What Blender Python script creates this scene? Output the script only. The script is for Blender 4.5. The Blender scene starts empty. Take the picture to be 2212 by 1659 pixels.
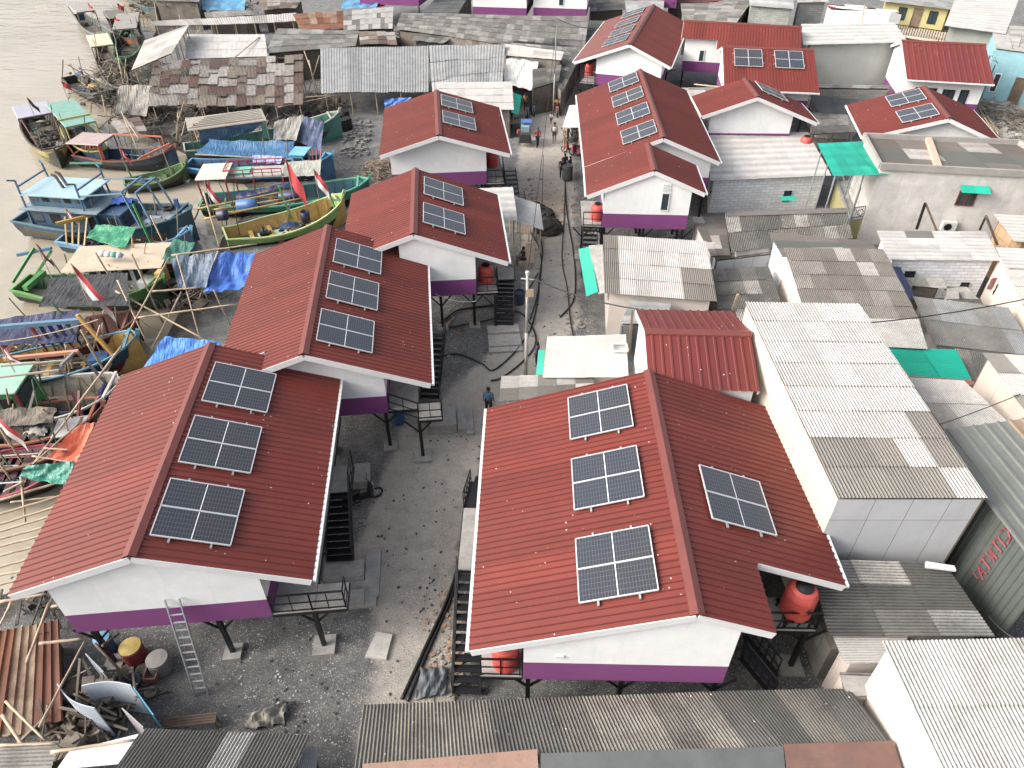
import bpy, math, random
from mathutils import Vector as V, Matrix
from math import sin, cos, tan, pi, radians
R = random.Random(11)
S = bpy.context.scene
# ------------------------------------------------------------------ camera
FPX, TH, HC = 1550.0, radians(39.5), 23.0
cd = bpy.data.cameras.new('camera'); cam = bpy.data.objects.new('camera', cd); S.collection.objects.link(cam)
cd.sensor_width = 36; cd.lens = FPX/2212*36; cd.clip_start = .1; cd.clip_end = 2000
cam.location = (0, 0, HC); cam.rotation_euler = (pi/2-TH, 0, 0); S.camera = cam
# ------------------------------------------------------------------ light: hazy bright overcast, soft sun from the far left
SUN_EL, SUN_AZ = radians(33), radians(-104)          # azimuth from +Y towards +X
w = bpy.data.worlds.new('World'); S.world = w; w.use_nodes = True
nt = w.node_tree; bg = nt.nodes['Background']; sk = nt.nodes.new('ShaderNodeTexSky'); sk.sky_type = 'NISHITA'
sk.sun_disc = False; sk.sun_elevation = SUN_EL; sk.sun_rotation = SUN_AZ; sk.dust_density = 8; sk.air_density = 1.0; sk.ozone_density = 1
hsv = nt.nodes.new('ShaderNodeHueSaturation'); hsv.inputs['Saturation'].default_value = .45; nt.links.new(sk.outputs[0], hsv.inputs['Color']); nt.links.new(hsv.outputs[0], bg.inputs[0]); bg.inputs[1].default_value = .15
sd = bpy.data.lights.new('sun', 'SUN'); so = bpy.data.objects.new('sun', sd); S.collection.objects.link(so)
sd.energy = .52; sd.angle = radians(20); sd.color = (1, .955, .89)
sv = V((sin(SUN_AZ)*cos(SUN_EL), cos(SUN_AZ)*cos(SUN_EL), sin(SUN_EL)))
so.rotation_euler = sv.to_track_quat('Z', 'Y').to_euler(); so.location = sv*80
S.view_settings.view_transform = 'Standard'; S.view_settings.look = 'None'; S.view_settings.exposure = 1.24; S.view_settings.gamma = 1

# ------------------------------------------------------------------ survey: sight lines from the camera's station to real heights
def ray(x, y):
    a = (x-1106)/FPX; b = (y-829.5)/FPX
    return V((a, cos(TH)-b*sin(TH), -sin(TH)-b*cos(TH)))
def P(x, y, z=0.0):
    d = ray(x, y); t = (z-HC)/d.z
    return V((d.x*t, d.y*t, z))
def on_plane(x, y, o, n):
    d = ray(x, y); C = V((0, 0, HC)); t = (o-C).dot(n)/d.dot(n)
    return C+d*t
# ------------------------------------------------------------------ materials
def lin(c):
    return c/12.92 if c <= .04045 else ((c+.055)/1.055)**2.4
def rgb(h):
    return tuple(lin(int(h[i:i+2], 16)/255) for i in (0, 2, 4))+(1,)
_M = {}
def _new(name):
    m = bpy.data.materials.new(name); m.use_nodes = True
    return m, m.node_tree.nodes, m.node_tree.links, m.node_tree.nodes['Principled BSDF']
def noise(n, l, scale, det=4, rough=.6, vec=None, obj=True):
    t = n.new('ShaderNodeTexNoise'); t.inputs['Scale'].default_value = scale; t.inputs['Detail'].default_value = det; t.inputs['Roughness'].default_value = rough
    if vec is not None: l.new(vec, t.inputs['Vector'])
    return t.outputs['Fac']
def ramp(n, l, fac, stops, const=False):
    r = n.new('ShaderNodeValToRGB'); e = r.color_ramp.elements
    while len(e) < len(stops): e.new(.5)
    if const: r.color_ramp.interpolation = 'CONSTANT'
    for i, (p, c) in enumerate(stops):
        e[i].position = p; e[i].color = c if len(c) == 4 else tuple(c)+(1,)
    l.new(fac, r.inputs[0]); return r.outputs[0]
def mix(n, l, a, b, fac, mode='MIX'):
    m = n.new('ShaderNodeMix'); m.data_type = 'RGBA'; m.blend_type = mode
    for s, v in ((6, a), (7, b), (0, fac)):
        if isinstance(v, (int, float)): m.inputs[s].default_value = v
        elif isinstance(v, tuple): m.inputs[s].default_value = v
        else: l.new(v, m.inputs[s])
    return m.outputs[2]
def maths(n, l, op, a, b=0.0):
    m = n.new('ShaderNodeMath'); m.operation = op
    for s, v in ((0, a), (1, b)):
        if isinstance(v, (int, float)): m.inputs[s].default_value = v
        else: l.new(v, m.inputs[s])
    return m.outputs[0]
def pos(n):
    return n.new('ShaderNodeNewGeometry').outputs['Position']
def bump(n, l, p, h, st=.3, d=.02):
    b = n.new('ShaderNodeBump'); b.inputs['Strength'].default_value = st; b.inputs['Distance'].default_value = d
    l.new(h, b.inputs['Height']); l.new(b.outputs[0], p.inputs['Normal'])
G0, G1 = (0, 0, 0, 1), (1, 1, 1, 1)
def paint(h, rough=.6, metal=0.0, var=.25, sc=1.5, dirt=.25):
    """plain painted / plastic / timber surface with worn variation"""
    key = ('p', h, rough, metal, var, sc, dirt)
    if key in _M: return _M[key]
    m, n, l, p = _new('surface_'+h)
    c = rgb(h); av = .3*c[0]+.6*c[1]+.1*c[2]; c = tuple((av+(x-av)*.74)*.82 for x in c[:3])+(1,)
    g = pos(n); f = noise(n, l, sc, 5, .65, g); dk = tuple(x*(1-var) for x in c[:3])+(1,); lt = tuple(min(1, x*(1+var*.5)) for x in c[:3])+(1,)
    col = ramp(n, l, f, [(.3, dk), (.7, lt)])
    f2 = noise(n, l, sc*5, 3, .7, g); f3 = ramp(n, l, f2, [(.52, G0), (.75, G1)])
    col = mix(n, l, col, (.09, .08, .07, 1), maths(n, l, 'MULTIPLY', f3, dirt))
    l.new(col, p.inputs['Base Color']); p.inputs['Roughness'].default_value = rough; p.inputs['Metallic'].default_value = metal
    _M[key] = m; return m
def sheet(name, stops, dirt=(.05, .048, .042), vd=.6, rough=.65, metal=0.0, blot=.5, speck=0.0, bl=1.2, bv=.78, fl=.35):
    """roof sheets: colour per sheet from the attribute 'rnd', dirt settled in the wave valleys, a shadow line painted along box ribs, blotches of grime, droppings"""
    key = ('s', name)
    if key in _M: return _M[key]
    m, n, l, p = _new('roof_sheet_'+name)
    at = n.new('ShaderNodeAttribute'); at.attribute_name = 'rnd'; sp = n.new('ShaderNodeSeparateColor'); l.new(at.outputs['Color'], sp.inputs[0])
    st = [(a, tuple(x*.68 for x in rgb(b)[:3])+(1,)) for a, b in stops]; dirt = tuple(x*.8 for x in dirt)
    col = ramp(n, l, sp.outputs[0], st, True)
    g = pos(n)
    br = ramp(n, l, sp.outputs[1], [(0, (bv, bv, bv, 1)), (1, (1.0, 1.0, 1.0, 1))])
    col = mix(n, l, col, br, 1.0, 'MULTIPLY')
    f = ramp(n, l, noise(n, l, bl, 6, .7, g), [(.4, G0), (.68, G1)])
    D = tuple(dirt)+(1,)
    col = mix(n, l, col, D, maths(n, l, 'MULTIPLY', f, blot))
    fine = ramp(n, l, noise(n, l, 14, 3, .6, g), [(.3, (fl,)*3+(1,)), (.6, G1)])
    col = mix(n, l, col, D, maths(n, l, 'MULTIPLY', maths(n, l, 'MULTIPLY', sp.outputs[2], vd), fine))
    if speck:
        vo = n.new('ShaderNodeTexVoronoi'); vo.inputs['Scale'].default_value = 3.2; l.new(g, vo.inputs['Vector'])
        k = ramp(n, l, vo.outputs['Distance'], [(.06, G1), (.085, G0)])
        k2 = ramp(n, l, noise(n, l, .8, 2, .5, g), [(.45, G0), (.6, G1)])
        col = mix(n, l, col, (.75, .74, .7, 1), maths(n, l, 'MULTIPLY', maths(n, l, 'MULTIPLY', k, k2), speck))
    l.new(col, p.inputs['Base Color']); p.inputs['Roughness'].default_value = rough; p.inputs['Metallic'].default_value = metal
    bump(n, l, p, noise(n, l, 25, 4, .7, g), .25, .01)
    _M[key] = m; return m
def wallm(h, kind='plaster', rough=.85, stain=.35, bw=.6, bh=.2, mortar=None):
    key = ('w', h, kind, stain, bw, bh)
    if key in _M: return _M[key]
    m, n, l, p = _new('wall_%s_%s' % (kind, h)); c = rgb(h)
    g = pos(n); f = noise(n, l, .9, 6, .7, g)
    col = ramp(n, l, f, [(.3, tuple(x*(1-stain) for x in c[:3])+(1,)), (.62, c)])
    uv = n.new('ShaderNodeUVMap').outputs[0]
    if kind in ('block', 'board', 'plank'):
        b = n.new('ShaderNodeTexBrick'); l.new(uv, b.inputs['Vector']); b.inputs['Scale'].default_value = 1
        b.inputs['Brick Width'].default_value = bw; b.inputs['Row Height'].default_value = bh; b.inputs['Mortar Size'].default_value = .018 if kind == 'block' else .01
        b.inputs['Color1'].default_value = (.8, .8, .8, 1); b.inputs['Color2'].default_value = (1, 1, 1, 1); b.inputs['Mortar'].default_value = (.6, .59, .58, 1) if kind == 'block' else (.25, .24, .23, 1)
        if kind == 'board': b.offset = 0; b.inputs['Color1'].default_value = (.93,)*3+(1,)
        if kind == 'plank': b.inputs['Color1'].default_value = (.45, .42, .38, 1)
        col = mix(n, l, col, b.outputs[0], 1.0, 'MULTIPLY')
    mp = n.new('ShaderNodeMapping'); mp.inputs['Scale'].default_value = (3, 3, .25); l.new(g, mp.inputs[0])
    s2 = ramp(n, l, noise(n, l, 1.6, 5, .7, mp.outputs[0]), [(.55, G0), (.8, G1)])
    col = mix(n, l, col, (.11, .105, .095, 1), maths(n, l, 'MULTIPLY', s2, stain*1.1))
    l.new(col, p.inputs['Base Color']); p.inputs['Roughness'].default_value = rough
    bump(n, l, p, noise(n, l, 30, 3, .6, g), .15, .01)
    _M[key] = m; return m
ST_ASB = sheet('old_cement', [(0, '9c9993'), (.3, 'aca9a2'), (.6, 'bfbcb5'), (.85, 'd6d3cc')], vd=.8, blot=.55, speck=.7)
ST_DARK = sheet('dark_cement', [(0, '7a7975'), (.25, '98948b'), (.5, 'aaa59a'), (.75, '8d8a84'), (.93, 'd4d0c8')], dirt=(.035, .034, .033), vd=.85, blot=.6, speck=1.0, bl=.8)
ST_MIXW = sheet('white_patched', [(0, 'dedbd6'), (.4, 'e8e5e0'), (.72, 'a5a098'), (.9, '8f8a82')], vd=.6, blot=.2, speck=.3)
ST_WHITE = sheet('white', [(0, 'e6e3de'), (.5, 'dedbd6'), (.9, 'c3bfb8')], dirt=(.09, .085, .078), vd=.75, blot=.35, bv=.9)
ST_CLEAN = sheet('clean_white', [(0, 'ebe8e3'), (.5, 'e4e1dc')], dirt=(.16, .15, .14), vd=.5, blot=.25, bv=.93)
ST_ZINC = sheet('grey_zinc', [(0, 'c0c2c2'), (.4, 'cfd0cf'), (.8, 'dadad8')], dirt=(.11, .11, .105), vd=.5, blot=.4, rough=.5, metal=.15)
ST_RUST = sheet('rusty', [(0, '6f574b'), (.17, 'c4c0b9'), (.34, '94867a'), (.48, 'd8d4cd'), (.64, 'a89f8f'), (.78, '80604f'), (.87, 'c9c5bf')], dirt=(.10, .06, .042), vd=.55, blot=.5, bl=2.5)
ST_RUSTY2 = sheet('orange_rust', [(0, 'a06a48'), (.3, '80503a'), (.5, 'b5a086'), (.7, '93715a'), (.88, 'c4b59e')], dirt=(.12, .04, .02), vd=.5, blot=.85, bl=1.1)
ST_TEAL = sheet('teal', [(0, '18c4a6'), (.5, '1ccdb0')], dirt=(.01, .16, .13), vd=.45, blot=.15, rough=.5)
ST_GREYM = sheet('galvanised', [(0, '8f9794'), (.5, '9aa19d')], dirt=(.12, .12, .11), vd=.35, blot=.35, rough=.45, metal=.3)
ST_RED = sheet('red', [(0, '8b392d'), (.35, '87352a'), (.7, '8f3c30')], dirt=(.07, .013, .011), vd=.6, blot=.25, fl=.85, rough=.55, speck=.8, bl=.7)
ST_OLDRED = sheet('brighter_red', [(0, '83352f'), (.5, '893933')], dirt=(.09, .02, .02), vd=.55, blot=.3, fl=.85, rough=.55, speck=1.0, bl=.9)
ST_PATCH = sheet('camouflage_patched', [(0, '66706a'), (.35, '807d77'), (.62, 'd5d2cd'), (.8, '6f6c67')], dirt=(.16, .11, .09), vd=.3, blot=.5)
W_WHITE = wallm('dedfdf', stain=.13); W_PURPLE = wallm('733b6e', stain=.12); W_CREAM = wallm('c4b9ad', 'board', stain=.1, bw=1.2, bh=2.4)
W_GREYB = wallm('b3b5b8', 'board', stain=.12, bw=1.2, bh=2.4); W_BLOCK = wallm('e0e2e5', 'block', stain=.15); W_CONC = wallm('c0bdb8', stain=.3)
W_SLAT = wallm('8d8b86', 'plank', stain=.4, bw=1.6, bh=.9); W_DARK = wallm('57534d', 'plank', stain=.5, bw=.9, bh=1.1); W_PINK = wallm('c4bab2', stain=.12)
W_YEL = wallm('a19a6e', stain=.2); W_BLUE = wallm('86b0ba', stain=.25); W_GBLK = wallm('9a9c98', 'block', stain=.3); W_WOOD = wallm('8d8780', 'plank', stain=.45, bw=.8, bh=1.3)
STEEL = paint('15161a', .45, 0, .2, 2, .1); ALU = paint('c4cbd0', .35, .6, .15, 3, .1); CONC = paint('a3a09a', .9, 0, .3, 2, .35); WFASC = paint('dfe1e1', .5, 0, .06, 1, .12)
BAMB = paint('c3a883', .6, 0, .35, 1.3, .3); WOODB = paint('75604b', .8, 0, .4, 2, .4); WOODL = paint('b39b7d', .8, 0, .35, 2, .35); BLACK = paint('131315', .5, 0, .3, 3, .1)
DARKIN = paint('1c1c1d', .9, 0, .3, 1, .1)
def glassm():
    if 'glass' in _M: return _M['glass']
    m, n, l, p = _new('window_glass'); p.inputs['Base Color'].default_value = (.03, .045, .055, 1); p.inputs['Roughness'].default_value = .08
    _M['glass'] = m; return m
def tarpm(h, rough=.55, h2=None):
    key = ('t', h)
    if key in _M: return _M[key]
    m, n, l, p = _new('tarpaulin_'+h); c = rgb(h); av = sum(c[:3])/3; c = tuple((av+(x-av)*.85)*.85 for x in c[:3])+(1,); g = pos(n)
    c2 = rgb(h2) if h2 else tuple(min(1, x*1.5+.02) for x in c[:3])+(1,)
    col = ramp(n, l, noise(n, l, 1.3, 6, .75, g), [(.3, tuple(x*.7 for x in c[:3])+(1,)), (.5, c), (.78, c2)])
    l.new(col, p.inputs['Base Color']); p.inputs['Roughness'].default_value = rough
    mp = n.new('ShaderNodeMapping'); mp.inputs['Scale'].default_value = (4, 1.2, 1); l.new(g, mp.inputs[0])
    bump(n, l, p, noise(n, l, 1.6, 3, .5, mp.outputs[0]), .8, .12)
    _M[key] = m; return m
# ------------------------------------------------------------------ mesh helpers
def lerp(a, b, t): return a+(b-a)*t
def root(o):
    while o.parent: o = o.parent
    return o
class MB:
    def __init__(s): s.v = []; s.f = []; s.uv = []; s.c = []
    def poly(s, pts, uv=None, c=None):
        i = len(s.v); s.v += [V(p) for p in pts]; s.f.append(tuple(range(i, i+len(pts)))); s.uv.append(uv); s.c.append(c); return s
    def hexa(s, p):          # p: 4 bottom + 4 top
        for q in ((3, 2, 1, 0), (4, 5, 6, 7), (0, 1, 5, 4), (1, 2, 6, 5), (2, 3, 7, 6), (3, 0, 4, 7)): s.poly([p[k] for k in q])
        return s
    def box(s, c, d, x=V((1, 0, 0)), y=V((0, 1, 0)), z=V((0, 0, 1))):
        c = V(c); a, b, e = x*d[0]/2, y*d[1]/2, z*d[2]/2
        return s.hexa([c-a-b-e, c+a-b-e, c+a+b-e, c-a+b-e, c-a-b+e, c+a-b+e, c+a+b+e, c-a+b+e])
    def beam(s, p, q, w, h=None, up=V((0, 0, 1))):
        p, q = V(p), V(q); h = h or w; d = q-p
        if d.length < 1e-5: return s
        d = d.normalized(); u = V(up)
        if abs(d.dot(u)) > .98: u = V((0, 1, 0))
        x = d.cross(u).normalized(); u = x.cross(d)
        return s.hexa([p-x*w/2-u*h/2, p+x*w/2-u*h/2, q+x*w/2-u*h/2, q-x*w/2-u*h/2, p-x*w/2+u*h/2, p+x*w/2+u*h/2, q+x*w/2+u*h/2, q-x*w/2+u*h/2])
    def tube(s, pts, r, n=6, r2=None, cap=True):
        pts = [V(p) for p in pts]; k = len(pts); rings = []
        for i, p in enumerate(pts):
            d = (pts[min(i+1, k-1)]-pts[max(i-1, 0)]).normalized(); u = V((0, 0, 1)) if abs(d.z) < .9 else V((1, 0, 0))
            x = d.cross(u).normalized(); y = x.cross(d); rr = r if r2 is None else lerp(r, r2, i/max(1, k-1)); b = len(s.v)
            for j in range(n): s.v.append(p+x*rr*cos(2*pi*j/n)+y*rr*sin(2*pi*j/n))
            rings.append(b)
        for a, b in zip(rings, rings[1:]):
            for j in range(n): s.f.append((a+j, a+(j+1) % n, b+(j+1) % n, b+j)); s.uv.append(None); s.c.append(None)
        if cap:
            s.f.append(tuple(rings[0]+j for j in range(n))[::-1]); s.f.append(tuple(rings[-1]+j for j in range(n))); s.uv += [None, None]; s.c += [None, None]
        return s
    def lathe(s, c, prof, n=16, ax=V((0, 0, 1))):
        c = V(c); u = V((1, 0, 0)) if abs(ax.x) < .9 else V((0, 1, 0)); x = ax.cross(u).normalized(); y = ax.cross(x); rings = []
        for r, z in prof:
            b = len(s.v); rings.append(b)
            for j in range(n): s.v.append(c+ax*z+x*r*cos(2*pi*j/n)+y*r*sin(2*pi*j/n))
        for a, b in zip(rings, rings[1:]):
            for j in range(n): s.f.append((a+j, a+(j+1) % n, b+(j+1) % n, b+j)); s.uv.append(None); s.c.append(None)
        s.f.append(tuple(rings[0]+j for j in range(n))[::-1]); s.f.append(tuple(rings[-1]+j for j in range(n))); s.uv += [None, None]; s.c += [None, None]
        return s
    def wall(s, a, b, z0, za, zb=None, th=.1, u0=0):
        """vertical wall between ground points a, b; top heights za, zb; uv in metres"""
        zb = za if zb is None else zb; a, b = V(a), V(b); L = (b-a).length
        z0a, z0b = z0 if isinstance(z0, tuple) else (z0, z0)
        nx = V((b.y-a.y, a.x-b.x, 0)).normalized()*th
        q = lambda p, z: V((p.x, p.y, z))
        s.poly([q(a, z0a), q(b, z0b), q(b, zb), q(a, za)], [(u0, z0a), (u0+L, z0b), (u0+L, zb), (u0, za)])
        s.poly([q(b-nx, z0b), q(a-nx, z0a), q(a-nx, za), q(b-nx, zb)], [(0, z0b), (L, z0a), (L, za), (0, zb)])
        s.poly([q(a, za), q(b, zb), q(b-nx, zb), q(a-nx, za)]); s.poly([q(a-nx, z0a), q(a, z0a), q(a, za), q(a-nx, za)]); s.poly([q(b, z0b), q(b-nx, z0b), q(b-nx, zb), q(b, zb)])
        return s
    def build(s, name, mat, parent=None, smooth=False, loc=None, local=False):
        me = bpy.data.meshes.new(name)
        off = V((0, 0, 0))
        if not local: off = root(parent).location.copy() if parent else (V(loc) if loc is not None else V((0, 0, 0)))
        me.from_pydata([tuple(p-off) for p in s.v], [], s.f)
        if any(u for u in s.uv):
            ul = me.uv_layers.new(name='UVMap'); k = 0; dat = [0.0]*(2*len(me.loops))
            for f, u in zip(s.f, s.uv):
                for j in range(len(f)):
                    if u: dat[2*k], dat[2*k+1] = u[j]
                    k += 1
            ul.data.foreach_set('uv', dat)
        if any(c for c in s.c):
            ca = me.color_attributes.new('rnd', 'FLOAT_COLOR', 'CORNER'); k = 0; dat = []
            for f, c in zip(s.f, s.c):
                for j in range(len(f)): dat += list(c[j])+[1.0] if c else [.3, .5, 0, 1]
            ca.data.foreach_set('color', dat)
        if smooth: me.polygons.foreach_set('use_smooth', [True]*len(me.polygons))
        me.materials.append(mat); me.update()
        o = bpy.data.objects.new(name, me); S.collection.objects.link(o)
        if parent: o.parent = parent
        elif loc is not None: o.location = loc
        return o
def thing(name, label, cat, loc, group=None, rz=0):
    o = bpy.data.objects.new(name, None); S.collection.objects.link(o); o.location = loc; o.rotation_euler = (0, 0, rz)
    o.empty_display_size = .3; return tag(o, label, cat, group)
def tag(o, label, cat, group=None):
    o['label'] = label; o['category'] = cat
    if group: o['group'] = group
    return o
def struct(o): o['kind'] = 'structure'; return o
def stuff(o, label, cat): o['kind'] = 'stuff'; o['label'] = label; o['category'] = cat; return o
def single(name, mb, mat, label, cat, group=None, smooth=False, base=None):
    if base is None:
        k = min(mb.v, key=lambda p: p.z); n = len(mb.v); base = V((sum(p.x for p in mb.v)/n, sum(p.y for p in mb.v)/n, k.z))
    return tag(mb.build(name, mat, None, smooth, loc=base), label, cat, group)
def copy_tree(o, loc, rz=None, label=None):
    def cp(x, par):
        c = x.copy(); S.collection.objects.link(c)
        if par: c.parent = par
        for ch in x.children: cp(ch, c)
        return c
    r = cp(o, None); r.location = loc
    if rz is not None: r.rotation_euler = (0, 0, rz)
    if label: r['label'] = label
    return r
def corr(mb, c0, c1, c2, c3, pitch=.15, amp=.022, prof='sine', sw=.8, sl=1.8, jit=.0, sag=0.0, seed=0, lift=.03, drop=0.0, pick=None):
    """ribbed sheets over quad c0 (top left) c1 (top right) c2 (bottom right) c3 (bottom left); ribs run from the top edge to the bottom edge"""
    if prof == 'sine' and pitch < .21: pitch *= .62; amp *= .72
    r = random.Random(seed); W = max((c1-c0).length, (c2-c3).length); L = max((c3-c0).length, (c2-c1).length)
    nm = (c1-c0).cross(c3-c0); nm = nm.normalized();
    if nm.z < 0: nm = -nm
    pat = [(0, 0, .5), (.25, 1, 0), (.5, 0, .5), (.75, -1, 1)] if prof == 'sine' else [(0, -1, .1), (.52, -1, .1), (.6, -1, 1), (.68, 1, .9), (.88, 1, 0), (.96, -1, .6)]  # third value darkens the colour; on box ribs it paints a flank's shadow line
    rows = max(1, round(L/sl)); cols = max(1, round(W/sw)); nr = max(1, round(W/cols/pitch))
    off = [[r.uniform(-jit, jit) for _ in range(cols+1)] for _ in range(rows+1)]
    ph = r.random()*6
    def at(u, v):
        p = lerp(lerp(c0, c1, u), lerp(c3, c2, u), v)
        if sag: p = p+V((0, 0, -sag*(sin(u*5+ph)*.5+sin(v*4+u*3+ph*2)*.5)))
        return p
    for j in range(rows):
        for i in range(cols):
            if pick is None: pass
            if drop and r.random() < drop: continue
            v0, v1 = j/rows, (j+1)/rows; u0, u1 = i/cols, (i+1)/cols
            e = off[j+1][i]/L; v0 = max(0, v0+off[j][i]/L-.03/L); v1 = v1+e if j < rows-1 else v1+e*.6
            rr, gg = r.random(), r.random()
            if pick: rr = pick((i+.5)/cols, (j+.5)/rows, rr)
            prev = None; lf = lift*(.6+.8*r.random()) if j < rows-1 or jit else lift
            seq = [((k+a)/nr, h, w_) for k in range(nr) for a, h, w_ in pat]+[(1.0, pat[0][1], pat[0][2])]; lap = prof == 'sine' and j > 0; vm = v0+.14/L
            for a, h, w_ in seq:
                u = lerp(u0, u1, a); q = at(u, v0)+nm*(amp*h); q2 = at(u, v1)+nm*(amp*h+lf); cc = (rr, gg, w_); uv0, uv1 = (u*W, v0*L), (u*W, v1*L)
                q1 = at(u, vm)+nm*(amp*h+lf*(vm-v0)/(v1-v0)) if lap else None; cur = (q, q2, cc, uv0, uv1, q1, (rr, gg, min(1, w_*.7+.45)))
                if prev:
                    if lap:
                        mb.poly([prev[0], prev[5], cur[5], cur[0]], None, [prev[6], prev[2], cc, cur[6]]); mb.poly([prev[5], prev[1], cur[1], cur[5]], None, [prev[2], prev[2], cc, cc])
                    else: mb.poly([prev[0], prev[1], cur[1], cur[0]], None, [prev[2], prev[2], cc, cc])
                prev = cur
    return mb
def cloth(mb, c0, c1, c2, c3, sag=.15, wr=.05, n=14, m=10, seed=0):
    r = random.Random(seed); a, b, c = r.random()*6, r.random()*6, r.random()*6; ids = {}
    nm = (c1-c0).cross(c3-c0).normalized()
    if nm.z < 0: nm = -nm
    for j in range(m+1):
        for i in range(n+1):
            u, v = i/n, j/m; p = lerp(lerp(c0, c1, u), lerp(c3, c2, u), v); e = min(1, 4*min(u, 1-u))*min(1, 4*min(v, 1-v))
            p = p+nm*(wr*(sin(u*17+a+3*sin(v*4+b))*.6+sin(u*31+v*9+c)*.35+.4*sin(v*14+b+u*5)))-V((0, 0, sag*sin(pi*u)*sin(pi*v)))
            ids[i, j] = len(mb.v); mb.v.append(p)
    for j in range(m):
        for i in range(n): mb.f.append((ids[i, j], ids[i+1, j], ids[i+1, j+1], ids[i, j+1])); mb.uv.append(None); mb.c.append(None)
    return mb
# ================================================================== SETTING
SHORE = [P(*q) for q in [(-900, 1500), (-150, 1300), (0, 1262), (95, 1170), (190, 1010), (268, 870), (318, 770), (350, 705), (388, 636), (445, 560), (470, 500), (520, 450), (530, 405), (500, 372), (400, 330), (310, 290), (262, 268), (232, 225), (240, 180), (300, 120), (330, 60), (310, 10)]]
SHORE += [V((-62, 130, 0)), V((-70, 300, 0)), V((-80, 900, 0))]
WPOLY = [(p.x, p.y) for p in SHORE]+[(-1500, 900), (-1500, SHORE[0].y)]
def seg_d(x, y, a, b):
    dx, dy = b[0]-a[0], b[1]-a[1]; t = max(0, min(1, ((x-a[0])*dx+(y-a[1])*dy)/(dx*dx+dy*dy+1e-9)))
    return math.hypot(x-a[0]-dx*t, y-a[1]-dy*t)
def in_poly(x, y, pl):
    c = False; j = len(pl)-1
    for i in range(len(pl)):
        if (pl[i][1] > y) != (pl[j][1] > y) and x < (pl[j][0]-pl[i][0])*(y-pl[i][1])/(pl[j][1]-pl[i][1])+pl[i][0]: c = not c
        j = i
    return c
def shore_d(x, y):
    if x > 5 : return 99
    d = min(seg_d(x, y, WPOLY[i], WPOLY[i+1]) for i in range(len(SHORE)-1))
    return -d if in_poly(x, y, WPOLY) else d
LANE = [(P(*a[:2]), a[2]) for a in [(860, 1640, 1.1), (905, 1400, 1.5), (885, 1180, 3.0), (960, 930, 2.4), (1100, 800, 1.6), (1190, 690, 1.7), (1188, 560, 2.0), (1178, 430, 2.6), (1175, 330, 3.2), (1200, 240, 2.6), (1240, 160, 2.0)]]
SAND = P(1180, 440)
def lane_m(x, y):
    m = 0
    for (a, wa), (b, wb) in zip(LANE, LANE[1:]):
        d = seg_d(x, y, (a.x, a.y), (b.x, b.y)); m = max(m, 1-max(0, d-min(wa, wb)*.6)/1.1)
    return m
xs = [-1200, -300, -120, -80]+[-62+.55*i for i in range(190)]+[60, 90, 160, 500, 1200]
ys = [-60, -10, 2]+[5+.55*i for i in range(110)]+[66+1.2*i for i in range(48)]+[140, 200, 400, 1500]
g = MB(); W_, H_ = len(xs), len(ys); mk = []
rg = random.Random(3)
for y in ys:
    for x in xs:
        d = shore_d(x, y) if (x < 5 and y < 400 and x > -100) else (-20 if x < -62 else 20)
        z = max(-1.6, min(0, -.45+d*.35)) if d < 1.3 else 0
        z += rg.uniform(-.02, .02)*(1 if d > 1.3 else 0)
        g.v.append(V((x, y, z)))
        mk.append((max(0, min(1, lane_m(x, y))) if 5 < y < 90 and -12 < x < 14 else 0, max(0, 1-math.hypot(x-SAND.x, (y-SAND.y)*.6)/3.2), max(0, min(1, 1-d/4)) if d < 4 else 0))
for j in range(H_-1):
    for i in range(W_-1):
        q = (j*W_+i, j*W_+i+1, (j+1)*W_+i+1, (j+1)*W_+i); g.f.append(q); g.uv.append(None); g.c.append([mk[k] for k in q])
m, n, l, p = _new('ground_gravel'); gp = pos(n)
at = n.new('ShaderNodeAttribute'); at.attribute_name = 'rnd'; sp = n.new('ShaderNodeSeparateColor'); l.new(at.outputs['Color'], sp.inputs[0])
wob = noise(n, l, .7, 6, .75, gp)
def blend(chan, lo=.25): return ramp(n, l, maths(n, l, 'ADD', chan, maths(n, l, 'MULTIPLY', maths(n, l, 'SUBTRACT', wob, .5), 1.3)), [(lo, G0), (lo+.35, G1)])
base = ramp(n, l, noise(n, l, 1.1, 8, .8, gp), [(.3, rgb('4f5153')), (.5, rgb('6e6f6f')), (.72, rgb('918d86'))])
grit = ramp(n, l, noise(n, l, 22, 3, .8, gp), [(.35, (.45,)*3+(1,)), (.65, (1.25, 1.25, 1.25, 1))]); base = mix(n, l, base, grit, 1.0, 'MULTIPLY')
vo = n.new('ShaderNodeTexVoronoi'); vo.inputs['Scale'].default_value = 14; l.new(gp, vo.inputs['Vector'])
shell = ramp(n, l, vo.outputs['Distance'], [(.2, G1), (.36, G0)])
dens = ramp(n, l, noise(n, l, .35, 4, .6, gp), [(.35, (.3,)*3+(1,)), (.55, G1)])
sepc = n.new('ShaderNodeSeparateColor'); l.new(vo.outputs['Color'], sepc.inputs[0]); pick = ramp(n, l, sepc.outputs[0], [(.4, G0), (.5, G1)], False)
shc = ramp(n, l, sepc.outputs[1], [(0, rgb('b3bfc1')), (.5, rgb('d0d0ca')), (1, rgb('a8998a'))])
gravel = mix(n, l, base, shc, maths(n, l, 'MULTIPLY', maths(n, l, 'MULTIPLY', shell, dens), maths(n, l, 'MULTIPLY', pick, .8)))
lane = ramp(n, l, noise(n, l, 1.3, 10, .85, gp), [(.32, rgb('8b8680')), (.48, rgb('a8a29a')), (.7, rgb('beb6ab'))])
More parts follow.
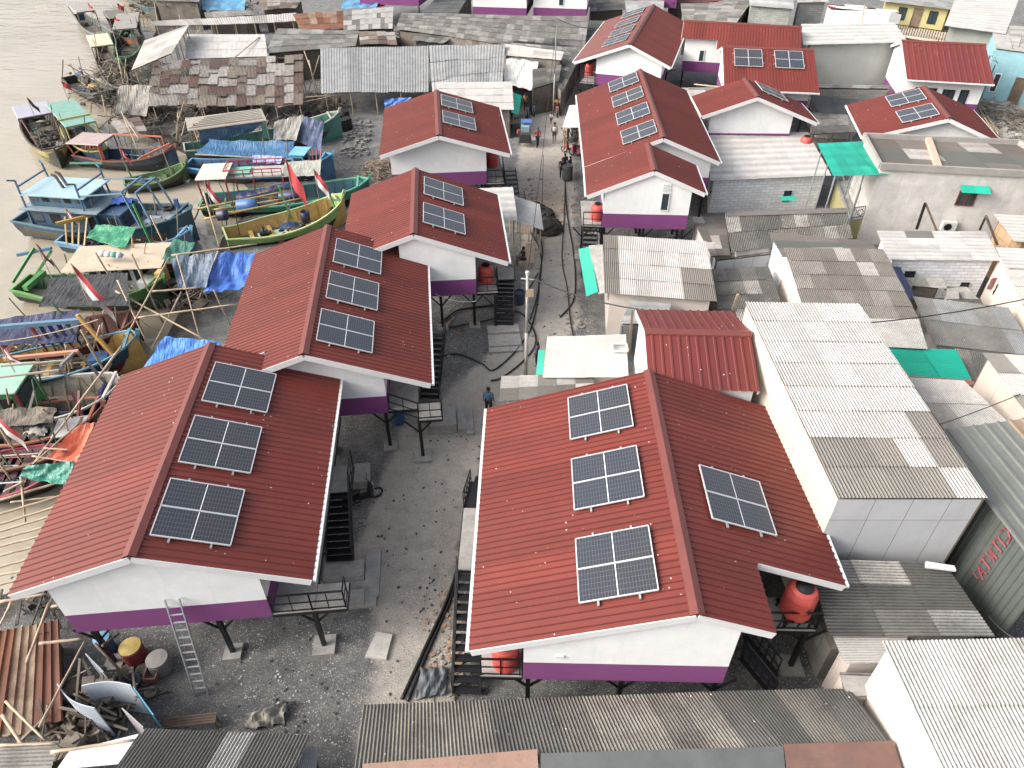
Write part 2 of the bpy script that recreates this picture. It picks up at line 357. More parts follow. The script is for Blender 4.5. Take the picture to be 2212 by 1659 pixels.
bits = ramp(n, l, vo.outputs['Distance'], [(.08, G1), (.18, G0)]); lane = mix(n, l, mix(n, l, lane, ramp(n, l, noise(n, l, 18, 4, .8, gp), [(.35, (.72,)*3+(1,)), (.65, (1.15, 1.15, 1.15, 1))]), 1.0, 'MULTIPLY'), shc, maths(n, l, 'MULTIPLY', maths(n, l, 'MULTIPLY', bits, pick), .3))
col = mix(n, l, gravel, lane, blend(sp.outputs[0]))
sand = ramp(n, l, noise(n, l, 3, 8, .8, gp), [(.3, rgb('7d7265')), (.7, rgb('b5a797'))]); col = mix(n, l, col, sand, blend(sp.outputs[1], .35))
mud = ramp(n, l, noise(n, l, 2, 6, .8, gp), [(.35, rgb('302d29')), (.7, rgb('4c473f'))]); col = mix(n, l, col, mud, blend(sp.outputs[2], .4))
l.new(col, p.inputs['Base Color']); p.inputs['Roughness'].default_value = .9; bump(n, l, p, noise(n, l, 12, 6, .8, gp), 1.0, .09)
o = g.build('ground', m); struct(o)
# water
m, n, l, p = _new('estuary_water'); gp = pos(n)
mp = n.new('ShaderNodeMapping'); mp.inputs['Scale'].default_value = (.5, 1.1, 1); l.new(gp, mp.inputs[0])
l.new(ramp(n, l, noise(n, l, .06, 4, .5, gp), [(.3, rgb('91897a')), (.7, rgb('a0988a'))]), p.inputs['Base Color'])
p.inputs['Roughness'].default_value = .06; p.inputs['IOR'].default_value = 1.5
h1 = noise(n, l, 1.1, 3, .5, mp.outputs[0]); h2 = noise(n, l, .33, 2, .5, mp.outputs[0])
bump(n, l, p, maths(n, l, 'ADD', h1, maths(n, l, 'MULTIPLY', h2, 2)), .55, .15)
g = MB(); g.poly([V((-1400, -60, -.35)), V((6, -60, -.35)), V((6, 900, -.35)), V((-1400, 900, -.35))])
# keep the sheet of water west of the land
g = MB(); g.poly([V((-1400, -20, -.35)), V((-12, -20, -.35)), V((-12, 1400, -.35)), V((-1400, 1400, -.35))]); struct(g.build('water', m))
# ------------------------------------------------------------------ litter, shells and rubble on the ground (uncountable)
def scatter(name, label, cat, mat, spots, n_, s0, s1, flat=.25, seed=0):
    r = random.Random(seed); g = MB()
    for _ in range(n_):
        cx, cy, rad = r.choice(spots); c = P(cx, cy); a = r.random()*2*pi; d = rad*math.sqrt(r.random()); c = c+V((cos(a)*d, sin(a)*d, 0))
        s = r.uniform(s0, s1); t = r.random()*pi; x = V((cos(t), sin(t), 0)); y = V((-sin(t), cos(t), 0))
        q = [c+x*s*r.uniform(.3, .6)*e+y*s*r.uniform(.2, .5)*f+V((0, 0, z)) for z in (0.0, s*flat*r.uniform(.5, 1.2)) for e, f in ((-1, -1), (1, -1), (1, 1), (-1, 1))]
        g.hexa(q)
    return stuff(g.build(name, mat), label, cat)
YARD = [(700, 1480, 3), (620, 1560, 2.5), (900, 1450, 2), (940, 1300, 1.2), (870, 1250, 2), (980, 1380, 1), (900, 1100, 2.5), (1000, 950, 1.5), (1010, 740, 2), (560, 1480, 2.5), (1150, 480, 3), (1230, 560, 1.5), (1240, 430, 2), (1180, 620, 2.5), (1200, 700, 2), (1170, 400, 3), (640, 320, 4), (760, 330, 3), (60, 1290, 1.5), (960, 1450, .9)]
scatter('litter', 'small white and grey scraps of litter strewn over the gravel yard and lane', 'litter', paint('c9c7c2', .7, 0, .3, 4, .2), YARD, 800, .03, .08, .2, 1)
scatter('rubble', 'dark stone chips scattered over the gravel yard', 'rubble', paint('4c4a48', .9, 0, .4, 6, .2), YARD, 500, .04, .11, .4, 2)
scatter('brick_debris', 'tan and orange debris scraps lying along the lane edge', 'debris', paint('a8825e', .85, 0, .4, 5, .2), [(960, 1350, .8), (985, 1290, .8), (990, 680, 2), (1240, 440, 1.5), (1225, 470, 1.5), (960, 1430, .6), (1000, 705, 1.5), (1150, 400, 2)], 170, .06, .22, .3, 3)
scatter('stone_row', 'pale stones in a loose row leading to the shed', 'stones', paint('8b8883', .9, 0, .35, 5, .2), [(770, 310, 1.2), (775, 290, 1.2), (775, 270, 1.2), (765, 330, 1.2)], 160, .15, .4, .6, 4)
scatter('seabed_rocks', 'heap of pale broken concrete behind the far right house', 'rubble', paint('aaa59c', .9, 0, .3, 5, .2), [(2180, 240, 2), (2195, 260, 3), (2150, 220, 2), (2190, 300, 2)], 260, .2, .7, .6, 5)
# hoses and pipes on the lane
def hose(pts, r, label, mat=BLACK, z=.07, group=None):
    q = [P(x, y, z) for x, y in pts]; out = []
    for i in range(len(q)-1):
        p0, p1, p2, p3 = q[max(i-1, 0)], q[i], q[i+1], q[min(i+2, len(q)-1)]
        for k in range(5):
            t = k/5; out.append(.5*((2*p1)+(p2-p0)*t+(2*p0-5*p1+4*p2-p3)*t*t+(3*p1-p0-3*p2+p3)*t*t*t))
    out.append(q[-1]); g = MB(); g.tube(out, r, 6)
    return single('water_hose', g, mat, label, 'hose', group, True)
hose([(868, 1510), (900, 1440), (925, 1385), (960, 1310), (985, 1240), (1000, 1170), (1018, 1080), (1030, 1030)], .065, 'thick black hose nearest the camera curving past the stacked stairs of the big house', group='black hoses on the ground')
hose([(880, 1515), (915, 1430), (943, 1365), (975, 1290), (997, 1200), (1012, 1110), (1024, 1050)], .05, 'thinner black hose beside the thick one along the big house', group='black hoses on the ground')
hose([(950, 770), (990, 765), (1040, 785), (1062, 800), (1090, 782), (1125, 745), (1150, 700), (1163, 640), (1165, 600), (1172, 540), (1160, 490)], .045, 'black hose looping round the lamp pole foot', group='black hoses on the ground')
hose([(950, 700), (985, 672), (1020, 665), (1055, 660), (1100, 652), (1140, 625), (1162, 590)], .045, 'black hose running under the second landing stair', group='black hoses on the ground')
hose([(945, 712), (1010, 700), (1060, 690), (1110, 672), (1140, 690), (1158, 735), (1135, 775), (1085, 815), (1060, 822)], .045, 'black hose curling in front of the concrete stair pad', group='black hoses on the ground')
hose([(1222, 350), (1220, 420), (1218, 480), (1214, 560), (1225, 620), (1232, 690), (1238, 725)], .035, 'thin dark pipe along the middle of the lane', group='black hoses on the ground')
hose([(1218, 350), (1222, 420), (1226, 470), (1238, 540), (1243, 600), (1238, 650), (1210, 685)], .045, 'dark hose ending in a hook on the lane', group='black hoses on the ground')
hose([(1145, 500), (1162, 530), (1170, 570), (1160, 640), (1145, 690)], .04, 'dark hose beside the wooden bench', group='black hoses on the ground')

scatter('lane_rubble', 'tan and grey rubble along the right edge of the lane', 'rubble', paint('9a9083', .9, 0, .4, 5, .2), [(985, 1400, .7), (960, 1480, .7), (975, 1340, .6), (1005, 1180, .4), (1255, 500, .8), (1245, 640, .7), (1250, 700, .8), (950, 790, 1.0), (960, 660, 1.2), (1140, 420, 1.0)], 260, .06, .2, .4, 14)
# ================================================================== RED ROOFED STILT HOUSES
def pvm():
    m, n, l, p = _new('solar_cells'); uv = n.new('ShaderNodeUVMap').outputs[0]; s = n.new('ShaderNodeSeparateXYZ'); l.new(uv, s.inputs[0])
    def line(ch, k, w_):
        f = maths(n, l, 'FRACT', maths(n, l, 'MULTIPLY', s.outputs[ch], k)); d = maths(n, l, 'ABSOLUTE', maths(n, l, 'SUBTRACT', f, .5)); return maths(n, l, 'GREATER_THAN', d, .5-w_)
    a = line(0, 24, .05); b = line(1, 6, .03); c = maths(n, l, 'LESS_THAN', maths(n, l, 'ABSOLUTE', maths(n, l, 'SUBTRACT', s.outputs[0], .5)), .006)
    g = maths(n, l, 'MAXIMUM', a, b)
    cell = ramp(n, l, noise(n, l, .25, 2, .5, pos(n)), [(.4, rgb('303136')), (.6, rgb('2b303c'))])
    col = mix(n, l, cell, rgb('8a9096'), maths(n, l, 'MULTIPLY', g, .42)); col = mix(n, l, col, rgb('e0e3e6'), c)
    l.new(col, p.inputs['Base Color']); p.inputs['Roughness'].default_value = .3; p.inputs['IOR'].default_value = 1.55
    return m
PV = pvm(); FRM = paint('dfe2e6', .35, .3, .05, 3, .05)
def solar(c, u, v, nm, label, group='solar arrays on the red roofs'):
    """c centre on the roof skin, u along the ridge, v down the slope"""
    t = thing('solar_array', label, 'solar panels', c, group); h = .11
    for sg in (-1, 1):
        q = c+u*sg*.575+nm*h; A, B = 1.14, .565
        g = MB(); i = .03
        cs = [q-v*A-u*B, q+v*A-u*B, q+v*A+u*B, q-v*A+u*B]
        g.poly([q+v*(A-i)*a+u*(B-i)*b+nm*.012 for a, b in ((-1, -1), (1, -1), (1, 1), (-1, 1))], [(0, 0), (1, 0), (1, 1), (0, 1)])
        pn = g.build('panel', PV, t)
        f = MB()
        for k in range(4):
            a, b = cs[k], cs[(k+1) % 4]; f.beam(a, b, .035, .045, nm)
        f.build('frame', FRM, pn)
    for k in (-.5, .5):
        g = MB(); g.beam(c+v*k*1.2-u*1.3+nm*.05, c+v*k*1.2+u*1.3+nm*.05, .06, .05, nm); g.build('mounting_rail', ALU, t)
    return t
TANKR = paint('d8331f', .5, 0, .1, 2, .15)
def tank(c, label, r=.42, h=1.05, emblem=None):
    t = thing('water_tank', label, 'water tank', c, 'red water tanks on the landings')
    g = MB(); g.lathe(c, [(r*.93, 0), (r, .06), (r, h*.25), (r*.985, h*.27), (r, h*.3), (r, h*.72), (r*.93, h*.8), (r*.8, h*.9), (r*.5, h*.97)], 30); g.build('tank_body', TANKR, t)
    g = MB(); g.lathe(c+V((0, 0, h*.93)), [(r*.56, 0), (r*.56, .07), (r*.3, .13), (.05, .15)], 18); g.build('lid', BLACK, t)
    if emblem:
        g = MB(); d = emblem.normalized(); x = V((-d.y, d.x, 0)); o = c+d*(r+.008)
        for k in range(14):
            a0, a1 = 2*pi*k/14, 2*pi*(k+1)/14
            for ra, rb_ in ((.075, .1), (0, .055)):
                P_ = lambda a, rr: o+x*rr*cos(a)*.9+V((0, 0, h*.5+rr*sin(a)))-d*(rr*rr*.9)
                g.poly([P_(a0, ra), P_(a0, rb_), P_(a1, rb_), P_(a1, ra)])
        for k in range(6): g.box(o+x*(-.16+.064*k)+V((0, 0, h*.5-.19))-d*(.16-.064*k)**2*.9, (.04, .004, .05), x, d)
        g.build('emblem', BLACK, t)
    return t
class House:
    def __init__(s, label, rf, rb, lf, rt, zr=6.0, group='red roofed houses on stilts', bl=None, br=None, lnotch=None, rnotch=None, wl=None, wr=None, over=.5, zf=2.2, back=0.0, posts=True, mat=None, sl=-3.05, sr=3.05, cap=True, px=None, pitch=.25, front=True, band=True, gut=(1, 1)):
        a, b = P(*rf, zr), P(*rb, zr); d = (b-a); s.L = d.length+back; d.normalize(); s.d = d; s.s = V((d.y, -d.x, 0)); s.o = V((a.x, a.y, 0)); s.zr = zr
        def side(px, default):
            if px is None: return default
            q = on_plane(px[0], px[1], a, d); w_ = abs((q-a).dot(s.s)); return w_, (zr-q.z)/w_
        s.wl, s.tl = side(lf, (4.0, .36)); s.wr, s.tr = side(rt, (4.9, .36))
        s.tl = min(.42, max(.3, s.tl)); s.tr = min(.42, max(.3, s.tr))
        if wl: s.wl = wl
        if wr: s.wr = wr
        s.zf = zf; W = s.W; L = s.L
        print(label[:30], 'L%.1f wl%.1f tl%.2f wr%.1f tr%.2f' % (L, s.wl, s.tl, s.wr, s.tr), 'o', tuple(round(k, 1) for k in s.o))
        t = s.t = thing('stilt_house' if posts else 'red_roofed_house', label, 'house', s.o+d*.3, group)
        # roof
        s.parts = {}
        for sg, w_, tn, notch in ((-1, s.wl, s.tl, lnotch), (1, s.wr, s.tr, rnotch)):
            g = MB()
            segs = [(0, L, w_)] if not notch else [(0, notch[0], notch[1]), (notch[0], L, w_)]
            for i, (t0, t1, ww) in enumerate(segs):
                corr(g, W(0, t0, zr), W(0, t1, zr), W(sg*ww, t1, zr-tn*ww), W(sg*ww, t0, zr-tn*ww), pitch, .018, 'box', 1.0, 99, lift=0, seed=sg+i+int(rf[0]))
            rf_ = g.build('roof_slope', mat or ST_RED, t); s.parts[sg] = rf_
            if gut[0 if sg < 0 else 1]:
                g = MB()
                for t0, t1, ww in segs[-1:]:
                    e = ww+.05; g.beam(W(sg*e, t0, zr-tn*e-.06), W(sg*e, t1, zr-tn*e-.06), .1, .1)
                g.build('gutter', WFASC, t)
            t0, t1, ww = segs[0]; h = .25; fa = []
            if front:
                fa.append((W(sg*.01, .0, zr-.16), W(sg*(ww-.06), .0, zr-tn*(ww-.06)-.16)))
                if len(segs) > 1: fa.append((W(sg*(notch[1]+.02), notch[0], zr-tn*notch[1]-.16), W(sg*(w_-.05), notch[0], zr-tn*w_-.14)))
            fa.append((W(sg*.01, L-.03, zr-.16), W(sg*(w_-.06), L-.03, zr-tn*(w_-.06)-.16)))
            for p_, q_ in fa: g = MB(); g.beam(p_, q_, .05, h); g.build('fascia', WFASC, t)
        if cap:
            g = MB()
            for sg, tn in ((-1, s.tl), (1, s.tr)):
                g.poly([W(0, -.02, zr+.075), W(0, L+.02, zr+.075), W(sg*.2, L+.02, zr+.03-tn*.13), W(sg*.2, -.02, zr+.03-tn*.13)])
                g.poly([W(sg*.2, -.02, zr+.03-tn*.13), W(sg*.2, L+.02, zr+.03-tn*.13), W(sg*.21, L+.02, zr-tn*.24), W(sg*.21, -.02, zr-tn*.24)])
            g.build('ridge_cap', paint('7c3328', .5, 0, .15, 1, .15), t)
        # walls
        if bl: q = P(*bl, zf); sl = (q-s.o).dot(s.s)
        if br: q2 = P(*br, zf); sr = (q2-s.o).dot(s.s)
        t0w = over if not (bl and br) else max(.12, ((q-s.o).dot(d)+(q2-s.o).dot(d))/2)
        t1w = L-over; s.sl, s.sr, s.t0, s.t1 = sl, sr, t0w, t1w; zb = zf+.95 if band else zf
        zt = lambda x: zr-(s.tl if x < 0 else s.tr)*abs(x)-.05
        g = MB()
        for tt, flip in ((t0w, 0), (t1w, 1)):
            pts = [(sl, zb), (sr, zb), (sr, zt(sr)), (0, zt(0)), (sl, zt(sl))]
            if flip: pts = pts[::-1]
            g.poly([W(x, tt, z) for x, z in pts], [(x, z) for x, z in pts])
        g.poly([W(sl, t1w, zb), W(sl, t0w, zb), W(sl, t0w, zt(sl)), W(sl, t1w, zt(sl))], [(0, zb), (t1w, zb), (t1w, 4), (0, 4)])
        g.poly([W(sr, t0w, zb), W(sr, t1w, zb), W(sr, t1w, zt(sr)), W(sr, t0w, zt(sr))], [(0, zb), (t1w, zb), (t1w, 4), (0, 4)])
        s.wallo = g.build('wall', W_WHITE, t)
        if band:
            g = MB(); c = [W(sl, t0w, zf), W(sr, t0w, zf), W(sr, t1w, zf), W(sl, t1w, zf)]; g.hexa(c+[q+V((0, 0, .95)) for q in c]); g.build('wall_band', W_PURPLE, t)
        if posts:
            for x in (px or (sl+.15, (sl+sr)/2, sr-.15)):
                for y in (t0w+.15, (t0w+t1w)/2, t1w-.15): s.post(W(x, y, 0), zf)
    def W(s, x, y, z): return s.o+s.s*x+s.d*y+V((0, 0, z))
    def post(s, b, z, pad=.3):
        g = MB(); b = V((b.x, b.y, 0)); g.beam(b, b+V((0, 0, z)), .14, .14, s.d); p = g.build('post', STEEL, s.t)
        g = MB(); g.box(b+V((0, 0, .06)), (pad*2, pad*2, .12), s.s, s.d); g.build('footing', CONC, p)
        g = MB()
        for x in (-1, 1): g.beam(b+V((0, 0, z-.75)), b+s.s*x*.6+V((0, 0, z-.05)), .06, .06, s.d)
        g.build('brace', STEEL, p)
    def deck(s, a, b, z, posts=(), name='landing'):
        """rectangular landing in house coordinates a=(s0,t0) b=(s1,t1)"""
        g = MB(); c = [s.W(a[0], a[1], z-.06), s.W(b[0], a[1], z-.06), s.W(b[0], b[1], z-.06), s.W(a[0], b[1], z-.06)]; g.hexa(c+[q+V((0, 0, .06)) for q in c]); dk = g.build(name, CONC, s.t)
        g = MB(); dn = V((0, 0, -.09))
        for i in range(4): g.beam(c[i]+dn*.6, c[(i+1) % 4]+dn*.6, .08, .1)
        g.build('deck_frame', STEEL, dk)
        for x, y in posts: s.post(s.W(x, y, 0), z-.1, .38)
        return dk
    def rail(s, pts, z, h=.9):
        g = MB()
        for (x0, y0), (x1, y1) in zip(pts, pts[1:]):
            a, b = s.W(x0, y0, z), s.W(x1, y1, z); up = V((0, 0, h)); k = max(1, round((b-a).length/.6))
            g.beam(a+up, b+up, .05, .05); g.beam(a+up*.5, b+up*.5, .035, .035); g.beam(a+up*.06, b+up*.06, .035, .035)
            for i in range(k+1): q = lerp(a, b, i/k); g.beam(q, q+up, .045 if i in (0, k) else .03, None, s.d)
        return g.build('railing', STEEL, s.t)
    def stairs(s, top, bot, zt, zb, w_=.9, n=11, rails=(1,), solid=False):
        a, b = s.W(*top, zt), s.W(*bot, zb); dr = V((b.x-a.x, b.y-a.y, 0)).normalized(); sd_ = V((dr.y, -dr.x, 0))
        g = MB()
        for k in (-1, 1): g.beam(a+sd_*k*w_/2, b+sd_*k*w_/2, .05, .2)
        st = g.build('staircase', STEEL, s.t)
        for i in range(n):
            q = lerp(a, b, (i+.6)/n); g = MB(); g.box(q, (.26, w_-.06, .035), dr, sd_); g.build('tread', STEEL, st)
        for k in rails:
            g = MB(); up = V((0, 0, .85)); o = sd_*k*w_/2
            g.beam(a+o+up, b+o+up, .045); g.beam(a+o+up*.5, b+o+up*.5, .03)
            for i in range(6): q = lerp(a, b, i/5)+o; g.beam(q, q+up, .035, None, s.d)
            g.build('handrail', STEEL, st)
        return st
    def pad(s, c, d_, z, name='concrete_step'):
        g = MB(); g.box(s.W(c[0], c[1], z/2), (d_[0], d_[1], z), s.s, s.d); return g.build(name, CONC, s.t)
    def window(s, x, z, w_=.5, h=1.1, face='front', vent=True):
        g = MB(); tt = s.t0-.01; c = s.W(x, tt, z); f = .05
        g.box(c-s.d*.012, (w_-2*f, .02, h-2*f), s.s, s.d); wn = g.build('window', glassm(), s.t)
        g = MB(); 
        for k in (-1, 1): g.box(c+s.s*k*(w_/2-f/2)-s.d*.02, (f, .06, h), s.s, s.d); g.box(c+V((0, 0, k*(h/2-f/2)))-s.d*.022, (w_-2*f, .06, f), s.s, s.d)
        g.build('frame', WFASC, wn)
        if vent:
            g = MB()
            for k in range(5): g.box(c+V((0, 0, h/2+.12+k*.1))-s.d*.02, (w_, .05, .05), s.s, s.d)
            g.build('vent', WFASC, wn)
    def arrays(s, sg, cs, label):
        tn = s.tl if sg < 0 else s.tr; v = (s.s*sg-V((0, 0, tn))).normalized(); nm = s.d.cross(v).normalized()
        if nm.z < 0: nm = -nm
        for (x, y), lb in zip(cs, label):
            c = on_plane(x, y, s.W(0, 0, s.zr), nm)
            solar(c, s.d, v, nm, lb)
def hs(h, x, y, z=0):
    q = P(x, y, z)-h.o; return (q.dot(h.s), q.dot(h.d))
A = House('red roofed stilt house nearest on the left, ladder leaning on its white gable', (278, 1202), (455, 742), (15, 1285), (675, 1252), bl=(165, 1368), br=(590, 1330), gut=(0, 1), px=(-2.5, 1.45))
A.arrays(1, [(431, 1109), (479, 963), (519, 840)], ['dark solar array nearest the camera on the left house with the ladder', 'middle solar array on the left house with the ladder', 'farthest solar array on the left house with the ladder, near the next gable'])
ax = A.sr
A.deck((ax+.02, A.t0-.0), (ax+1.35, A.t1-.2), 2.35)
A.deck((ax+1.37, A.t0), (ax+2.4, A.t0+1.0), 2.35, [(ax+1.3, A.t0+.1)])
A.rail([(ax+.05, A.t0+.02), (ax+1.3, A.t0+.02), (ax+2.38, A.t0+.02), (ax+2.38, A.t0+.55)], 2.35)
q0 = hs(A, 729, 1062, 2.35); q1 = hs(A, 735, 1212, .45)
A.deck((ax+1.37, q0[1]), (q0[0]+.5, q0[1]+1.35), 2.35); A.stairs((q0[0], q0[1]), (q1[0], q1[1]), 2.3, .45, 1.0, 10, (-1,))
A.rail([(q0[0]+.5, q0[1]+.1), (q0[0]+.5, q0[1]+1.3)], 2.35)
A.pad((q1[0]+.15, q1[1]-.35), (1.5, .75), .42); A.pad((q1[0]+.4, q1[1]-1.3), (2.0, 1.1), .16); A.pad((q1[0]+1.2, q1[1]-.4), (.55, 2.2), .13)
q = hs(A, 742, 1290, .3); A.pad((q[0], q[1]), (1.5, .6), .3)
A.post(A.W(q1[0]-.75, q1[1]-.9, 0), 2.25)
g = MB(); c = hs(A, 790, 1035, 0); A.pad((c[0]-.3, c[1]), (1.0, 1.1), .45)
B = House('red roofed stilt house second on the left, behind the one with the ladder', (655, 765), (708, 487), None, (933, 828), wl=3.95, lnotch=(1.25, 1.75), sl=-2.9, sr=2.9, gut=(0, 1))
B.arrays(1, [(747, 718), (762, 631), (773, 557)], ['nearest solar array on the second left house', 'middle solar array on the second left house', 'farthest solar array on the second left house'])
q = hs(B, 852, 905, 2.2); bx = B.sr
B.deck((bx+.02, B.t0), (bx+1.3, B.t1-.3), 2.35, [])
q = hs(B, 905, 905, 2.35); q2 = hs(B, 953, 868, 2.35)
B.deck((bx+1.32, q[1]-.05), (q2[0], q2[1]), 2.35, [(q[0], q[1]+.05)])
B.rail([(bx+.05, B.t0+.03), (q[0], q[1]), (q2[0], q[1]), (q2[0], q2[1])], 2.35)
q0 = hs(B, 943, 715, 2.35); q1 = hs(B, 928, 862, .5); B.stairs(q0, q1, 2.3, .5, .9, 12, (-1,))
q = hs(B, 957, 895, .55); B.pad(q, (1.2, 1.5), .55); B.pad((q[0]+.85, q[1]), (.4, 1.7), .35); B.pad((q[0]+1.2, q[1]-.1), (.35, 1.8), .18)
C = House('red roofed stilt house third on the left with a red tank at its corner', (893, 505), (897, 370), None, (1100, 565), wl=3.9, lnotch=(1.1, 2.1), br=(1030, 642), bl=(873, 655), back=.4, gut=(0, 1))
C.arrays(1, [(957, 416), (958, 475)], ['farther solar array on the third left house', 'nearer solar array on the third left house'])
cx = C.sr; q = hs(C, 1030, 640, 2.35)
C.deck((cx+.02, C.t0), (cx+1.15, C.t0+1.0), 2.3, []); C.deck((cx+1.17, C.t0+1.2), (cx+2.2, C.t0+2.4), 2.35, []); C.deck((cx+.02, C.t0+1.02), (cx+1.15, C.t1-.3), 2.3, [])
C.rail([(cx+.05, C.t0+.03), (cx+1.15, C.t0+.03), (cx+1.15, C.t0+.9)], 2.3)
q0 = (cx+1.68, C.t0+1.2); q1 = hs(C, 1090, 703, .3); C.stairs(q0, q1, 2.3, .35, .95, 11, (-1, 1)); C.post(C.W(q1[0]-.5, q1[1], 0), 2.3)
C.pad((q1[0]-.1, q1[1]-.35), (1.7, .7), .35); C.pad((q1[0]-.1, q1[1]-1.2), (1.75, 1.0), .2); C.pad((q1[0]-.1, q1[1]-1.9), (1.8, .4), .1)
D_ = House('red roofed stilt house fourth on the left, with a wood pile beside it', (948, 292), (943, 195), (818, 333), (1103, 330), br=(1052, 400), bl=(850, 404), sr=2.6, gut=(0, 1))
D_.arrays(1, [(986, 227), (991, 263)], ['farther pale solar array on the fourth left house', 'nearer pale solar array on the fourth left house'])
dx = D_.sr
D_.deck((dx+.02, D_.t0-.1), (dx+1.2, D_.t1-.3), 2.3, [(dx+1.1, D_.t0)]); D_.rail([(dx+.05, D_.t0-.08), (dx+1.2, D_.t0-.08), (dx+1.2, D_.t0+.9)], 2.3)
D_.stairs((dx+1.75, D_.t0+2.3), (dx+1.8, D_.t0-.6), 2.3, .9, .9, 8, (1,)); D_.deck((dx+1.25, D_.t0-1.5), (dx+2.5, D_.t0-.6), .95, [])
D_.rail([(dx+1.25, D_.t0-1.5), (dx+2.5, D_.t0-1.5), (dx+2.5, D_.t0-.7)], .95)
R1 = House('widest red roofed stilt house in the right foreground with four solar arrays', (1508, 1327), (1402, 800), (1012, 1405), None, bl=(1130, 1470), br=(1563, 1487), wr=5.3, rnotch=(2.35, 2.3))
R1.arrays(-1, [(1330, 1221), (1311, 1035), (1296, 893)], ['largest nearest solar array on the left slope of the big right house', 'middle blue solar array on the left slope of the big right house', 'farthest solar array on the left slope of the big right house'])
R1.arrays(1, [(1588, 1083)], ['lone solar array on the right slope of the big right house'])
rx = R1.sl
R1.deck((rx-1.3, R1.t0+.05), (rx-.05, R1.t1-.5), 2.25); q0 = hs(R1, 1032, 1330, 2.2); q1 = hs(R1, 1028, 1500, .1)
R1.rail([(rx-.1, R1.t0+.08), (rx-1.28, R1.t0+.08)], 2.25)
q1 = (rx-1.85, q1[1]); R1.stairs((rx-1.85, q1[1]+3.3), q1, 2.2, .1, .9, 12, (1,)); R1.stairs((rx-1.85, R1.t1-3.2), (rx-1.85, R1.t1-.2), 2.2, .3, .9, 11, (-1,))
R1.deck((rx-2.3, q1[1]+3.35), (rx-1.32, R1.t1-3.25), 2.25)
yx = R1.sr
da, db = hs(R1, 1676, 1360, 2.4), hs(R1, 1741, 1356, 2.4); tq = P(1717, 1318, 2.75); tqh = ((tq-R1.o).dot(R1.s), (tq-R1.o).dot(R1.d))
R1.deck((yx+.05, da[1]), (tqh[0]+.62, tqh[1]+.7), 2.4, [(tqh[0]+.4, da[1]+.1)]); R1.rail([(yx+.3, da[1]+.03), (tqh[0]+.6, da[1]+.03), (tqh[0]+.6, tqh[1]+.6)], 2.4)
R1.stairs(hs(R1, 1606, 1398, 2.35), hs(R1, 1672, 1478, 1.0), 2.35, 1.0, .8, 8, (-1, 1))
R1.window(-3.6, 3.55, .22, .1, vent=False)
E1 = House('small red roofed stilt house right of the lane with one tall window in its gable', (1415, 368), (1400, 310), (1265, 443), (1525, 423), bl=(1302, 505), br=(1486, 512), band=True, zf=2.2)
E1.window(hs(E1, 1440, 455, 3.9)[0], 4.0, .5, 1.15)
ex = E1.sl
E1.deck((ex-1.25, E1.t0), (ex-.02, E1.t1), 2.3, [(ex-1.2, E1.t0+.1)]); E1.rail([(ex-.05, E1.t0+.03), (ex-1.2, E1.t0+.03)], 2.3); E1.stairs((ex-.75, E1.t0-.05), (ex-.75, E1.t0-2.4), 2.2, .2, .9, 10, (1,))
E2 = House('long red roofed stilt house right of the lane, four solar arrays in a row', (1434, 297), (1383, 150), (1262, 360), (1557, 350), sr=3.4, sl=-3.0)
E2.arrays(-1, [(1347, 180), (1356, 212), (1367, 248), (1380, 288)], ['farthest of four grey solar arrays on the long house right of the lane', 'second farthest grey solar array on the long house right of the lane', 'third farthest grey solar array on the long house right of the lane', 'nearest of four grey solar arrays on the long house right of the lane'])
E3 = House('top red roofed house with four slanting grey arrays, behind the long house', (1360, 95), (1412, 10), (1238, 133), (1450, 145), sl=-2.9, sr=3.0)
E3.arrays(-1, [(1369, 29), (1356, 49), (1344, 69), (1331, 89)], ['farthest of four slanting arrays on the topmost red roof', 'second farthest slanting array on the topmost red roof', 'third farthest slanting array on the topmost red roof', 'nearest slanting array on the topmost red roof'])
E3.deck((-4.3, .4), (-2.95, 4), 2.3, [(-4.2, .5)]); E3.rail([(-2.95, .43), (-4.28, .43), (-4.28, 3)], 2.3)
E4 = House('red roofed house with a single array, between the long house and the dark flat roof', (1638, 209), (1608, 169), (1516, 250), (1768, 265))
E4.arrays(1, [(1665, 200)], ['lone pale array on the small house right of the long one'])
F2 = House('red roofed house at right with two arrays, above the patched concrete building', (2052, 255), (1997, 186), (1864, 297), (2167, 310))
F2.arrays(-1, [(1956, 214), (1981, 247)], ['farther of two arrays on the right hand red house', 'nearer of two arrays on the right hand red house'])
GX = 'red roofed houses seen side on'
R2 = House('red roofed house side on behind the big right house, white gable to the left', (1393, 714), (1622, 719), (1375, 655), None, wl=None, wr=2.6, pitch=.4, group=GX, sl=-2.4, sr=2.3, over=.15, mat=ST_OLDRED, gut=(0, 0), zr=6.0, zf=1.0)
E6 = House('side on red roof with two dark arrays facing the camera', (1561, 100), (1758, 107), None, None, wl=3, wr=5.3, group=GX, over=.4, zr=6.2, sl=-2.6, sr=3.8)
E6.arrays(1, [(1616, 127), (1704, 131)], ['left of two dark arrays on the side on red roof', 'right of two dark arrays on the side on red roof'])
E5 = House('long side on red roof behind the one with two dark arrays, topmost row', (1478, 44), (1732, 58), None, None, wl=3, wr=3.95, rnotch=(3.3, 2.6), group=GX, over=.4, zr=6.2, sl=-2.6, sr=2.1)
F1 = House('side on red roof with a worn pale streak, far right', (1948, 87), (2129, 96), None, None, wl=3, wr=5.1, group=GX, over=.3, zr=6.0, sl=-2.6, sr=4.1, mat=ST_OLDRED, pitch=.4, zf=1.2)
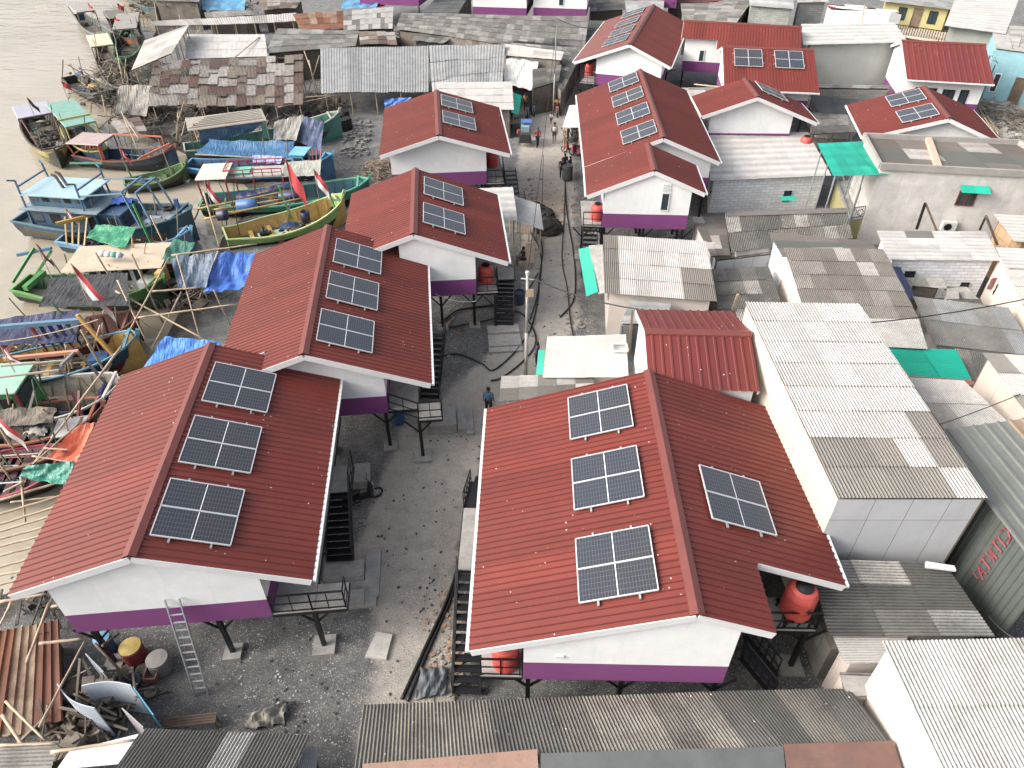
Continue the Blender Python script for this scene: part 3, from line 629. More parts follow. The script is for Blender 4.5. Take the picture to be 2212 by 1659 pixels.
for px, z, lb in (((1050, 610), 2.3, 'red water tank at the corner of the third left house'), ((1063, 360), 2.3, 'red tank half hidden under the eave of the fourth left house'), ((1092, 1440), 2.25, 'red tank peeking out under the left eave of the big right house'),
                  ((1290, 475), 2.3, 'red tank under the eave of the small house with the tall window'), ((1272, 163), 2.3, 'red tank left of the gable of the topmost red roof'), ((1738, 325), 2.3, 'red tank below the eave of the small house by the dark flat roof')):
    tank(P(*px, z)+V((0, .15, 0)), lb)
tank(tq, 'big red tank with a black emblem beside the notch of the big right roof', .5, 1.3, V((.25, -1, 0)))
g = MB(); q = tq-V((0, 0, .35))
for a, b in ((-.4, -.4), (.4, -.4), (.4, .4), (-.4, .4)): g.beam(q+V((a, b, 0)), q+V((a, b, .33)), .06)
for a, b, c_, d_ in ((-.5, -.4, .5, -.4), (-.5, .4, .5, .4), (-.4, -.5, -.4, .5), (.4, -.5, .4, .5), (0, -.5, 0, .5)): g.beam(q+V((a, b, .31)), q+V((c_, d_, .31)), .06)
single('tank_stand', g, STEEL, 'black steel stand under the big red tank with an emblem', 'stand')
# side gable walls seen on E5
g = MB(); c = E5.W(1.3, E5.sr+.01, 3.9)
# far purple and white houses along the top edge
def farhouse(px0, px1, z0, h, label, band=.9, win=None, depth=7):
    a, b = P(*px0, z0), P(*px1, z0); d = (b-a).normalized(); n_ = V((-d.y, d.x, 0)); t = thing('far_house', label, 'house', V((a.x, a.y, 0)), 'purple banded houses along the top edge')
    c = [a, b, b+n_*depth, a+n_*depth]; g = MB(); g.hexa(c+[q+V((0, 0, band)) for q in c]); g.build('wall_band', W_PURPLE, t)
    c = [q+V((0, 0, band)) for q in c]; g = MB(); g.hexa(c+[q+V((0, 0, h-band)) for q in c]); g.build('wall', W_WHITE, t)
    for q in c[:2]:
        g = MB(); g.beam(V((q.x, q.y, 0)), V((q.x, q.y, z0)), .15, None, V((0, 1, 0))); g.build('post', STEEL, t)
    g = MB(); m_ = (a+b)/2; r0, r1 = m_-n_*.5, m_+n_*(depth+.5); zt = z0+h; hw = (b-a).length/2+.6
    for sg in (-1, 1): corr(g, V((r0.x, r0.y, zt+1.2)), V((r1.x, r1.y, zt+1.2)), V((r1.x, r1.y, zt-.1))+d*sg*hw, V((r0.x, r0.y, zt-.1))+d*sg*hw, .25, .016, 'box', 1, 99, lift=0)
    g.build('roof', ST_RED, t)
    if win is not None:
        q = lerp(a, b, win)+V((0, 0, band+.9))-n_*.03; g = MB(); g.box(q, (.5, .04, 1.1), d, n_); wn = g.build('window', glassm(), t)
        g = MB(); g.box(q+V((0, 0, .58)), (.6, .06, .06), d, n_); g.box(q-V((0, 0, .58)), (.6, .06, .06), d, n_); g.box(q+d*.28, (.06, .06, 1.1), d, n_); g.box(q-d*.28, (.06, .06, 1.1), d, n_); g.build('frame', WFASC, wn)
farhouse((778, 8), (905, 14), 2.4, 2.4, 'purple banded house cut off by the top edge, above the long rust patched shed')
farhouse((1022, 32), (1137, 36), 2.4, 2.4, 'white house with purple base at the top edge, left of the pair')
farhouse((1152, 34), (1266, 38), 2.4, 2.4, 'white house with purple base and slim dark window at the top edge', win=.52)
farhouse((1366, 14), (1460, 18), 2.4, 2.2, 'sliver of purple base at the top edge behind the topmost red roof', band=1.1)
# ================================================================== SHACKS, SHEDS AND TOWN HOUSES
def q4(c): return [P(x, y, z) for x, y, z in c]
def wins(t, a, b, specs, zt):
    """openings on the wall a->b: (u, z, w, h, kind)"""
    d = (b-a); L = d.length; d = d.normalized(); nrm = V((d.y, -d.x, 0))
    for u, z, w_, h, kind in specs:
        c = V((a.x, a.y, 0))+d*u*L+V((0, 0, z))+nrm*.015; fm = {'wood': WOODB, 'white': WFASC, 'door': WOODB, 'dark': DARKIN, 'brown': paint('6d3526', .6, 0, .2, 3, .1)}[kind]
        g = MB(); g.box(c, (w_, .03, h), d, nrm); o = g.build('door' if kind == 'door' else 'window', glassm() if kind != 'door' else WOODB, t)
        g = MB(); f = .07
        for k in (-1, 1): g.box(c+d*k*w_/2+nrm*.02, (f, .07, h+f), d, nrm); g.box(c+V((0, 0, k*h/2))+nrm*.021, (w_-f, .07, f), d, nrm)
        if w_ > .7 and kind != 'door': g.box(c+nrm*.021, (f, .07, h-f), d, nrm)
        g.build('frame', fm, o)
def SH(label, c, mat, wm=W_DARK, ribs='v', pitch=.16, amp=.02, ins=.3, zb=0, sw=.85, sl=1.7, jit=0.0, sag=.0, drop=0, prof='sine', cat='shack', name='shack', group='tin roofed shacks', lift=.03, pick=None, sides=(1, 1, 1, 1), pm=None, win=None, posts=False, cap=None, edge=False, roofname='roof'):
    q = q4(c); cen = sum(q, V())/4; low = V((cen.x, cen.y, zb if isinstance(zb, (int, float)) else 0)); t = thing(name, label, cat, low, group)
    g = MB(); a = q if ribs == 'v' else [q[1], q[2], q[3], q[0]]
    corr(g, *a, pitch, amp, prof, sw, sl, jit, sag, seed=int(c[0][0]*3+c[0][1]), lift=lift, drop=drop, pick=pick); rf = g.build(roofname, mat, t)
    w_ = []
    for p in q:
        d = V((cen.x-p.x, cen.y-p.y, 0)); k = min(.4, ins*1.4/max(.1, d.length)); w_.append(V((p.x, p.y, p.z-.1))+d*k+V((0, 0, (cen.z-p.z)*k)))
    # wall order: w_[3]=front left, w_[2]=front right, w_[1]=back right, w_[0]=back left
    ring = [w_[3], w_[2], w_[1], w_[0]]
    if posts:
        for i in range(4):
            A_, B_ = ring[i], ring[(i+1) % 4]; n_ = max(1, round((B_-A_).length/2.2))
            for k in range(n_):
                p = lerp(A_, B_, k/n_); g = MB(); g.tube([V((p.x, p.y, -.3)), p], .05, 5); g.build('post', pm or BAMB, t)
        for i in (0, 2):
            g = MB(); g.tube([ring[i], ring[i+1]], .05, 5); g.build('beam', WOODB, t)
    if wm:
        mats = wm if isinstance(wm, (list, tuple)) else [wm]*4; done = {}
        for i in range(4):
            if not sides[i]: continue
            m_ = mats[i]; g = done.setdefault(m_.name, (MB(), m_))[0]; A_, B_ = ring[i], ring[(i+1) % 4]
            g.wall(V((A_.x, A_.y, 0)), V((B_.x, B_.y, 0)), zb, A_.z, B_.z, .08, i*3.7)
        wo = [gg.build('wall', mm, t) for gg, mm in done.values()]
    g = MB(); g.poly([p-V((0, 0, .03)) for p in ring]); 
    if wm: g.build('ceiling', DARKIN, t)
    if win:
        for side, specs in win: wins(t, ring[side], ring[(side+1) % 4], specs, 0)
    if cap:   # (edge index start, material, width) ridge cap strip along the top edge
        a_, b_ = q[0], q[1]; g = MB(); u = (q[3]-q[0]).normalized(); up = V((0, 0, .06))
        g.poly([a_-u*.3+up*.2, b_-u*.3+up*.2, b_+up*1.4, a_+up*1.4]); g.poly([a_+up*1.4, b_+up*1.4, b_+u*.3+up*.9, a_+u*.3+up*.9]); g.build('ridge_cap', cap, t)
    if edge:
        g = MB()
        for i, j in ((3, 2), (0, 3), (2, 1)): g.beam(q[i]-V((0, 0, .06)), q[j]-V((0, 0, .06)), .04, .1)
        g.build('fascia', WFASC, t)
    return t, q, ring
# --- foreground
t, q, rg_ = SH('long weathered cement roof shed across the bottom of the picture, below the big right house', [(785, 1522, 2.0), (1590, 1492, 2.0), (1700, 1625, 2.75), (765, 1665, 2.75)], ST_DARK, W_DARK, sw=1.0, sl=3, pitch=.17, amp=.026, sides=(0, 1, 1, 1), name='shed', cat='shed')
t, q, rg_ = SH('dark corrugated shed roof at the right end of the long shed, above the terracotta cap', [(1592, 1492, 2.08), (1835, 1487, 2.08), (1925, 1610, 2.8), (1690, 1622, 2.8)], ST_DARK, W_DARK, sw=1.0, sl=1.6, pitch=.17, amp=.026, sides=(0, 1, 1, 1), name='shed', cat='shed')
def slab(label, c, mat, th=.05, name='ridge_board', cat='roof board', group=None):
    q = q4(c); g = MB(); g.hexa([p-V((0, 0, th)) for p in (q[3], q[2], q[1], q[0])]+[q[3], q[2], q[1], q[0]])
    return single(name, g, mat, label, cat, group)
slab('peach painted ridge board at the bottom edge of the long cement roof', [(785, 1650, 2.8), (1160, 1618, 2.86), (1166, 1700, 2.8), (780, 1720, 2.8)], paint('a57c66', .85, 0, .2, 2, .4))
slab('dark grey ridge flashing at the bottom edge between peach and terracotta boards', [(1168, 1627, 2.86), (1692, 1612, 2.86), (1700, 1700, 2.8), (1168, 1700, 2.8)], paint('5f6364', .6, 0, .2, 1.5, .3))
slab('terracotta ridge board at the bottom right, beside the tall cream wall', [(1694, 1607, 2.9), (1930, 1600, 2.9), (1960, 1700, 2.85), (1705, 1700, 2.85)], paint('80584c', .85, 0, .3, 1.2, .6))
SH('dark corrugated roof with one white strip at the bottom left, below the gravel yard', [(315, 1573, 2.3), (672, 1588, 2.3), (625, 1690, 2.7), (225, 1700, 2.7)], sheet('dark_white_strip', [(0, '77756f'), (.4, '83817b'), (.84, 'd9d5d0')], dirt=(.03, .03, .03), vd=.85, blot=.4), W_DARK, pick=lambda u, v, r: .9 if .45 < u < .66 else r*.8, sw=.85, sl=3, pitch=.17, amp=.028, name='shed', cat='shed')
SH('small blue grey sheet lean-to tucked behind the bottom left dark roof', [(655, 1612, 1.8), (688, 1612, 1.8), (680, 1700, 1.8), (630, 1700, 1.8)], ST_ZINC, W_DARK, pitch=.12)
SH('mossy corrugated roof in the bottom left corner', [(0, 1608, 1.9), (128, 1600, 1.9), (100, 1700, 1.6), (-60, 1700, 1.6)], ST_ASB, W_DARK, ribs='u', pitch=.17, amp=.026)
slab('white board with a faded pink blotch lying along the bottom left roof', [(150, 1622, 2.0), (300, 1585, 2.2), (255, 1650, 2.2), (122, 1662, 2.0)], paint('d9dbe2', .6, 0, .12, .8, .1), .03, 'board', 'board')
SH('heap of rusted sheets roofing a low shed at the left edge beside the screened pen', [(-60, 1375, 1.1), (126, 1335, 1.2), (135, 1565, 1.0), (-120, 1600, .7)], ST_RUSTY2, W_DARK, ribs='v', pitch=.35, amp=.035, sw=.8, sl=9, jit=.35, sag=.12, prof='box', lift=.05)
SH('tall cream box building with white corrugated roof in the bottom right corner', [(1905, 1385, 4.4), (2330, 1375, 4.4), (2520, 1700, 4.9), (2052, 1700, 4.9)], ST_WHITE, [W_PINK, W_PINK, W_PINK, W_PINK], sw=1.0, sl=2.0, pitch=.18, amp=.03, name='box_house', cat='house', ins=.15)
t, q, _ = SH('patchwork corrugated roof right of the emblem tank, rib lines running across', [(1738, 1208, 3.2), (2040, 1215, 3.3), (2150, 1375, 3.1), (1795, 1375, 2.9)], sheet('patchwork', [(0, '77756f'), (.45, '8b8983'), (.62, 'b6b5b2'), (.85, 'd6d2ca')], dirt=(.04, .04, .04), vd=.85, blot=.55, speck=.5), [W_SLAT]*4, ribs='u', pitch=.17, amp=.026, sw=1.0, sl=1.8, jit=.06)
SH('ivory corrugated lean-to roof below the patchwork roof', [(1797, 1372, 2.75), (1965, 1372, 2.75), (1922, 1432, 2.5), (1822, 1434, 2.5)], ST_CLEAN, [W_PINK]*4, ribs='u', pitch=.17, amp=.026)
slab('grey weathered fibre board roofing a low cream enclosure beside the bottom right building', [(1815, 1458, 2.2), (1908, 1462, 2.2), (1918, 1500, 2.1), (1832, 1505, 2.1)], CONC, .05, 'board', 'board')
SH('low cream masonry enclosure between the long shed and the tall bottom right building', [(1812, 1452, 2.1), (1915, 1455, 2.1), (1922, 1508, 2.0), (1826, 1515, 2.0)], ST_ASB, W_PINK, ribs='u', ins=.05)
# tall box with white roof (right of the big red roof)
t, q, rg_ = SH('tall box house with long white corrugated roof patched grey, right of the big red house', [(1610, 652, 6.5), (1856, 656, 6.5), (2133, 1077, 5.9), (1812, 1077, 5.9)], None or sheet('white_patched_tall', [(0, 'e2deda'), (.5, 'e8e4e0'), (.74, 'd8d4ce'), (.78, '97928a')], dirt=(.055, .05, .047), vd=.55, blot=.2, speck=.2), [W_GREYB, W_CREAM, W_CREAM, W_CREAM], sw=.9, sl=1.3, pitch=.18, amp=.03, name='box_house', cat='house', ins=.04, pick=lambda u, v, r: .9 if (v > .8 and r > .3) or (v > .6 and u > .75 and r > .15) else r*.7, group='box shaped houses')
# ribbed metal fence hall far right
t = thing('metal_hall', 'grey ribbed metal hall at the right edge with red scrawl painted on its side', 'building', P(2120, 1330, 0)); 
a, b = P(1900, 1105, 4.9), P(2225, 1440, 4.9); d = (b-a).normalized(); nn = V((-d.y, d.x, 0)); nn = nn if nn.x > 0 else -nn; L = (b-a).length
a, b = P(2030, 930, 5.2), P(2280, 1255, 5.2); d = V((b.x-a.x, b.y-a.y, 0)).normalized(); L = V((b.x-a.x, b.y-a.y, 0)).length; nn = V((-d.y, d.x, 0)); nn = nn if nn.x > 0 else -nn
g = MB(); A0 = V((a.x, a.y, 0)); N_ = int(L/.25)
for k in range(N_):
    for u0, u1, o0, o1 in ((0, .6, 0, 0), (.6, .7, 0, .05), (.7, .9, .05, .05), (.9, 1, .05, 0)):
        p0, p1 = A0+d*((k+u0)*.25)-nn*o0, A0+d*((k+u1)*.25)-nn*o1
        g.poly([p1, p0, V((p0.x, p0.y, 5.15)), V((p1.x, p1.y, 5.15))], None, [(.5, .5, o0 > 0 and .0 or .6)]*4)
g.build('wall', sheet('metal_wall', [(0, '707977'), (.5, '7a8380')], dirt=(.08, .08, .075), vd=.5, blot=.4, rough=.5, metal=.2), t)
g = MB(); w2 = 5.0; corr(g, A0+nn*w2+V((0, 0, 5.9)), A0+d*L+nn*w2+V((0, 0, 5.9)), A0+d*L-nn*.25+V((0, 0, 5.2)), A0-nn*.25+V((0, 0, 5.2)), .5, .03, 'box', 2.0, 99, lift=0)
# ribs along the length instead
g = MB(); corr(g, A0+nn*w2+V((0, 0, 5.9)), A0-nn*.25+V((0, 0, 5.2)), A0+d*L-nn*.25+V((0, 0, 5.2)), A0+d*L+nn*w2+V((0, 0, 5.9)), .45, .03, 'box', .95, 99, lift=0, seed=5)
g.build('roof', sheet('metal_roof', [(0, '8f9490'), (.45, '9b9f9a'), (.8, 'b09a84')], dirt=(.13, .12, .1), vd=.4, blot=.35, rough=.45, metal=.25), t)
def scrawl(pts_list, o, ex, ez, k, r, mat, parent, name='painted_writing'):
    g = MB()
    for pts in pts_list:
        g.tube([o+ex*x*k+ez*z*k for x, z in pts], r, 4)
    return g.build(name, mat, parent)
redp = paint('a5303c', .8, 0, .1, 5, .1)
o_ = on_plane(2118, 1262, A0, nn)-nn*.07
LET = [[(.7, 1), (.2, .9), (0, .5), (.2, .1), (.7, 0)], [(1.1, .9), (1.05, 0)], [(1.4, 1), (2.1, 1.0)], [(1.75, 1), (1.7, 0)], [(2.4, 0), (2.45, 1), (2.8, .1), (3.0, 1)], [(3.3, 1), (4.0, 1)], [(3.65, 1), (3.6, 0)], [(4.2, 0), (4.5, 1), (4.85, 0)], [(4.3, .4), (4.75, .4)], [(5.3, 1), (5.25, .35)], [(5.25, .12), (5.25, .05)]]
pa, pb = on_plane(2192, 1160, A0, nn), on_plane(2122, 1262, A0, nn); ex_ = (pb-pa); LT = ex_.length; ex_.normalize(); ez_ = ex_.cross(nn).normalized()
ez_ = ez_ if (on_plane(2145, 1195, A0, nn)-on_plane(2157, 1211, A0, nn)).dot(ez_) > 0 else -ez_
scrawl(LET, pa-nn*.08, ex_, ez_, LT/5.4, .03, redp, t)
slab('white plank bridging the gap between the tall box house and the metal hall', [(2000, 1212, 3.6), (2062, 1222, 3.6), (2066, 1232, 3.6), (2000, 1224, 3.6)], WFASC, .08, 'plank', 'plank')
# behind / beside the tall box
SH('pale grey lean-to roof right of the tall box house, beside the cream wall', [(1962, 815, 4.4), (2082, 822, 4.4), (2200, 932, 4.0), (2040, 930, 4.0)], ST_WHITE, W_PINK, pitch=.17, amp=.024)
SH('cream rendered house at the right edge with corrugated roof and peeling rust corner', [(2122, 762, 4.6), (2260, 770, 4.6), (2420, 900, 5.2), (2225, 905, 4.6)], ST_MIXW, wallm('c9beb2', 'board', stain=.12, bw=2.5, bh=2.6), ribs='v', ins=.2, name='box_house', cat='house', group='box shaped houses')
SH('bright teal corrugated roof right of the tall white roof', [(1915, 752, 2.9), (2066, 755, 2.9), (2100, 822, 2.7), (1965, 815, 2.7)], ST_TEAL, W_CONC, ribs='u', pitch=.17, amp=.02)
slab('terracotta edge board along the bottom of the teal corrugated roof', [(1964, 812, 2.8), (2098, 820, 2.8), (2110, 832, 2.75), (1975, 826, 2.75)], paint('a55a4a', .7, 0, .2, 2, .3))
SH('pale corrugated lean-to just above the teal corrugated roof', [(1872, 688, 3.3), (1985, 690, 3.3), (2004, 755, 3.0), (1912, 750, 3.0)], ST_WHITE, W_CONC, pitch=.15)
SH('dark corrugated low roof right of the teal corrugated roof', [(2062, 752, 2.3), (2125, 762, 2.3), (2125, 818, 2.1), (2098, 822, 2.1)], ST_DARK, W_CONC, pitch=.16)
SH('large mossy brown patchwork roof, right of the white patched roof with the teal awning', [(1693, 535, 3.4), (1908, 538, 3.4), (1990, 699, 2.9), (1742, 690, 2.9)], sheet('brown_patched', [(0, '928b83'), (.35, '9e978f'), (.62, 'aca69f'), (.88, 'd8d2cb')], dirt=(.055, .05, .042), vd=.85, blot=.35, speck=.4), [W_PINK]*4, pitch=.16, amp=.024, sw=.9, sl=1.2)
SH('narrow white and grey mottled roof strip behind the mossy brown roof', [(1660, 502, 3.3), (1882, 521, 3.2), (1893, 538, 3.1), (1690, 556, 3.1)], ST_PATCH, [W_BLOCK]*4, ribs='u', pitch=.3, amp=.01, lift=.01)
SH('dark ribbed shed roof with brown ridge cap, left of the yellow balcony', [(1566, 463, 2.9), (1830, 455, 2.9), (1842, 515, 2.4), (1580, 546, 2.4)], ST_DARK, W_CONC, pitch=.18, amp=.028, cap=paint('77706c', .7, 0, .2, 2, .3))
SH('flat dark patched roof between the tall window house and the ribbed shed', [(1494, 470, 2.3), (1566, 467, 2.4), (1578, 552, 2.2), (1535, 553, 2.2)], ST_PATCH, W_CONC, ribs='u', pitch=.4, amp=.008, sl=.8)
SH('low grey panelled shed below the dark ribbed roof', [(1540, 548, 2.1), (1690, 528, 2.2), (1690, 545, 2.0), (1545, 562, 2.0)], ST_ASB, [W_GREYB]*4, ribs='u', pitch=.3, amp=.01, ins=.05)
SH('wide low dark corrugated roof behind the side on red house', [(1532, 582, 1.9), (1660, 575, 1.9), (1705, 700, 1.7), (1560, 700, 1.7)], ST_DARK, W_CONC, pitch=.16, amp=.024, sl=1.4)
SH('grimy corrugated strip squeezed between the side on red house and the tall box', [(1612, 700, 1.9), (1640, 700, 1.9), (1665, 850, 1.7), (1632, 850, 1.7)], ST_DARK, W_CONC, pitch=.16, amp=.024)
t, q, _ = SH('pink washed house with white corrugated roof patched dark at both ends, beside the lane', [(1303, 507, 3.2), (1526, 521, 3.2), (1549, 652, 2.8), (1306, 634, 2.8)], sheet('white_dark_ends', [(0, 'e2deda'), (.6, 'e8e4e0'), (.8, '968f87')], vd=.5, blot=.12, speck=.2), [W_PINK]*4, pick=lambda u, v, r: .9 if (u < .13) or (u > .7 and v > .6 and r > .25) else r*.75, pitch=.17, amp=.026, sw=.85, sl=1.3, name='house_with_awning', cat='house')
SH('grey fibre slab wall box under the front edge of the pink washed house', [(1362, 648, 2.5), (1450, 655, 2.5), (1440, 700, 2.4), (1340, 700, 2.4)], ST_ZINC, paint('8d9092', .8, 0, .1, 1, .2), ribs='u', pitch=.5, amp=.004, ins=.02)
slab('narrow grey corrugated porch strip along the left side of the pink washed house', [(1272, 530, 2.7), (1302, 528, 2.95), (1306, 632, 2.7), (1292, 634, 2.5)], CONC, .04, 'porch_roof', 'porch roof')
def awn(label, c, mat=ST_TEAL, ribs='u', pitch=.16):
    q = q4(c); g = MB(); a = q if ribs == 'v' else [q[1], q[2], q[3], q[0]]
    corr(g, *a, pitch, .015, 'sine', 1.2, 9, lift=0); return single('awning', g, mat, label, 'awning')
awn('teal awning along the lane side of the pink washed house', [(1249, 538, 2.4), (1273, 533, 2.65), (1292, 630, 2.6), (1267, 640, 2.35)])
SH('small white corrugated shop roof with a white frame left lying on it', [(1182, 728, 2.7), (1352, 722, 2.9), (1358, 815, 2.8), (1172, 817, 2.6)], ST_CLEAN, W_PINK, ribs='u', pitch=.14, amp=.015)
awn('narrow teal awning on the lane side of the white shop roof', [(1163, 756, 2.3), (1177, 755, 2.5), (1172, 815, 2.45), (1157, 817, 2.25)])
SH('striped white and dark corrugated strip roof behind the big right house', [(1083, 813, 2.5), (1282, 806, 2.6), (1285, 850, 2.5), (1078, 868, 2.4)], ST_MIXW, W_PINK, ribs='u', pitch=.15, amp=.022, sl=.9)
g = MB()
cq = P(1338, 752, 2.95)
for i in range(4):
    a = [(-.35, -.3), (.35, -.3), (.35, .3), (-.35, .3)]; g.beam(cq+V((*a[i], .05)), cq+V((*a[(i+1) % 4], .05)), .07)
single('window_frame', g, WFASC, 'square white frame lying on the small white shop roof', 'frame')
g = MB(); g.poly([P(1370, 760, 2.9)]*0 or [P(1371, 745, 2.95), P(1396, 750, 2.95), P(1392, 764, 2.98), P(1373, 762, 2.92)]); 
# --- mid right
t, q, _ = SH('white sheeted roof house of pale blocks with a small teal window awning', [(1534, 290, 3.0), (1745, 285, 3.0), (1796, 379, 2.6), (1533, 391, 2.5)], ST_CLEAN, [W_BLOCK]*4, ribs='u', pitch=1.2, amp=.008, sl=.9, sw=.9, lift=.02, name='block_house', cat='house', win=[(0, [(.7, 1.0, .45, .7, 'dark')])])
awn('small teal awning over the window of the pale block house', [(1685, 424, 1.75), (1718, 423, 1.75), (1720, 433, 1.55), (1688, 434, 1.55)], ribs='v')
t, q, rgt = SH('vivid green teal flat roof between the white sheeted roof and the concrete building', [(1765, 310, 5.3), (1868, 305, 5.1), (1944, 376, 4.75), (1800, 381, 5.0)], ST_TEAL, None, pm=ALU, ribs='u', pitch=.9, amp=.008, sw=1.2, sl=.8, lift=.015, name='canopy', cat='canopy', posts=True)
t, q, rgt = SH('large bare concrete building with mottled patched roof, small teal awning over a brown window', [(1865, 297, 5.6), (2198, 312, 5.6), (2330, 385, 5.2), (1900, 362, 5.2)], ST_PATCH, [W_CONC]*4, ribs='u', pitch=.8, amp=.008, sw=1.6, sl=2.2, lift=.015, name='concrete_building', cat='building', ins=.1, group='box shaped houses')
g = MB()
for i, j in ((0, 1), (1, 2), (2, 3), (3, 0)): g.beam(q[i]+V((0, 0, .1)), q[j]+V((0, 0, .1)), .18, .4)
g.build('parapet', wallm('93918d', stain=.3), t)
a_, b_ = rgt[0], rgt[1]
g = MB(); m0 = lerp(q[0], q[1], .42); m1 = lerp(q[3], q[2], .3); g.beam(m0+V((0, 0, .12)), m1+V((0, 0, .12)), .35, .25); g.build('beam', paint('d2a58c', .8, 0, .1, 2, .2), t)
dd = (b_-a_).normalized(); dd.z = 0; nn2 = V((dd.y, -dd.x, 0))
def on_wall(x, y): 
    p = on_plane(x, y, V((a_.x, a_.y, 0)), nn2); return ((p-V((a_.x, a_.y, 0))).dot(dd)/(b_-a_).length, p.z, p)
u, z, p = on_wall(2087, 428); wins(t, a_, b_, [(u, z, 1.0, .9, 'brown')], 0)
u, z, p = on_wall(2104, 404); g = MB(); corr(g, p-dd*.85+V((0, 0, .1)), p+dd*.85+V((0, 0, .1)), p+dd*.85+nn2*.6-V((0, 0, .15)), p-dd*.85+nn2*.6-V((0, 0, .15)), .14, .015, lift=0); g.build('window_awning', ST_TEAL, t)
u, z, p = on_wall(2046, 484)
ac = thing('air_conditioner', 'white air conditioner unit on the foot of the bare concrete wall', 'air conditioner', p)
g = MB(); g.box(p+nn2*.25, (.85, .35, .6), dd, nn2); g.build('case', paint('c9ccc9', .5, 0, .1, 3, .2), ac)
g = MB(); g.lathe(p+nn2*.43-dd*.1, [(.23, 0), (.23, .02), (.05, .03)], 20, nn2); g.build('fan_grille', STEEL, ac)
# yellow balcony
t = thing('balcony_house', 'yellow walled house with a grey railed balcony, left of the concrete building', 'house', P(1870, 500, 0))
p0, p1, p2, p3 = P(1833, 478, 1.6), P(1900, 470, 1.6), P(1935, 385, 1.6), P(1805, 395, 1.6)
g = MB(); g.hexa([V((p.x, p.y, 0)) for p in (p0, p1, p2, p3)]+[p0, p1, p2, p3]); g.build('wall', W_YEL, t)
g = MB(); g.hexa([p+V((0, 0, .01)) for p in (p0, p1, p2, p3)]+[p+V((0, 0, .09)) for p in (p0, p1, p2, p3)]); g.build('balcony_floor', CONC, t)
g = MB(); g.wall(lerp(p1, p2, .15), lerp(p1, p2, 1), 1.7, 3.9, 3.9, .15); g.wall(lerp(p3, p2, .35), p2-V((0, .3, 0)), 1.7, 3.9, 3.9, .15); g.build('upper_wall', W_YEL, t)
for u0, u1, z0, z1 in ((.55, .68, 1.7, 3.4), (.78, .9, 1.9, 3.3)):
    A_, B_ = lerp(p3, p2, u0)-V((0, .2, 0)), lerp(p3, p2, u1)-V((0, .2, 0)); g = MB(); g.hexa([V((A_.x, A_.y-.06, z0)), V((B_.x, B_.y-.06, z0)), V((B_.x, B_.y, z0)), V((A_.x, A_.y, z0)), V((A_.x, A_.y-.06, z1)), V((B_.x, B_.y-.06, z1)), V((B_.x, B_.y, z1)), V((A_.x, A_.y, z1))]); g.build('door', paint('4b211f', .6), t)
g = MB(); st = paint('8b9094', .5, .2, .1, 2, .1)
a, b = p0+V((.1, .1, .1)), p1+V((-.1, .1, .1)); up = V((0, 0, .8))
for z in (.1, .8): g.beam(a+V((0, 0, z)), b+V((0, 0, z)), .05)
for k in range(15): q_ = lerp(a, b, k/14); g.beam(q_, q_+up, .03)
for k in (.3, .75):
    q_ = lerp(a, b, k); 
    for s1, s2 in ((-.25, .4), (.25, .4)): g.beam(q_+V((s1, -.02, .4)), q_+V((0, -.02, .65)), .04); g.beam(q_+V((s1, -.02, .4)), q_+V((0, -.02, .15)), .04)
a2 = p3+V((.1, 0, .1)); 
for z in (.1, .8): g.beam(a+V((0, 0, z)), a2+V((0, 0, z)), .05)
g.beam(a, a+V((0, 0, 2.2)), .1); g.beam(a2, a2+V((0, 0, 2.2)), .1); g.beam(lerp(a, a2, .5), lerp(a, a2, .5)+V((0, 0, 2.2)), .08)
g.build('railing', st, t)
SH('white sheet roof with grey patches over a pale block wall near the concrete building', [(1893, 499, 3.0), (2130, 500, 3.0), (2164, 564, 2.6), (1918, 561, 2.6)], sheet('white_grey_patches', [(0, 'e4e1dd'), (.7, 'eae7e3'), (.75, '86847f')], vd=.3, blot=.2), [W_BLOCK]*4, ribs='u', pitch=.3, amp=.01, sw=.75, sl=1.6, name='block_house', cat='house', win=[(0, [(.22, 1.6, .5, .3, 'dark'), (.83, .9, .4, .3, 'dark')])])
SH('worn blue tinged corrugated roof with white spatters, right of the mossy brown roof', [(1972, 640, 2.7), (2178, 664, 2.7), (2240, 770, 2.3), (2016, 745, 2.3)], sheet('blue_grey_worn', [(0, 'a5a8a8'), (.4, '8b8a86'), (.7, '97958f')], dirt=(.05, .05, .05), vd=.8, blot=.45, speck=1.0), W_CONC, pitch=.15, amp=.024)
SH('little rust stained corrugated roof over a slatted store beneath the pale block wall', [(1960, 600, 1.9), (2038, 600, 1.9), (2046, 624, 1.6), (1970, 618, 1.6)], ST_ASB, W_WOOD, pitch=.14)
slab('square of rusty board on the low roof below the pale block wall', [(2046, 623, 1.8), (2070, 622, 1.8), (2072, 645, 1.8), (2045, 646, 1.8)], CONC, .08, 'board', 'board')
SH('low dark corrugated roof behind the square board', [(2035, 618, 1.5), (2090, 620, 1.5), (2113, 647, 1.4), (2050, 645, 1.4)], ST_ASB, W_CONC, pitch=.14)
SH('house with pale sheet roof and cream wall at the right edge, clothes hung beside it', [(2150, 535, 3.2), (2300, 540, 3.2), (2340, 585, 3.0), (2170, 580, 3.0)], ST_CLEAN, W_PINK, ribs='u', pitch=.4, amp=.008, name='box_house', cat='house', group='box shaped houses')
SH('white corrugated roof with brown streaks over a cream wall at the right edge', [(2168, 582, 3.2), (2320, 582, 3.2), (2420, 720, 3.0), (2232, 700, 3.0)], ST_MIXW, wallm('c8bcad', stain=.15), pitch=.16, name='box_house', cat='house', group='box shaped houses', ins=.15)
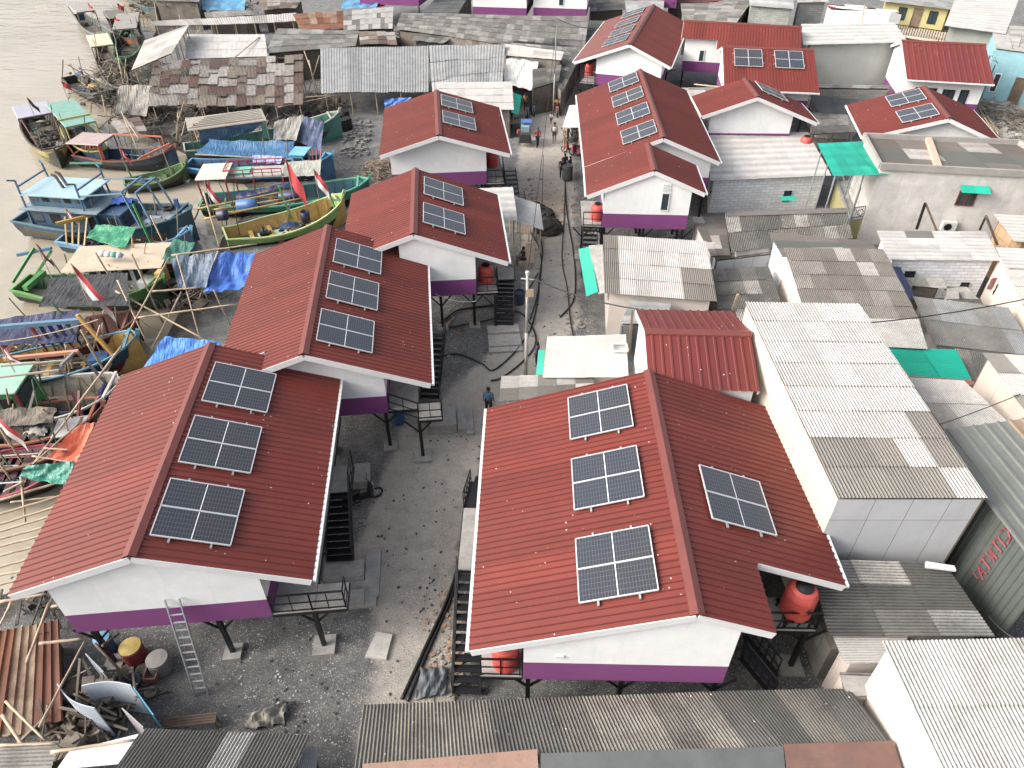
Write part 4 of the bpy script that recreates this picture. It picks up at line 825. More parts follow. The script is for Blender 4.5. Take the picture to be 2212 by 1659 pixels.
SH('peach plank walled house with cream roof at the right edge beside the concrete building', [(2145, 463, 3.4), (2290, 468, 3.4), (2300, 530, 3.1), (2190, 522, 3.1)], ST_CLEAN, wallm('caa888', 'plank', stain=.2, bw=.7, bh=.6), ribs='u', pitch=.4, amp=.008, name='box_house', cat='house', group='box shaped houses')
# --- upper right
SH('tall grey rendered house with white sheet roof between two red roofs', [(1730, 52, 5.6), (1932, 48, 5.6), (1962, 92, 5.1), (1735, 97, 5.1)], ST_CLEAN, wallm('a9aaa5', stain=.15), ribs='u', pitch=1.0, amp=.008, sw=.9, sl=1.8, lift=.02, name='box_house', cat='house', group='box shaped houses', ins=.7)
SH('grey block lower wing in front of the tall grey rendered house', [(1760, 182, 2.6), (1925, 185, 2.6), (1918, 192, 2.5), (1758, 190, 2.5)], ST_ASB, [wallm('98968f', 'block', stain=.2)]*4, ribs='u', pitch=.4, amp=.008, ins=.02)
SH('charcoal flat roof below the grey block wing', [(1748, 206, 2.4), (1885, 218, 2.4), (1862, 248, 2.2), (1770, 244, 2.2)], sheet('charcoal', [(0, '54575a'), (.6, '4b4e51')], vd=.3, blot=.3, speck=1.0), W_CONC, ribs='u', pitch=.5, amp=.006)
SH('grey corrugated porch roof left of the right hand red house', [(1752, 243, 2.2), (1850, 240, 2.2), (1855, 285, 1.9), (1752, 291, 1.9)], ST_ASB, None, pitch=.17, amp=.025, posts=True)
SH('white patched flat roof between the long house and the side on red roofs', [(1450, 190, 2.4), (1556, 188, 2.4), (1556, 215, 2.3), (1490, 225, 2.3)], ST_MIXW, W_CONC, ribs='u', pitch=.2, amp=.012)
SH('white roofed grey house at the top right, beside the bare tree', [(2062, 0, 5.4), (2200, 0, 5.4), (2172, 74, 5.0), (2040, 56, 5.0)], ST_CLEAN, [wallm('8e8f89', stain=.25)]*4, ribs='u', pitch=.8, amp=.01, sw=1.2, sl=2.5, name='box_house', cat='house', group='box shaped houses', ins=.8, win=[(0, [(.3, 1.2, .9, 2.0, 'door')])])
SH('yellow two storey house with dark doors and a balcony at the top edge', [(1900, -25, 5.4), (2115, -30, 5.4), (2062, 22, 5.0), (1900, 2, 5.0)], sheet('light_grey', [(0, 'b9bab8'), (.5, 'a8a9a7')], vd=.3, blot=.3), [W_YEL]*4, ribs='u', pitch=.5, amp=.01, name='town_house', cat='house', group='box shaped houses', ins=.7, win=[(0, [(.3, 3.9, .8, 1.2, 'dark'), (.55, 3.6, .9, 2.0, 'door'), (.8, 3.9, .8, 1.2, 'dark'), (.4, 1.1, .8, 2.0, 'door')])])
t = thing('balcony', 'concrete balcony with dark railings projecting from the yellow town house', 'balcony', P(2010, 75, 2.4))
q = [P(1925, 50, 2.6), P(2065, 55, 2.6), P(2050, 90, 2.6), P(1930, 72, 2.6)]; g = MB(); g.hexa([p-V((0, 0, .25)) for p in (q[3], q[2], q[1], q[0])]+[q[3], q[2], q[1], q[0]]); g.build('slab', wallm('b3aa9c', stain=.3), t)
g = MB()
for a, b in ((q[3], q[2]), (q[2], q[1])):
    g.beam(a+V((0, 0, .9)), b+V((0, 0, .9)), .07); n_ = int((b-a).length/.25)
    for k in range(n_+1): p = lerp(a, b, k/n_); g.beam(p, p+V((0, 0, .9)), .05)
g.build('railing', STEEL, t)
for a in (q[3], q[2]): g = MB(); g.beam(V((a.x, a.y+.2, 0)), a+V((0, .2, -.25)), .25); g.build('column', W_YEL, t)
SH('pale blue house with white balustrade at the right edge behind the bare tree', [(2140, 55, 5.0), (2330, 60, 5.0), (2350, 130, 4.8), (2150, 105, 4.8)], ST_WHITE, [W_BLUE]*4, ribs='u', pitch=.5, amp=.01, name='town_house', cat='house', group='box shaped houses', ins=.15, win=[(0, [(.14, 1.9, .5, 1.6, 'white'), (.42, 1.4, .9, 2.4, 'door')]), (3, [(.4, 1.9, .7, 1.6, 'white')])])
SH('low red roofed white house carrying two flat panels at the top edge', [(1785, 8, 4.6), (1930, 22, 4.6), (1952, 30, 4.2), (1790, 18, 4.2)], ST_OLDRED, [W_WHITE]*4, pitch=.25, amp=.014, prof='box', name='box_house', cat='house', group='box shaped houses', ins=.15)
for k, (x, y) in enumerate(((1850, 15), (1918, 24))):
    slab(('left' if k == 0 else 'right')+' grey panel lying on the low red roof at the top edge', [(x-26, y-6, 4.95), (x+18, y-3, 4.95), (x+24, y+2, 4.8), (x-22, y-1, 4.8)], paint('bdbcb9', .3, 0, .05), .05, 'solar_array', 'solar panels')
SH('grey rendered block house behind the long side on red roof', [(1620, -20, 5.0), (1712, -20, 5.0), (1715, 20, 4.8), (1618, 12, 4.8)], ST_ZINC, [W_GBLK]*4, ribs='u', name='box_house', cat='house', group='box shaped houses')
SH('old grey cement roof with white patch behind the topmost red roof', [(1470, 8, 4.0), (1625, 2, 4.0), (1590, 50, 3.4), (1475, 50, 3.4)], ST_ASB, [W_SLAT]*4, ribs='u', pitch=.2)
SH('weathered concrete shed beside the topmost red roof, dark doorway facing the alley', [(1350, 2, 3.2), (1435, 0, 3.2), (1432, 40, 2.9), (1355, 38, 2.9)], ST_ZINC, [W_CONC]*4, ribs='u', pitch=.2)
SH('narrow dark sheet roof squeezed left of the topmost red roof', [(1262, 44, 2.8), (1320, 45, 2.8), (1290, 88, 2.3), (1262, 92, 2.3)], sheet('dark_sheet', [(0, '5c6060'), (.6, '676a69')], vd=.4, blot=.4), W_DARK, pitch=.3)
SH('pale sheet roof at the top edge behind the dark smoky yard', [(1720, -12, 4.8), (1790, -10, 4.8), (1790, 5, 4.6), (1722, 6, 4.6)], ST_WHITE, [W_GBLK]*4, name='box_house', cat='house', group='box shaped houses')
# --- upper left shanty rows
SH('largest long grey zinc roof in the shanty, dark open shed beneath it', [(692, 104, 3.6), (926, 98, 3.6), (926, 198, 2.1), (694, 202, 2.1)], ST_ZINC, None, pitch=.28, amp=.025, sw=1.4, sl=9, jit=.15, sag=.04, prof='box', posts=True, name='open_shed', cat='shed')
SH('right half of the long grey zinc shed, stepped lower edge beside the white roof', [(927, 98, 3.7), (1092, 95, 3.7), (1085, 185, 2.3), (935, 216, 1.9)], ST_ZINC, None, pitch=.28, amp=.025, sw=1.4, sl=3.4, jit=.3, sag=.04, prof='box', posts=True, name='open_shed', cat='shed', lift=.05)
SH('shed roof of rusty overlapping scrap sheets above the moored boats', [(332, 134, 3.6), (655, 118, 3.6), (655, 225, 1.9), (320, 232, 1.9)], ST_RUST, None, pitch=.2, amp=.03, sw=.85, sl=1.7, jit=.55, sag=.14, drop=.03, posts=True, name='open_shed', cat='shed', lift=.12)
SH('clean white sheet roof left of the shanty, a blue strip on its corner', [(404, 74, 3.4), (572, 74, 3.4), (578, 122, 2.9), (400, 128, 2.9)], ST_CLEAN, None, pitch=.2, amp=.015, sw=.9, sl=2.2, posts=True, name='open_shed', cat='shed')
SH('pale grey checkered sheet roof in the middle of the shanty', [(600, 61, 3.6), (776, 66, 3.6), (768, 100, 3.0), (572, 116, 2.8)], ST_ASB, W_DARK, pitch=.2, amp=.02, sw=1.3, sl=1.6)
SH('steeply tilted pale roof at the water edge of the shanty', [(312, 88, 2.8), (409, 53, 4.6), (370, 115, 4.2), (284, 152, 2.2)], sheet('tilted_pale', [(0, 'c4c0bb'), (.5, 'b0aca6'), (.75, 'd2cec9')], vd=.3, blot=.25), None, ribs='u', pitch=.5, amp=.008, sw=1.0, sl=2.0, posts=True, name='open_shed', cat='shed')
SH('long low whitish tarped roof near the top edge of the shanty', [(312, 48, 3.0), (640, 28, 3.0), (640, 46, 2.6), (330, 56, 2.6)], ST_WHITE, None, pitch=.3, amp=.02, jit=.2, sag=.12, posts=True, name='open_shed', cat='shed')
SH('rust, green and grey patched roof left of the black alley near the top', [(728, 28, 3.4), (850, 14, 3.4), (846, 66, 2.6), (838, 76, 2.4)][:0] or [(632, 30, 3.4), (742, 22, 3.4), (742, 62, 2.5), (650, 66, 2.5)], ST_RUSTY2, W_DARK, pitch=.2, amp=.02, sw=.8, sl=1.4, jit=.15)
SH('grey and white striped sheet roof with a scrap of orange cloth near the top', [(742, 24, 3.4), (850, 14, 3.4), (848, 62, 2.5), (742, 66, 2.5)], ST_MIXW, W_DARK, pitch=.2, amp=.02, sw=.5, sl=1.6, jit=.1)
t, q, _ = SH('long sagging dark cement roof running to the lane, below the purple based houses', [(868, 28, 3.8), (1272, 36, 3.8), (1262, 112, 2.6), (856, 66, 2.6)], ST_ASB, W_WOOD, pitch=.2, amp=.022, sw=.9, sl=1.7, sag=.2, jit=.05)
SH('lower pale cement roof strip along the front of the long sagging roof', [(940, 66, 2.7), (1245, 100, 2.7), (1218, 160, 2.3), (1090, 112, 2.4)][:0] or [(1100, 92, 2.6), (1262, 104, 2.6), (1215, 200, 2.2), (1150, 118, 2.4)], ST_ASB, W_WOOD, pitch=.2, amp=.02)
t, q, rgk = SH('shack clad in mixed old boards at the lane corner, a white cloth slung in front', [(1092, 95, 3.4), (1218, 112, 3.4), (1212, 130, 3.2), (1090, 120, 3.2)], ST_WHITE, [wallm('8b867f', 'plank', stain=.4, bw=.9, bh=1.2)]*4, ribs='u', pitch=.2, amp=.015, ins=.1, win=[(0, [(.55, 1.2, .5, 1.6, 'wood')])])
SH('dark boarded lean-to at the lane corner under the white cloth', [(1120, 122, 3.0), (1212, 132, 3.0), (1212, 205, 2.2), (1150, 212, 2.2)][:0] or [(1150, 150, 2.7), (1213, 140, 2.9), (1207, 175, 2.6), (1150, 192, 2.4)], ST_DARK, [W_WOOD]*4, ribs='u', pitch=.2, ins=.05)
SH('white corrugated roof beside the fourth left house, teal flap on its side', [(942, 178, 2.9), (1106, 176, 2.9), (1110, 238, 2.5), (944, 236, 2.5)], ST_CLEAN, W_WOOD, pitch=.16, amp=.018, sl=1.5)
awn('teal flap awning hanging beside the white corrugated roof near the lane', [(1106, 198, 2.6), (1127, 207, 2.2), (1120, 248, 2.1), (1105, 243, 2.5)])
SH('cream sheet lean-to roof attached right of the third left house', [(1012, 408, 3.2), (1108, 404, 3.2), (1118, 476, 2.7), (1070, 478, 2.7)], ST_CLEAN, None, ribs='u', pitch=.6, amp=.008, posts=True, name='open_shed', cat='shed', sl=.8)
SH('blue white sheet canopy over the wooden bench by the lane', [(1112, 425, 2.4), (1166, 441, 2.3), (1174, 497, 2.1), (1116, 480, 2.3)], ST_ZINC, None, ribs='u', pitch=.3, amp=.01, posts=True, name='open_shed', cat='shed')
SH('white awning roof sheltering motorbikes beside the long red roofed house', [(1230, 228, 2.5), (1252, 226, 2.6), (1262, 276, 2.6), (1215, 276, 2.2)], ST_CLEAN, None, ribs='u', pitch=.5, amp=.006, posts=True, name='open_shed', cat='shed')
SH('dark plastic roofed shack between purple houses at the top edge', [(955, -20, 3.0), (1020, -20, 3.0), (985, 36, 2.6), (905, 36, 2.6)], sheet('dark_plastic', [(0, '6a6d6d'), (.5, '5d6060')], vd=.2, blot=.4), W_DARK, pitch=.3, amp=.01, sag=.1)
SH('grey board walled store beside the moored boats at the top edge', [(345, -25, 3.5), (440, -25, 3.5), (430, 5, 3.2), (330, 2, 3.2)], ST_ASB, [W_WOOD]*4, zb=-.3, pitch=.2)

for k, (c, m_, lb) in enumerate((([(440, 26, 2.4), (560, 22, 2.4), (556, 34, 2.1), (445, 38, 2.1)], ST_ASB, 'low grey roof strip below the faded blue tarp near the top edge'), ([(560, -8, 3.0), (655, -8, 3.0), (640, 18, 2.6), (566, 22, 2.6)], ST_RUST, 'rust mottled roof between the two blue tarps at the top edge'),
        ([(775, 68, 2.4), (852, 66, 2.4), (858, 96, 2.0), (778, 98, 2.0)], ST_RUST, 'small mottled roof in the junk yard between the shanty rows'), ([(905, 70, 2.6), (985, 74, 2.6), (960, 92, 2.2), (890, 88, 2.2)], ST_ASB, 'low grey scrap roof below the long sagging roof'),
        ([(236, 262, 1.2), (300, 250, 1.3), (318, 282, 1.1), (258, 290, 1.0)], ST_RUST, 'low scrap roof on the bank behind the orange racked boat'), ([(300, 118, 1.6), (345, 130, 1.8), (330, 170, 1.4), (290, 165, 1.3)], ST_ASB, 'sliver of grey roof under the tilted pale roof'),
        ([(1270, -6, 2.8), (1350, -8, 2.8), (1350, 22, 2.4), (1275, 24, 2.4)], ST_DARK, 'dark roof beside the slim windowed house at the top edge'), ([(1440, -12, 3.2), (1560, -12, 3.2), (1560, 4, 3.0), (1450, 6, 3.0)], ST_OLDRED, 'sliver of red roof at the top edge above the old grey roof'))):
    SH(lb, c, m_, None if k in (4, 5) else W_DARK, pitch=.2, amp=.02, sw=.9, sl=1.4, jit=.25, sag=.08, posts=k in (4, 5))

wins(E5.t, E5.W(E5.sr, E5.t0, 0), E5.W(E5.sr, E5.t1, 0), [(.17, 3.7, .45, 1.0, 'white')], 0)
wins(F1.t, F1.W(F1.sr, F1.t0, 0), F1.W(F1.sr, F1.t1, 0), [(.2, 2.6, .6, 1.3, 'dark'), (.36, 2.6, .7, 1.3, 'dark'), (.58, 2.2, .9, 2.0, 'dark'), (.78, 2.6, .6, 1.3, 'dark')], 0)
# ================================================================== BOATS
def ss(t): t = max(0, min(1, t)); return t*t*(3-2*t)
def text_part(s, size, o, ex, ez, mat, parent, name='lettering'):
    cu = bpy.data.curves.new('txt', 'FONT'); cu.body = s; cu.size = size; cu.extrude = .006; cu.align_x = 'CENTER'; cu.align_y = 'CENTER'
    ob = bpy.data.objects.new('txt', cu); S.collection.objects.link(ob); dg = bpy.context.evaluated_depsgraph_get(); me = bpy.data.meshes.new_from_object(ob.evaluated_get(dg))
    bpy.data.objects.remove(ob); ex = ex.normalized(); en = ex.cross(ez).normalized(); ez = en.cross(ex)
    me.transform(Matrix(((ex.x, ez.x, en.x, o.x), (ex.y, ez.y, en.y, o.y), (ex.z, ez.z, en.z, o.z), (0, 0, 0, 1)))); me.name = name
    me.materials.clear(); me.materials.append(mat); o2 = bpy.data.objects.new(name, me); S.collection.objects.link(o2); o2.parent = parent; return o2
class Boat:
    def __init__(s, label, st, bw, B, hull, rim, inn, floor='8d8578', h=.75, zs=.6, zb=1.15, low=None, thw=4, sternw=.6, rake=.9, band=None, name='fishing_boat'):
        a, b = P(*st, zs), P(*bw, zb); d = V((b.x-a.x, b.y-a.y, 0)); s.L = d.length; s.d = d.normalized(); s.n = V((-s.d.y, s.d.x, 0)); s.B = B
        s.o = V((a.x, a.y, -.35)); t = s.t = thing(name, label, 'boat', s.o, 'wooden fishing boats moored at the bank'); s.zs, s.zb = zs, zb; s.rz = math.atan2(s.d.y, s.d.x)
        N = 18; L = s.L; s.h = h
        def hb(u): return B/2*(lerp(sternw, 1, ss(u/.4)) if u < .4 else math.sqrt(max(0, 1-((u-.4)/.6)**2.4)))+.02
        def zg(u): return lerp(zs-.12, zs-.12, u)+(.12*(1-u/.3)**2 if u < .3 else 0)+(zb-zs+.12)*max(0, (u-.35)/.65)**2.2
        s.hb, s.zg = hb, zg
        def bott(u): return -.62+.25*max(0, (u-.75)/.25)**2+.1*(1-u)**3
        def ring(u):
            w_, z = hb(u), zg(u); xr = u*L; k = max(0, (u-.8)/.2)**2*rake
            return [(xr, w_, z), (xr-k*.25, w_*.9, lerp(z, bott(u), .35)), (xr-k*.6, w_*.68, lerp(z, bott(u), .72)), (xr-k, w_*.08, bott(u))]
        R_ = [ring(i/N) for i in range(N+1)]; W = s.W
        g = MB(); g2 = MB(); g3 = MB()
        for i in range(N):
            for sg in (1, -1):
                for j in range(3):
                    q = [W(R_[i][j][0], sg*R_[i][j][1], R_[i][j][2]), W(R_[i+1][j][0], sg*R_[i+1][j][1], R_[i+1][j][2]), W(R_[i+1][j+1][0], sg*R_[i+1][j+1][1], R_[i+1][j+1][2]), W(R_[i][j+1][0], sg*R_[i][j+1][1], R_[i][j+1][2])]
                    (g if j == 0 or not low else g2).poly(q if sg < 0 else q[::-1])
        r0 = R_[0]; g.poly([W(r0[0][0], r0[0][1], r0[0][2]), W(r0[0][0], -r0[0][1], r0[0][2]), W(r0[2][0], -r0[2][1], r0[2][2]), W(r0[2][0], r0[2][1], r0[2][2])]); (g2 if low else g).poly([W(r0[2][0], r0[2][1], r0[2][2]), W(r0[2][0], -r0[2][1], r0[2][2]), W(r0[3][0], -r0[3][1], r0[3][2]), W(r0[3][0], r0[3][1], r0[3][2])])
        ho = g.build('hull', paint(hull, .5, 0, .25, 1.2, .35), t, True)
        if low: g2.build('hull_bottom', paint(low, .7, 0, .3, 1.2, .4), t, True)
        # gunwale
        g = MB(); e = .07
        for i in range(N):
            u0, u1 = i/N, (i+1)/N
            for sg in (1, -1):
                p = [(u0*L, sg*(hb(u0)+.05), zg(u0)), (u1*L, sg*(hb(u1)+.05), zg(u1)), (u1*L, sg*max(0, hb(u1)-e), zg(u1)), (u0*L, sg*max(0, hb(u0)-e), zg(u0))]
                lo = [W(x, y, z-.05) for x, y, z in p]; hi = [W(x, y, z+.05) for x, y, z in p]; g.hexa(lo+hi if sg > 0 else lo[::-1]+hi[::-1])
        g.beam(W(0, -hb(0)-.04, zg(0)), W(0, hb(0)+.04, zg(0)), .12, .1); g.build('gunwale', paint(rim, .5, 0, .2, 1.5, .25), t)
        # inside
        g = MB(); fz = -.12; s.fz = fz; f = MB()
        for i in range(N):
            u0, u1 = i/N, (i+1)/N
            for sg in (1, -1):
                a_, b_ = (u0*L, sg*max(0.01, hb(u0)-e), zg(u0)-.02), (u1*L, sg*max(.01, hb(u1)-e), zg(u1)-.02); c_, d_ = (u1*L, sg*max(0.01, hb(u1)*.74-e), fz), (u0*L, sg*max(.01, hb(u0)*.74-e), fz)
                g.poly([W(*a_), W(*b_), W(*c_), W(*d_)])
            f.poly([W(u0*L, -max(0.01, hb(u0)*.74-e), fz), W(u1*L, -max(0.01, hb(u1)*.74-e), fz), W(u1*L, max(0.01, hb(u1)*.74-e), fz), W(u0*L, max(0.01, hb(u0)*.74-e), fz)])
        for i in range(1, int(L/.7)):                       # ribs
            u = i*.7/L
            if u < .93:
                for sg in (1, -1): g.beam(W(u*L, sg*(hb(u)-e-.02), zg(u)-.05), W(u*L, sg*(hb(u)*.74-e-.02), fz), .06)
        g.build('inner_side', paint(inn, .6, 0, .3, 1.5, .4), t); f.build('floor', paint(floor, .8, 0, .4, 1.5, .5), t)
        for i in range(thw):
            u = .2+.62*i/max(1, thw-1); g = MB(); g.box(W(u*L, 0, .2), (.28, hb(u)*1.75-.1, .05), s.d, s.n); g.build('thwart', paint(inn, .6, 0, .3, 1.5, .4), t)
        g = MB(); g.beam(W(L-.02-rake*.2, 0, zb-.6), W(L+.12, 0, zb+.3), .12, .2); g.build('stem_post', paint(rim, .5, 0, .2, 1.5, .25), t)
        g = MB(); g.beam(W(.93*L, -hb(.93)-.1, zg(.93)+.05), W(.93*L, hb(.93)+.1, zg(.93)+.05), .12, .12); g.build('bow_beam', paint(rim, .5, 0, .2, 1.5, .25), t)
        rr = random.Random(int(st[0]*5+bw[1]))
        for i in range(3):
            u = rr.uniform(.1, .9); y = rr.uniform(-.8, .8)*hb(u); a_ = W(u*L, y, .1); g = MB(); g.tube([a_, a_+V((rr.uniform(-.7, .7), rr.uniform(-.5, .5), rr.uniform(1.6, 3.0)))], .035, 5); g.build('mast_pole', paint(rr.choice(('8f7d62', '6f6558', 'a8966f', '4f7f58')), .7, 0, .3, 2, .2), t)
        if B > 2.4:
            u = rr.uniform(.3, .6); g = MB(); c = W(u*L, rr.uniform(-.3, .3), 0)
            for q in range(14): e = c+s.d*rr.gauss(0, .5)+s.n*rr.gauss(0, .35); g.lathe(e, [(.02, -.1), (.2*rr.uniform(.7, 1.3), -.02), (.26, .1), (.12, .24), (.03, .27)], 7)
            g.build('fishing_net', paint(rr.choice(('3f4a44', '55504a', '2f3a4c', '6a6055')), .95, 0, .5, 9, .4), t)
        rr = random.Random(int(st[0]*7+bw[1])); k = 9 if B > 2.4 else 4
        for i in range(k):
            u = rr.uniform(.15, .85); y = rr.uniform(-.6, .6)*hb(u); c = W(u*L, y, fz+.02); kind = rr.choice(('crate', 'bucket', 'pole', 'coil', 'crate', 'cloth', 'pole')); col = rr.choice(('b9b4a8', '5b5f63', '8f3f35', '2c5f9c', '3f7f6a', 'c9a24a', '4a4640', 'a08c70', '26292e', 'd0ccc2')); g = MB(); a = rr.random()*3; x_ = V((cos(a), sin(a), 0)); y_ = V((-sin(a), cos(a), 0)); sm = False
            if kind == 'crate': g.box(c+V((0, 0, .17)), (rr.uniform(.35, .7), rr.uniform(.3, .5), rr.uniform(.2, .4)), x_, y_)
            elif kind == 'bucket': g.lathe(c, [(.16, 0), (.2, .32), (.17, .32), (.14, .05)], 10)
            elif kind == 'pole': g.tube([c+V((0, 0, .5))-s.d*rr.uniform(.6, 1.4)+s.n*.2, c+V((0, 0, .6))+s.d*rr.uniform(.6, 1.6)-s.n*.2], .035, 5)
            elif kind == 'coil':
                for q in range(3): g.tube([c+V((.28*cos(b_*pi/6), .28*sin(b_*pi/6), .05+.06*q)) for b_ in range(13)], .035, 5)
            else: cloth(g, c+V((-.5, .4, .35)), c+V((.5, .35, .4)), c+V((.55, -.35, .3)), c+V((-.5, -.4, .25)), -.15, .12, 8, 6, i); sm = True
            g.build(kind, paint(col, .7, 0, .3, 2, .35), t, sm)
    def W(s, x, y, z): return V((s.o.x, s.o.y, 0))+s.d*x+s.n*y+V((0, 0, z))
    def canopy(s, u0, u1, h, col, post='7a6a58', wd=.95, mat=None, tarp=False, th=.07, crossb=True):
        L, x0, x1 = s.L, u0*s.L, u1*s.L; w_ = s.B/2*wd
        if tarp:
            g = MB(); cloth(g, s.W(x0, w_, h), s.W(x1, w_, h), s.W(x1, -w_, h-.05), s.W(x0, -w_, h-.05), .12, .04, 16, 8, int(x0*9)); c = g.build('canopy', mat or tarpm(col), s.t, True)
        else:
            g = MB(); g.hexa([s.W(x0, -w_, h), s.W(x1, -w_, h), s.W(x1, w_, h), s.W(x0, w_, h)]+[s.W(x0, -w_*.96, h+th), s.W(x1, -w_*.96, h+th), s.W(x1, w_*.96, h+th), s.W(x0, w_*.96, h+th)]); c = g.build('canopy', mat or paint(col, .6, 0, .15, 1.5, .3), s.t)
        for x in (x0+.08, x1-.08):
            for sg in (-1, 1):
                g = MB(); yy = min(s.hb(x/L)-.05, w_); g.beam(s.W(x, sg*yy, s.zg(x/L)), s.W(x, sg*(w_-.05), h), .08); g.build('canopy_post', paint(post, .6, 0, .2, 2, .2), s.t)
            if crossb: g = MB(); g.beam(s.W(x, -w_, h-.05), s.W(x, w_, h-.05), .07); g.build('canopy_beam', paint(post, .6, 0, .2, 2, .2), s.t)
        return c
    def cabin(s, u0, u1, z0, h, col, roof, wd=.7, win=3, ov=.25, name='cabin'):
        x0, x1 = u0*s.L, u1*s.L; w_ = s.B/2*wd; g = MB()
        g.hexa([s.W(x0, -w_, z0), s.W(x1, -w_, z0), s.W(x1, w_, z0), s.W(x0, w_, z0)]+[s.W(x0, -w_, z0+h), s.W(x1-.15, -w_, z0+h), s.W(x1-.15, w_, z0+h), s.W(x0, w_, z0+h)]); c = g.build(name, paint(col, .6, 0, .2, 1.5, .35), s.t)
        g = MB(); g.hexa([s.W(x0-ov, -w_-ov, z0+h+.002), s.W(x1+ov, -w_-ov, z0+h+.002), s.W(x1+ov, w_+ov, z0+h+.002), s.W(x0-ov, w_+ov, z0+h+.002)]+[s.W(x0-ov, -w_-ov, z0+h+.08), s.W(x1+ov, -w_-ov, z0+h+.08), s.W(x1+ov, w_+ov, z0+h+.08), s.W(x0-ov, w_+ov, z0+h+.08)]); g.build('roof', paint(roof, .5, 0, .15, 1.2, .3), c)
        for k in range(win):
            x = lerp(x0, x1, (k+.5)/win)
            for sg in (-1, 1):
                g = MB(); g.box(s.W(x, sg*(w_+.005), z0+h*.6), ((x1-x0)/win*.6, .03, h*.42), s.d, s.n); g.build('window', DARKIN if k % 2 else glassm(), c)
        g = MB(); g.box(s.W(x1-.07, 0, z0+h*.62), (.03, w_*1.5, h*.4), s.d, s.n, V((-.14/h, 0, 1)).normalized() if 0 else V((0, 0, 1))); g.build('windscreen', glassm(), c)
        return c
    def bar(s, pts, r, col, name='rail'):
        g = MB()
        for a, b in zip(pts, pts[1:]): g.beam(s.W(*a), s.W(*b), r)
        return g.build(name, paint(col, .5, 0, .15, 2, .15), s.t)
    def engine(s, u):
        g = MB(); g.box(s.W(u*s.L, 0, .15), (.6, .4, .4), s.d, s.n); g.lathe(s.W(u*s.L+.35, 0, .2), [(.22, 0), (.22, .08)], 12, s.d); g.tube([s.W(u*s.L, .1, .3), s.W(u*s.L, .1, .75)], .05, 6); g.build('engine', STEEL, s.t)
    def nets(s, u, y, col, r=.5):
        rr = random.Random(int(u*100)); g = MB()
        for _ in range(10):
            c = s.W(u*s.L+rr.uniform(-r, r), y+rr.uniform(-r, r)*.6, .05+rr.random()*.2); pr = [(.02, -.1), (.25, -.05), (.3, .08), (.15, .2), (.03, .24)]
            g.lathe(c, [(a*rr.uniform(.6, 1.2), b) for a, b in pr], 8)
        g.build('net_pile', tarpm(col, .9), s.t, True)
def flag(x, y, z0, h, label, cols=('c8202c', 'e6e2de'), lean=(0, 0), w_=.75, fh=.5, pole=BAMB, droop=.5, seed=0):
    b = P(x, y, z0); t = thing('flag', label, 'flag', b, 'flags on the boats'); top = b+V((lean[0], lean[1], h)); g = MB(); g.tube([b, top], .025, 5); g.build('flag_pole', pole, t)
    r = random.Random(seed); n_ = 8; a0 = r.uniform(-.4, .4)
    for k, col in enumerate(cols):
        g = MB(); ids = {}
        for i in range(n_+1):
            for j in range(3):
                u = i/n_; v = (k+j/2)/len(cols); p = lerp(top, b, v*fh/h)+V((cos(a0)*w_*u*.7, sin(a0)*w_*u*.7+.07*sin(u*7+k*0+v*2), -droop*u*w_-.04*sin(u*9)))
                ids[i, j] = len(g.v); g.v.append(p)
        for i in range(n_):
            for j in range(2): g.f.append((ids[i, j], ids[i+1, j], ids[i+1, j+1], ids[i, j+1])); g.uv.append(None); g.c.append(None)
        g.build('cloth', paint(col, .8, 0, .12, 3, .05), t, True)
    return t
b = Boat('small open boat with blue bow and grey plank roof, alone near the top left', (170, 30), (238, 74), 2.3, '2a6f8f', '8a8272', '5d6a64', zb=1.5, low='35562a'); b.canopy(.02, .35, 1.9, 'a09a90')
b = Boat('boat with orange painted bow moored behind the green one near the top', (243, 38), (296, 82), 2.4, 'a5532c', '6b6256', '5a5148', zb=1.4, low='3f6a30'); b.nets(.5, 0, '4b4a44'); b.canopy(.1, .4, 1.7, '6f6a61')
b = Boat('green trimmed boat with a grey plank canopy pointing at the camera', (287, 48), (262, 128), 2.8, '5a5748', '3f8a4a', '35503c', zb=1.3, rake=.5); b.canopy(.1, .5, 2.0, '98928a', 'a5a5a2')
b = Boat('weathered plank boat with a small yellow canopy beside the tilted roof', (218, 100), (262, 190), 2.4, '5b5348', '7b7263', '6b6255', zb=1.1); b.canopy(.02, .3, 1.9, 'd6c89a'); b.bar([(b.L*.4, -1, .7), (b.L*.4, 0, 2.3), (b.L*.4, 1, .7)], .07, '8a7a64'); b.nets(.6, .2, '6a6358')
b = Boat('dark cluttered boat with crossed poles and a blue roll, left of the brown cloth', (150, 165), (235, 200), 2.6, '2c332e', '4a5148', '4c4a40', zb=1.0, low='20241f'); b.bar([(.6, -1, .5), (1.6, -.5, 2.6)], .07, '5b5248'); b.bar([(b.L*.5, 1, .5), (b.L*.3, -.6, 2.4)], .07, '5b5248'); b.bar([(1, .4, .9), (3.4, .2, 1.6)], .25, '2e5f96'); b.nets(.5, 0, '4d4c46'); b.bar([(b.L*.7, 1, .5), (b.L*.4, 0, 2.2), (b.L*.75, -1, .5)], .06, '6b6256')
b = Boat('yellow bowed boat with lilac canopy and brown posts at the left edge of the fleet', (66, 232), (118, 325), 3.0, 'a8952f', '57503f', '3e4036', zb=1.3, zs=.8, low='6f7230', rake=.5); b.canopy(.14, .4, 1.6, 'a9a6b8', '7a4a3c'); b.nets(.05, 0, '6a6a52', .4); b.bar([(b.L*.42, -1.2, 1.6), (b.L*.8, -.9, .8)], .08, '7a4a3c'); b.bar([(b.L*.42, 1.2, 1.6), (b.L*.8, .9, .8)], .08, '7a4a3c')
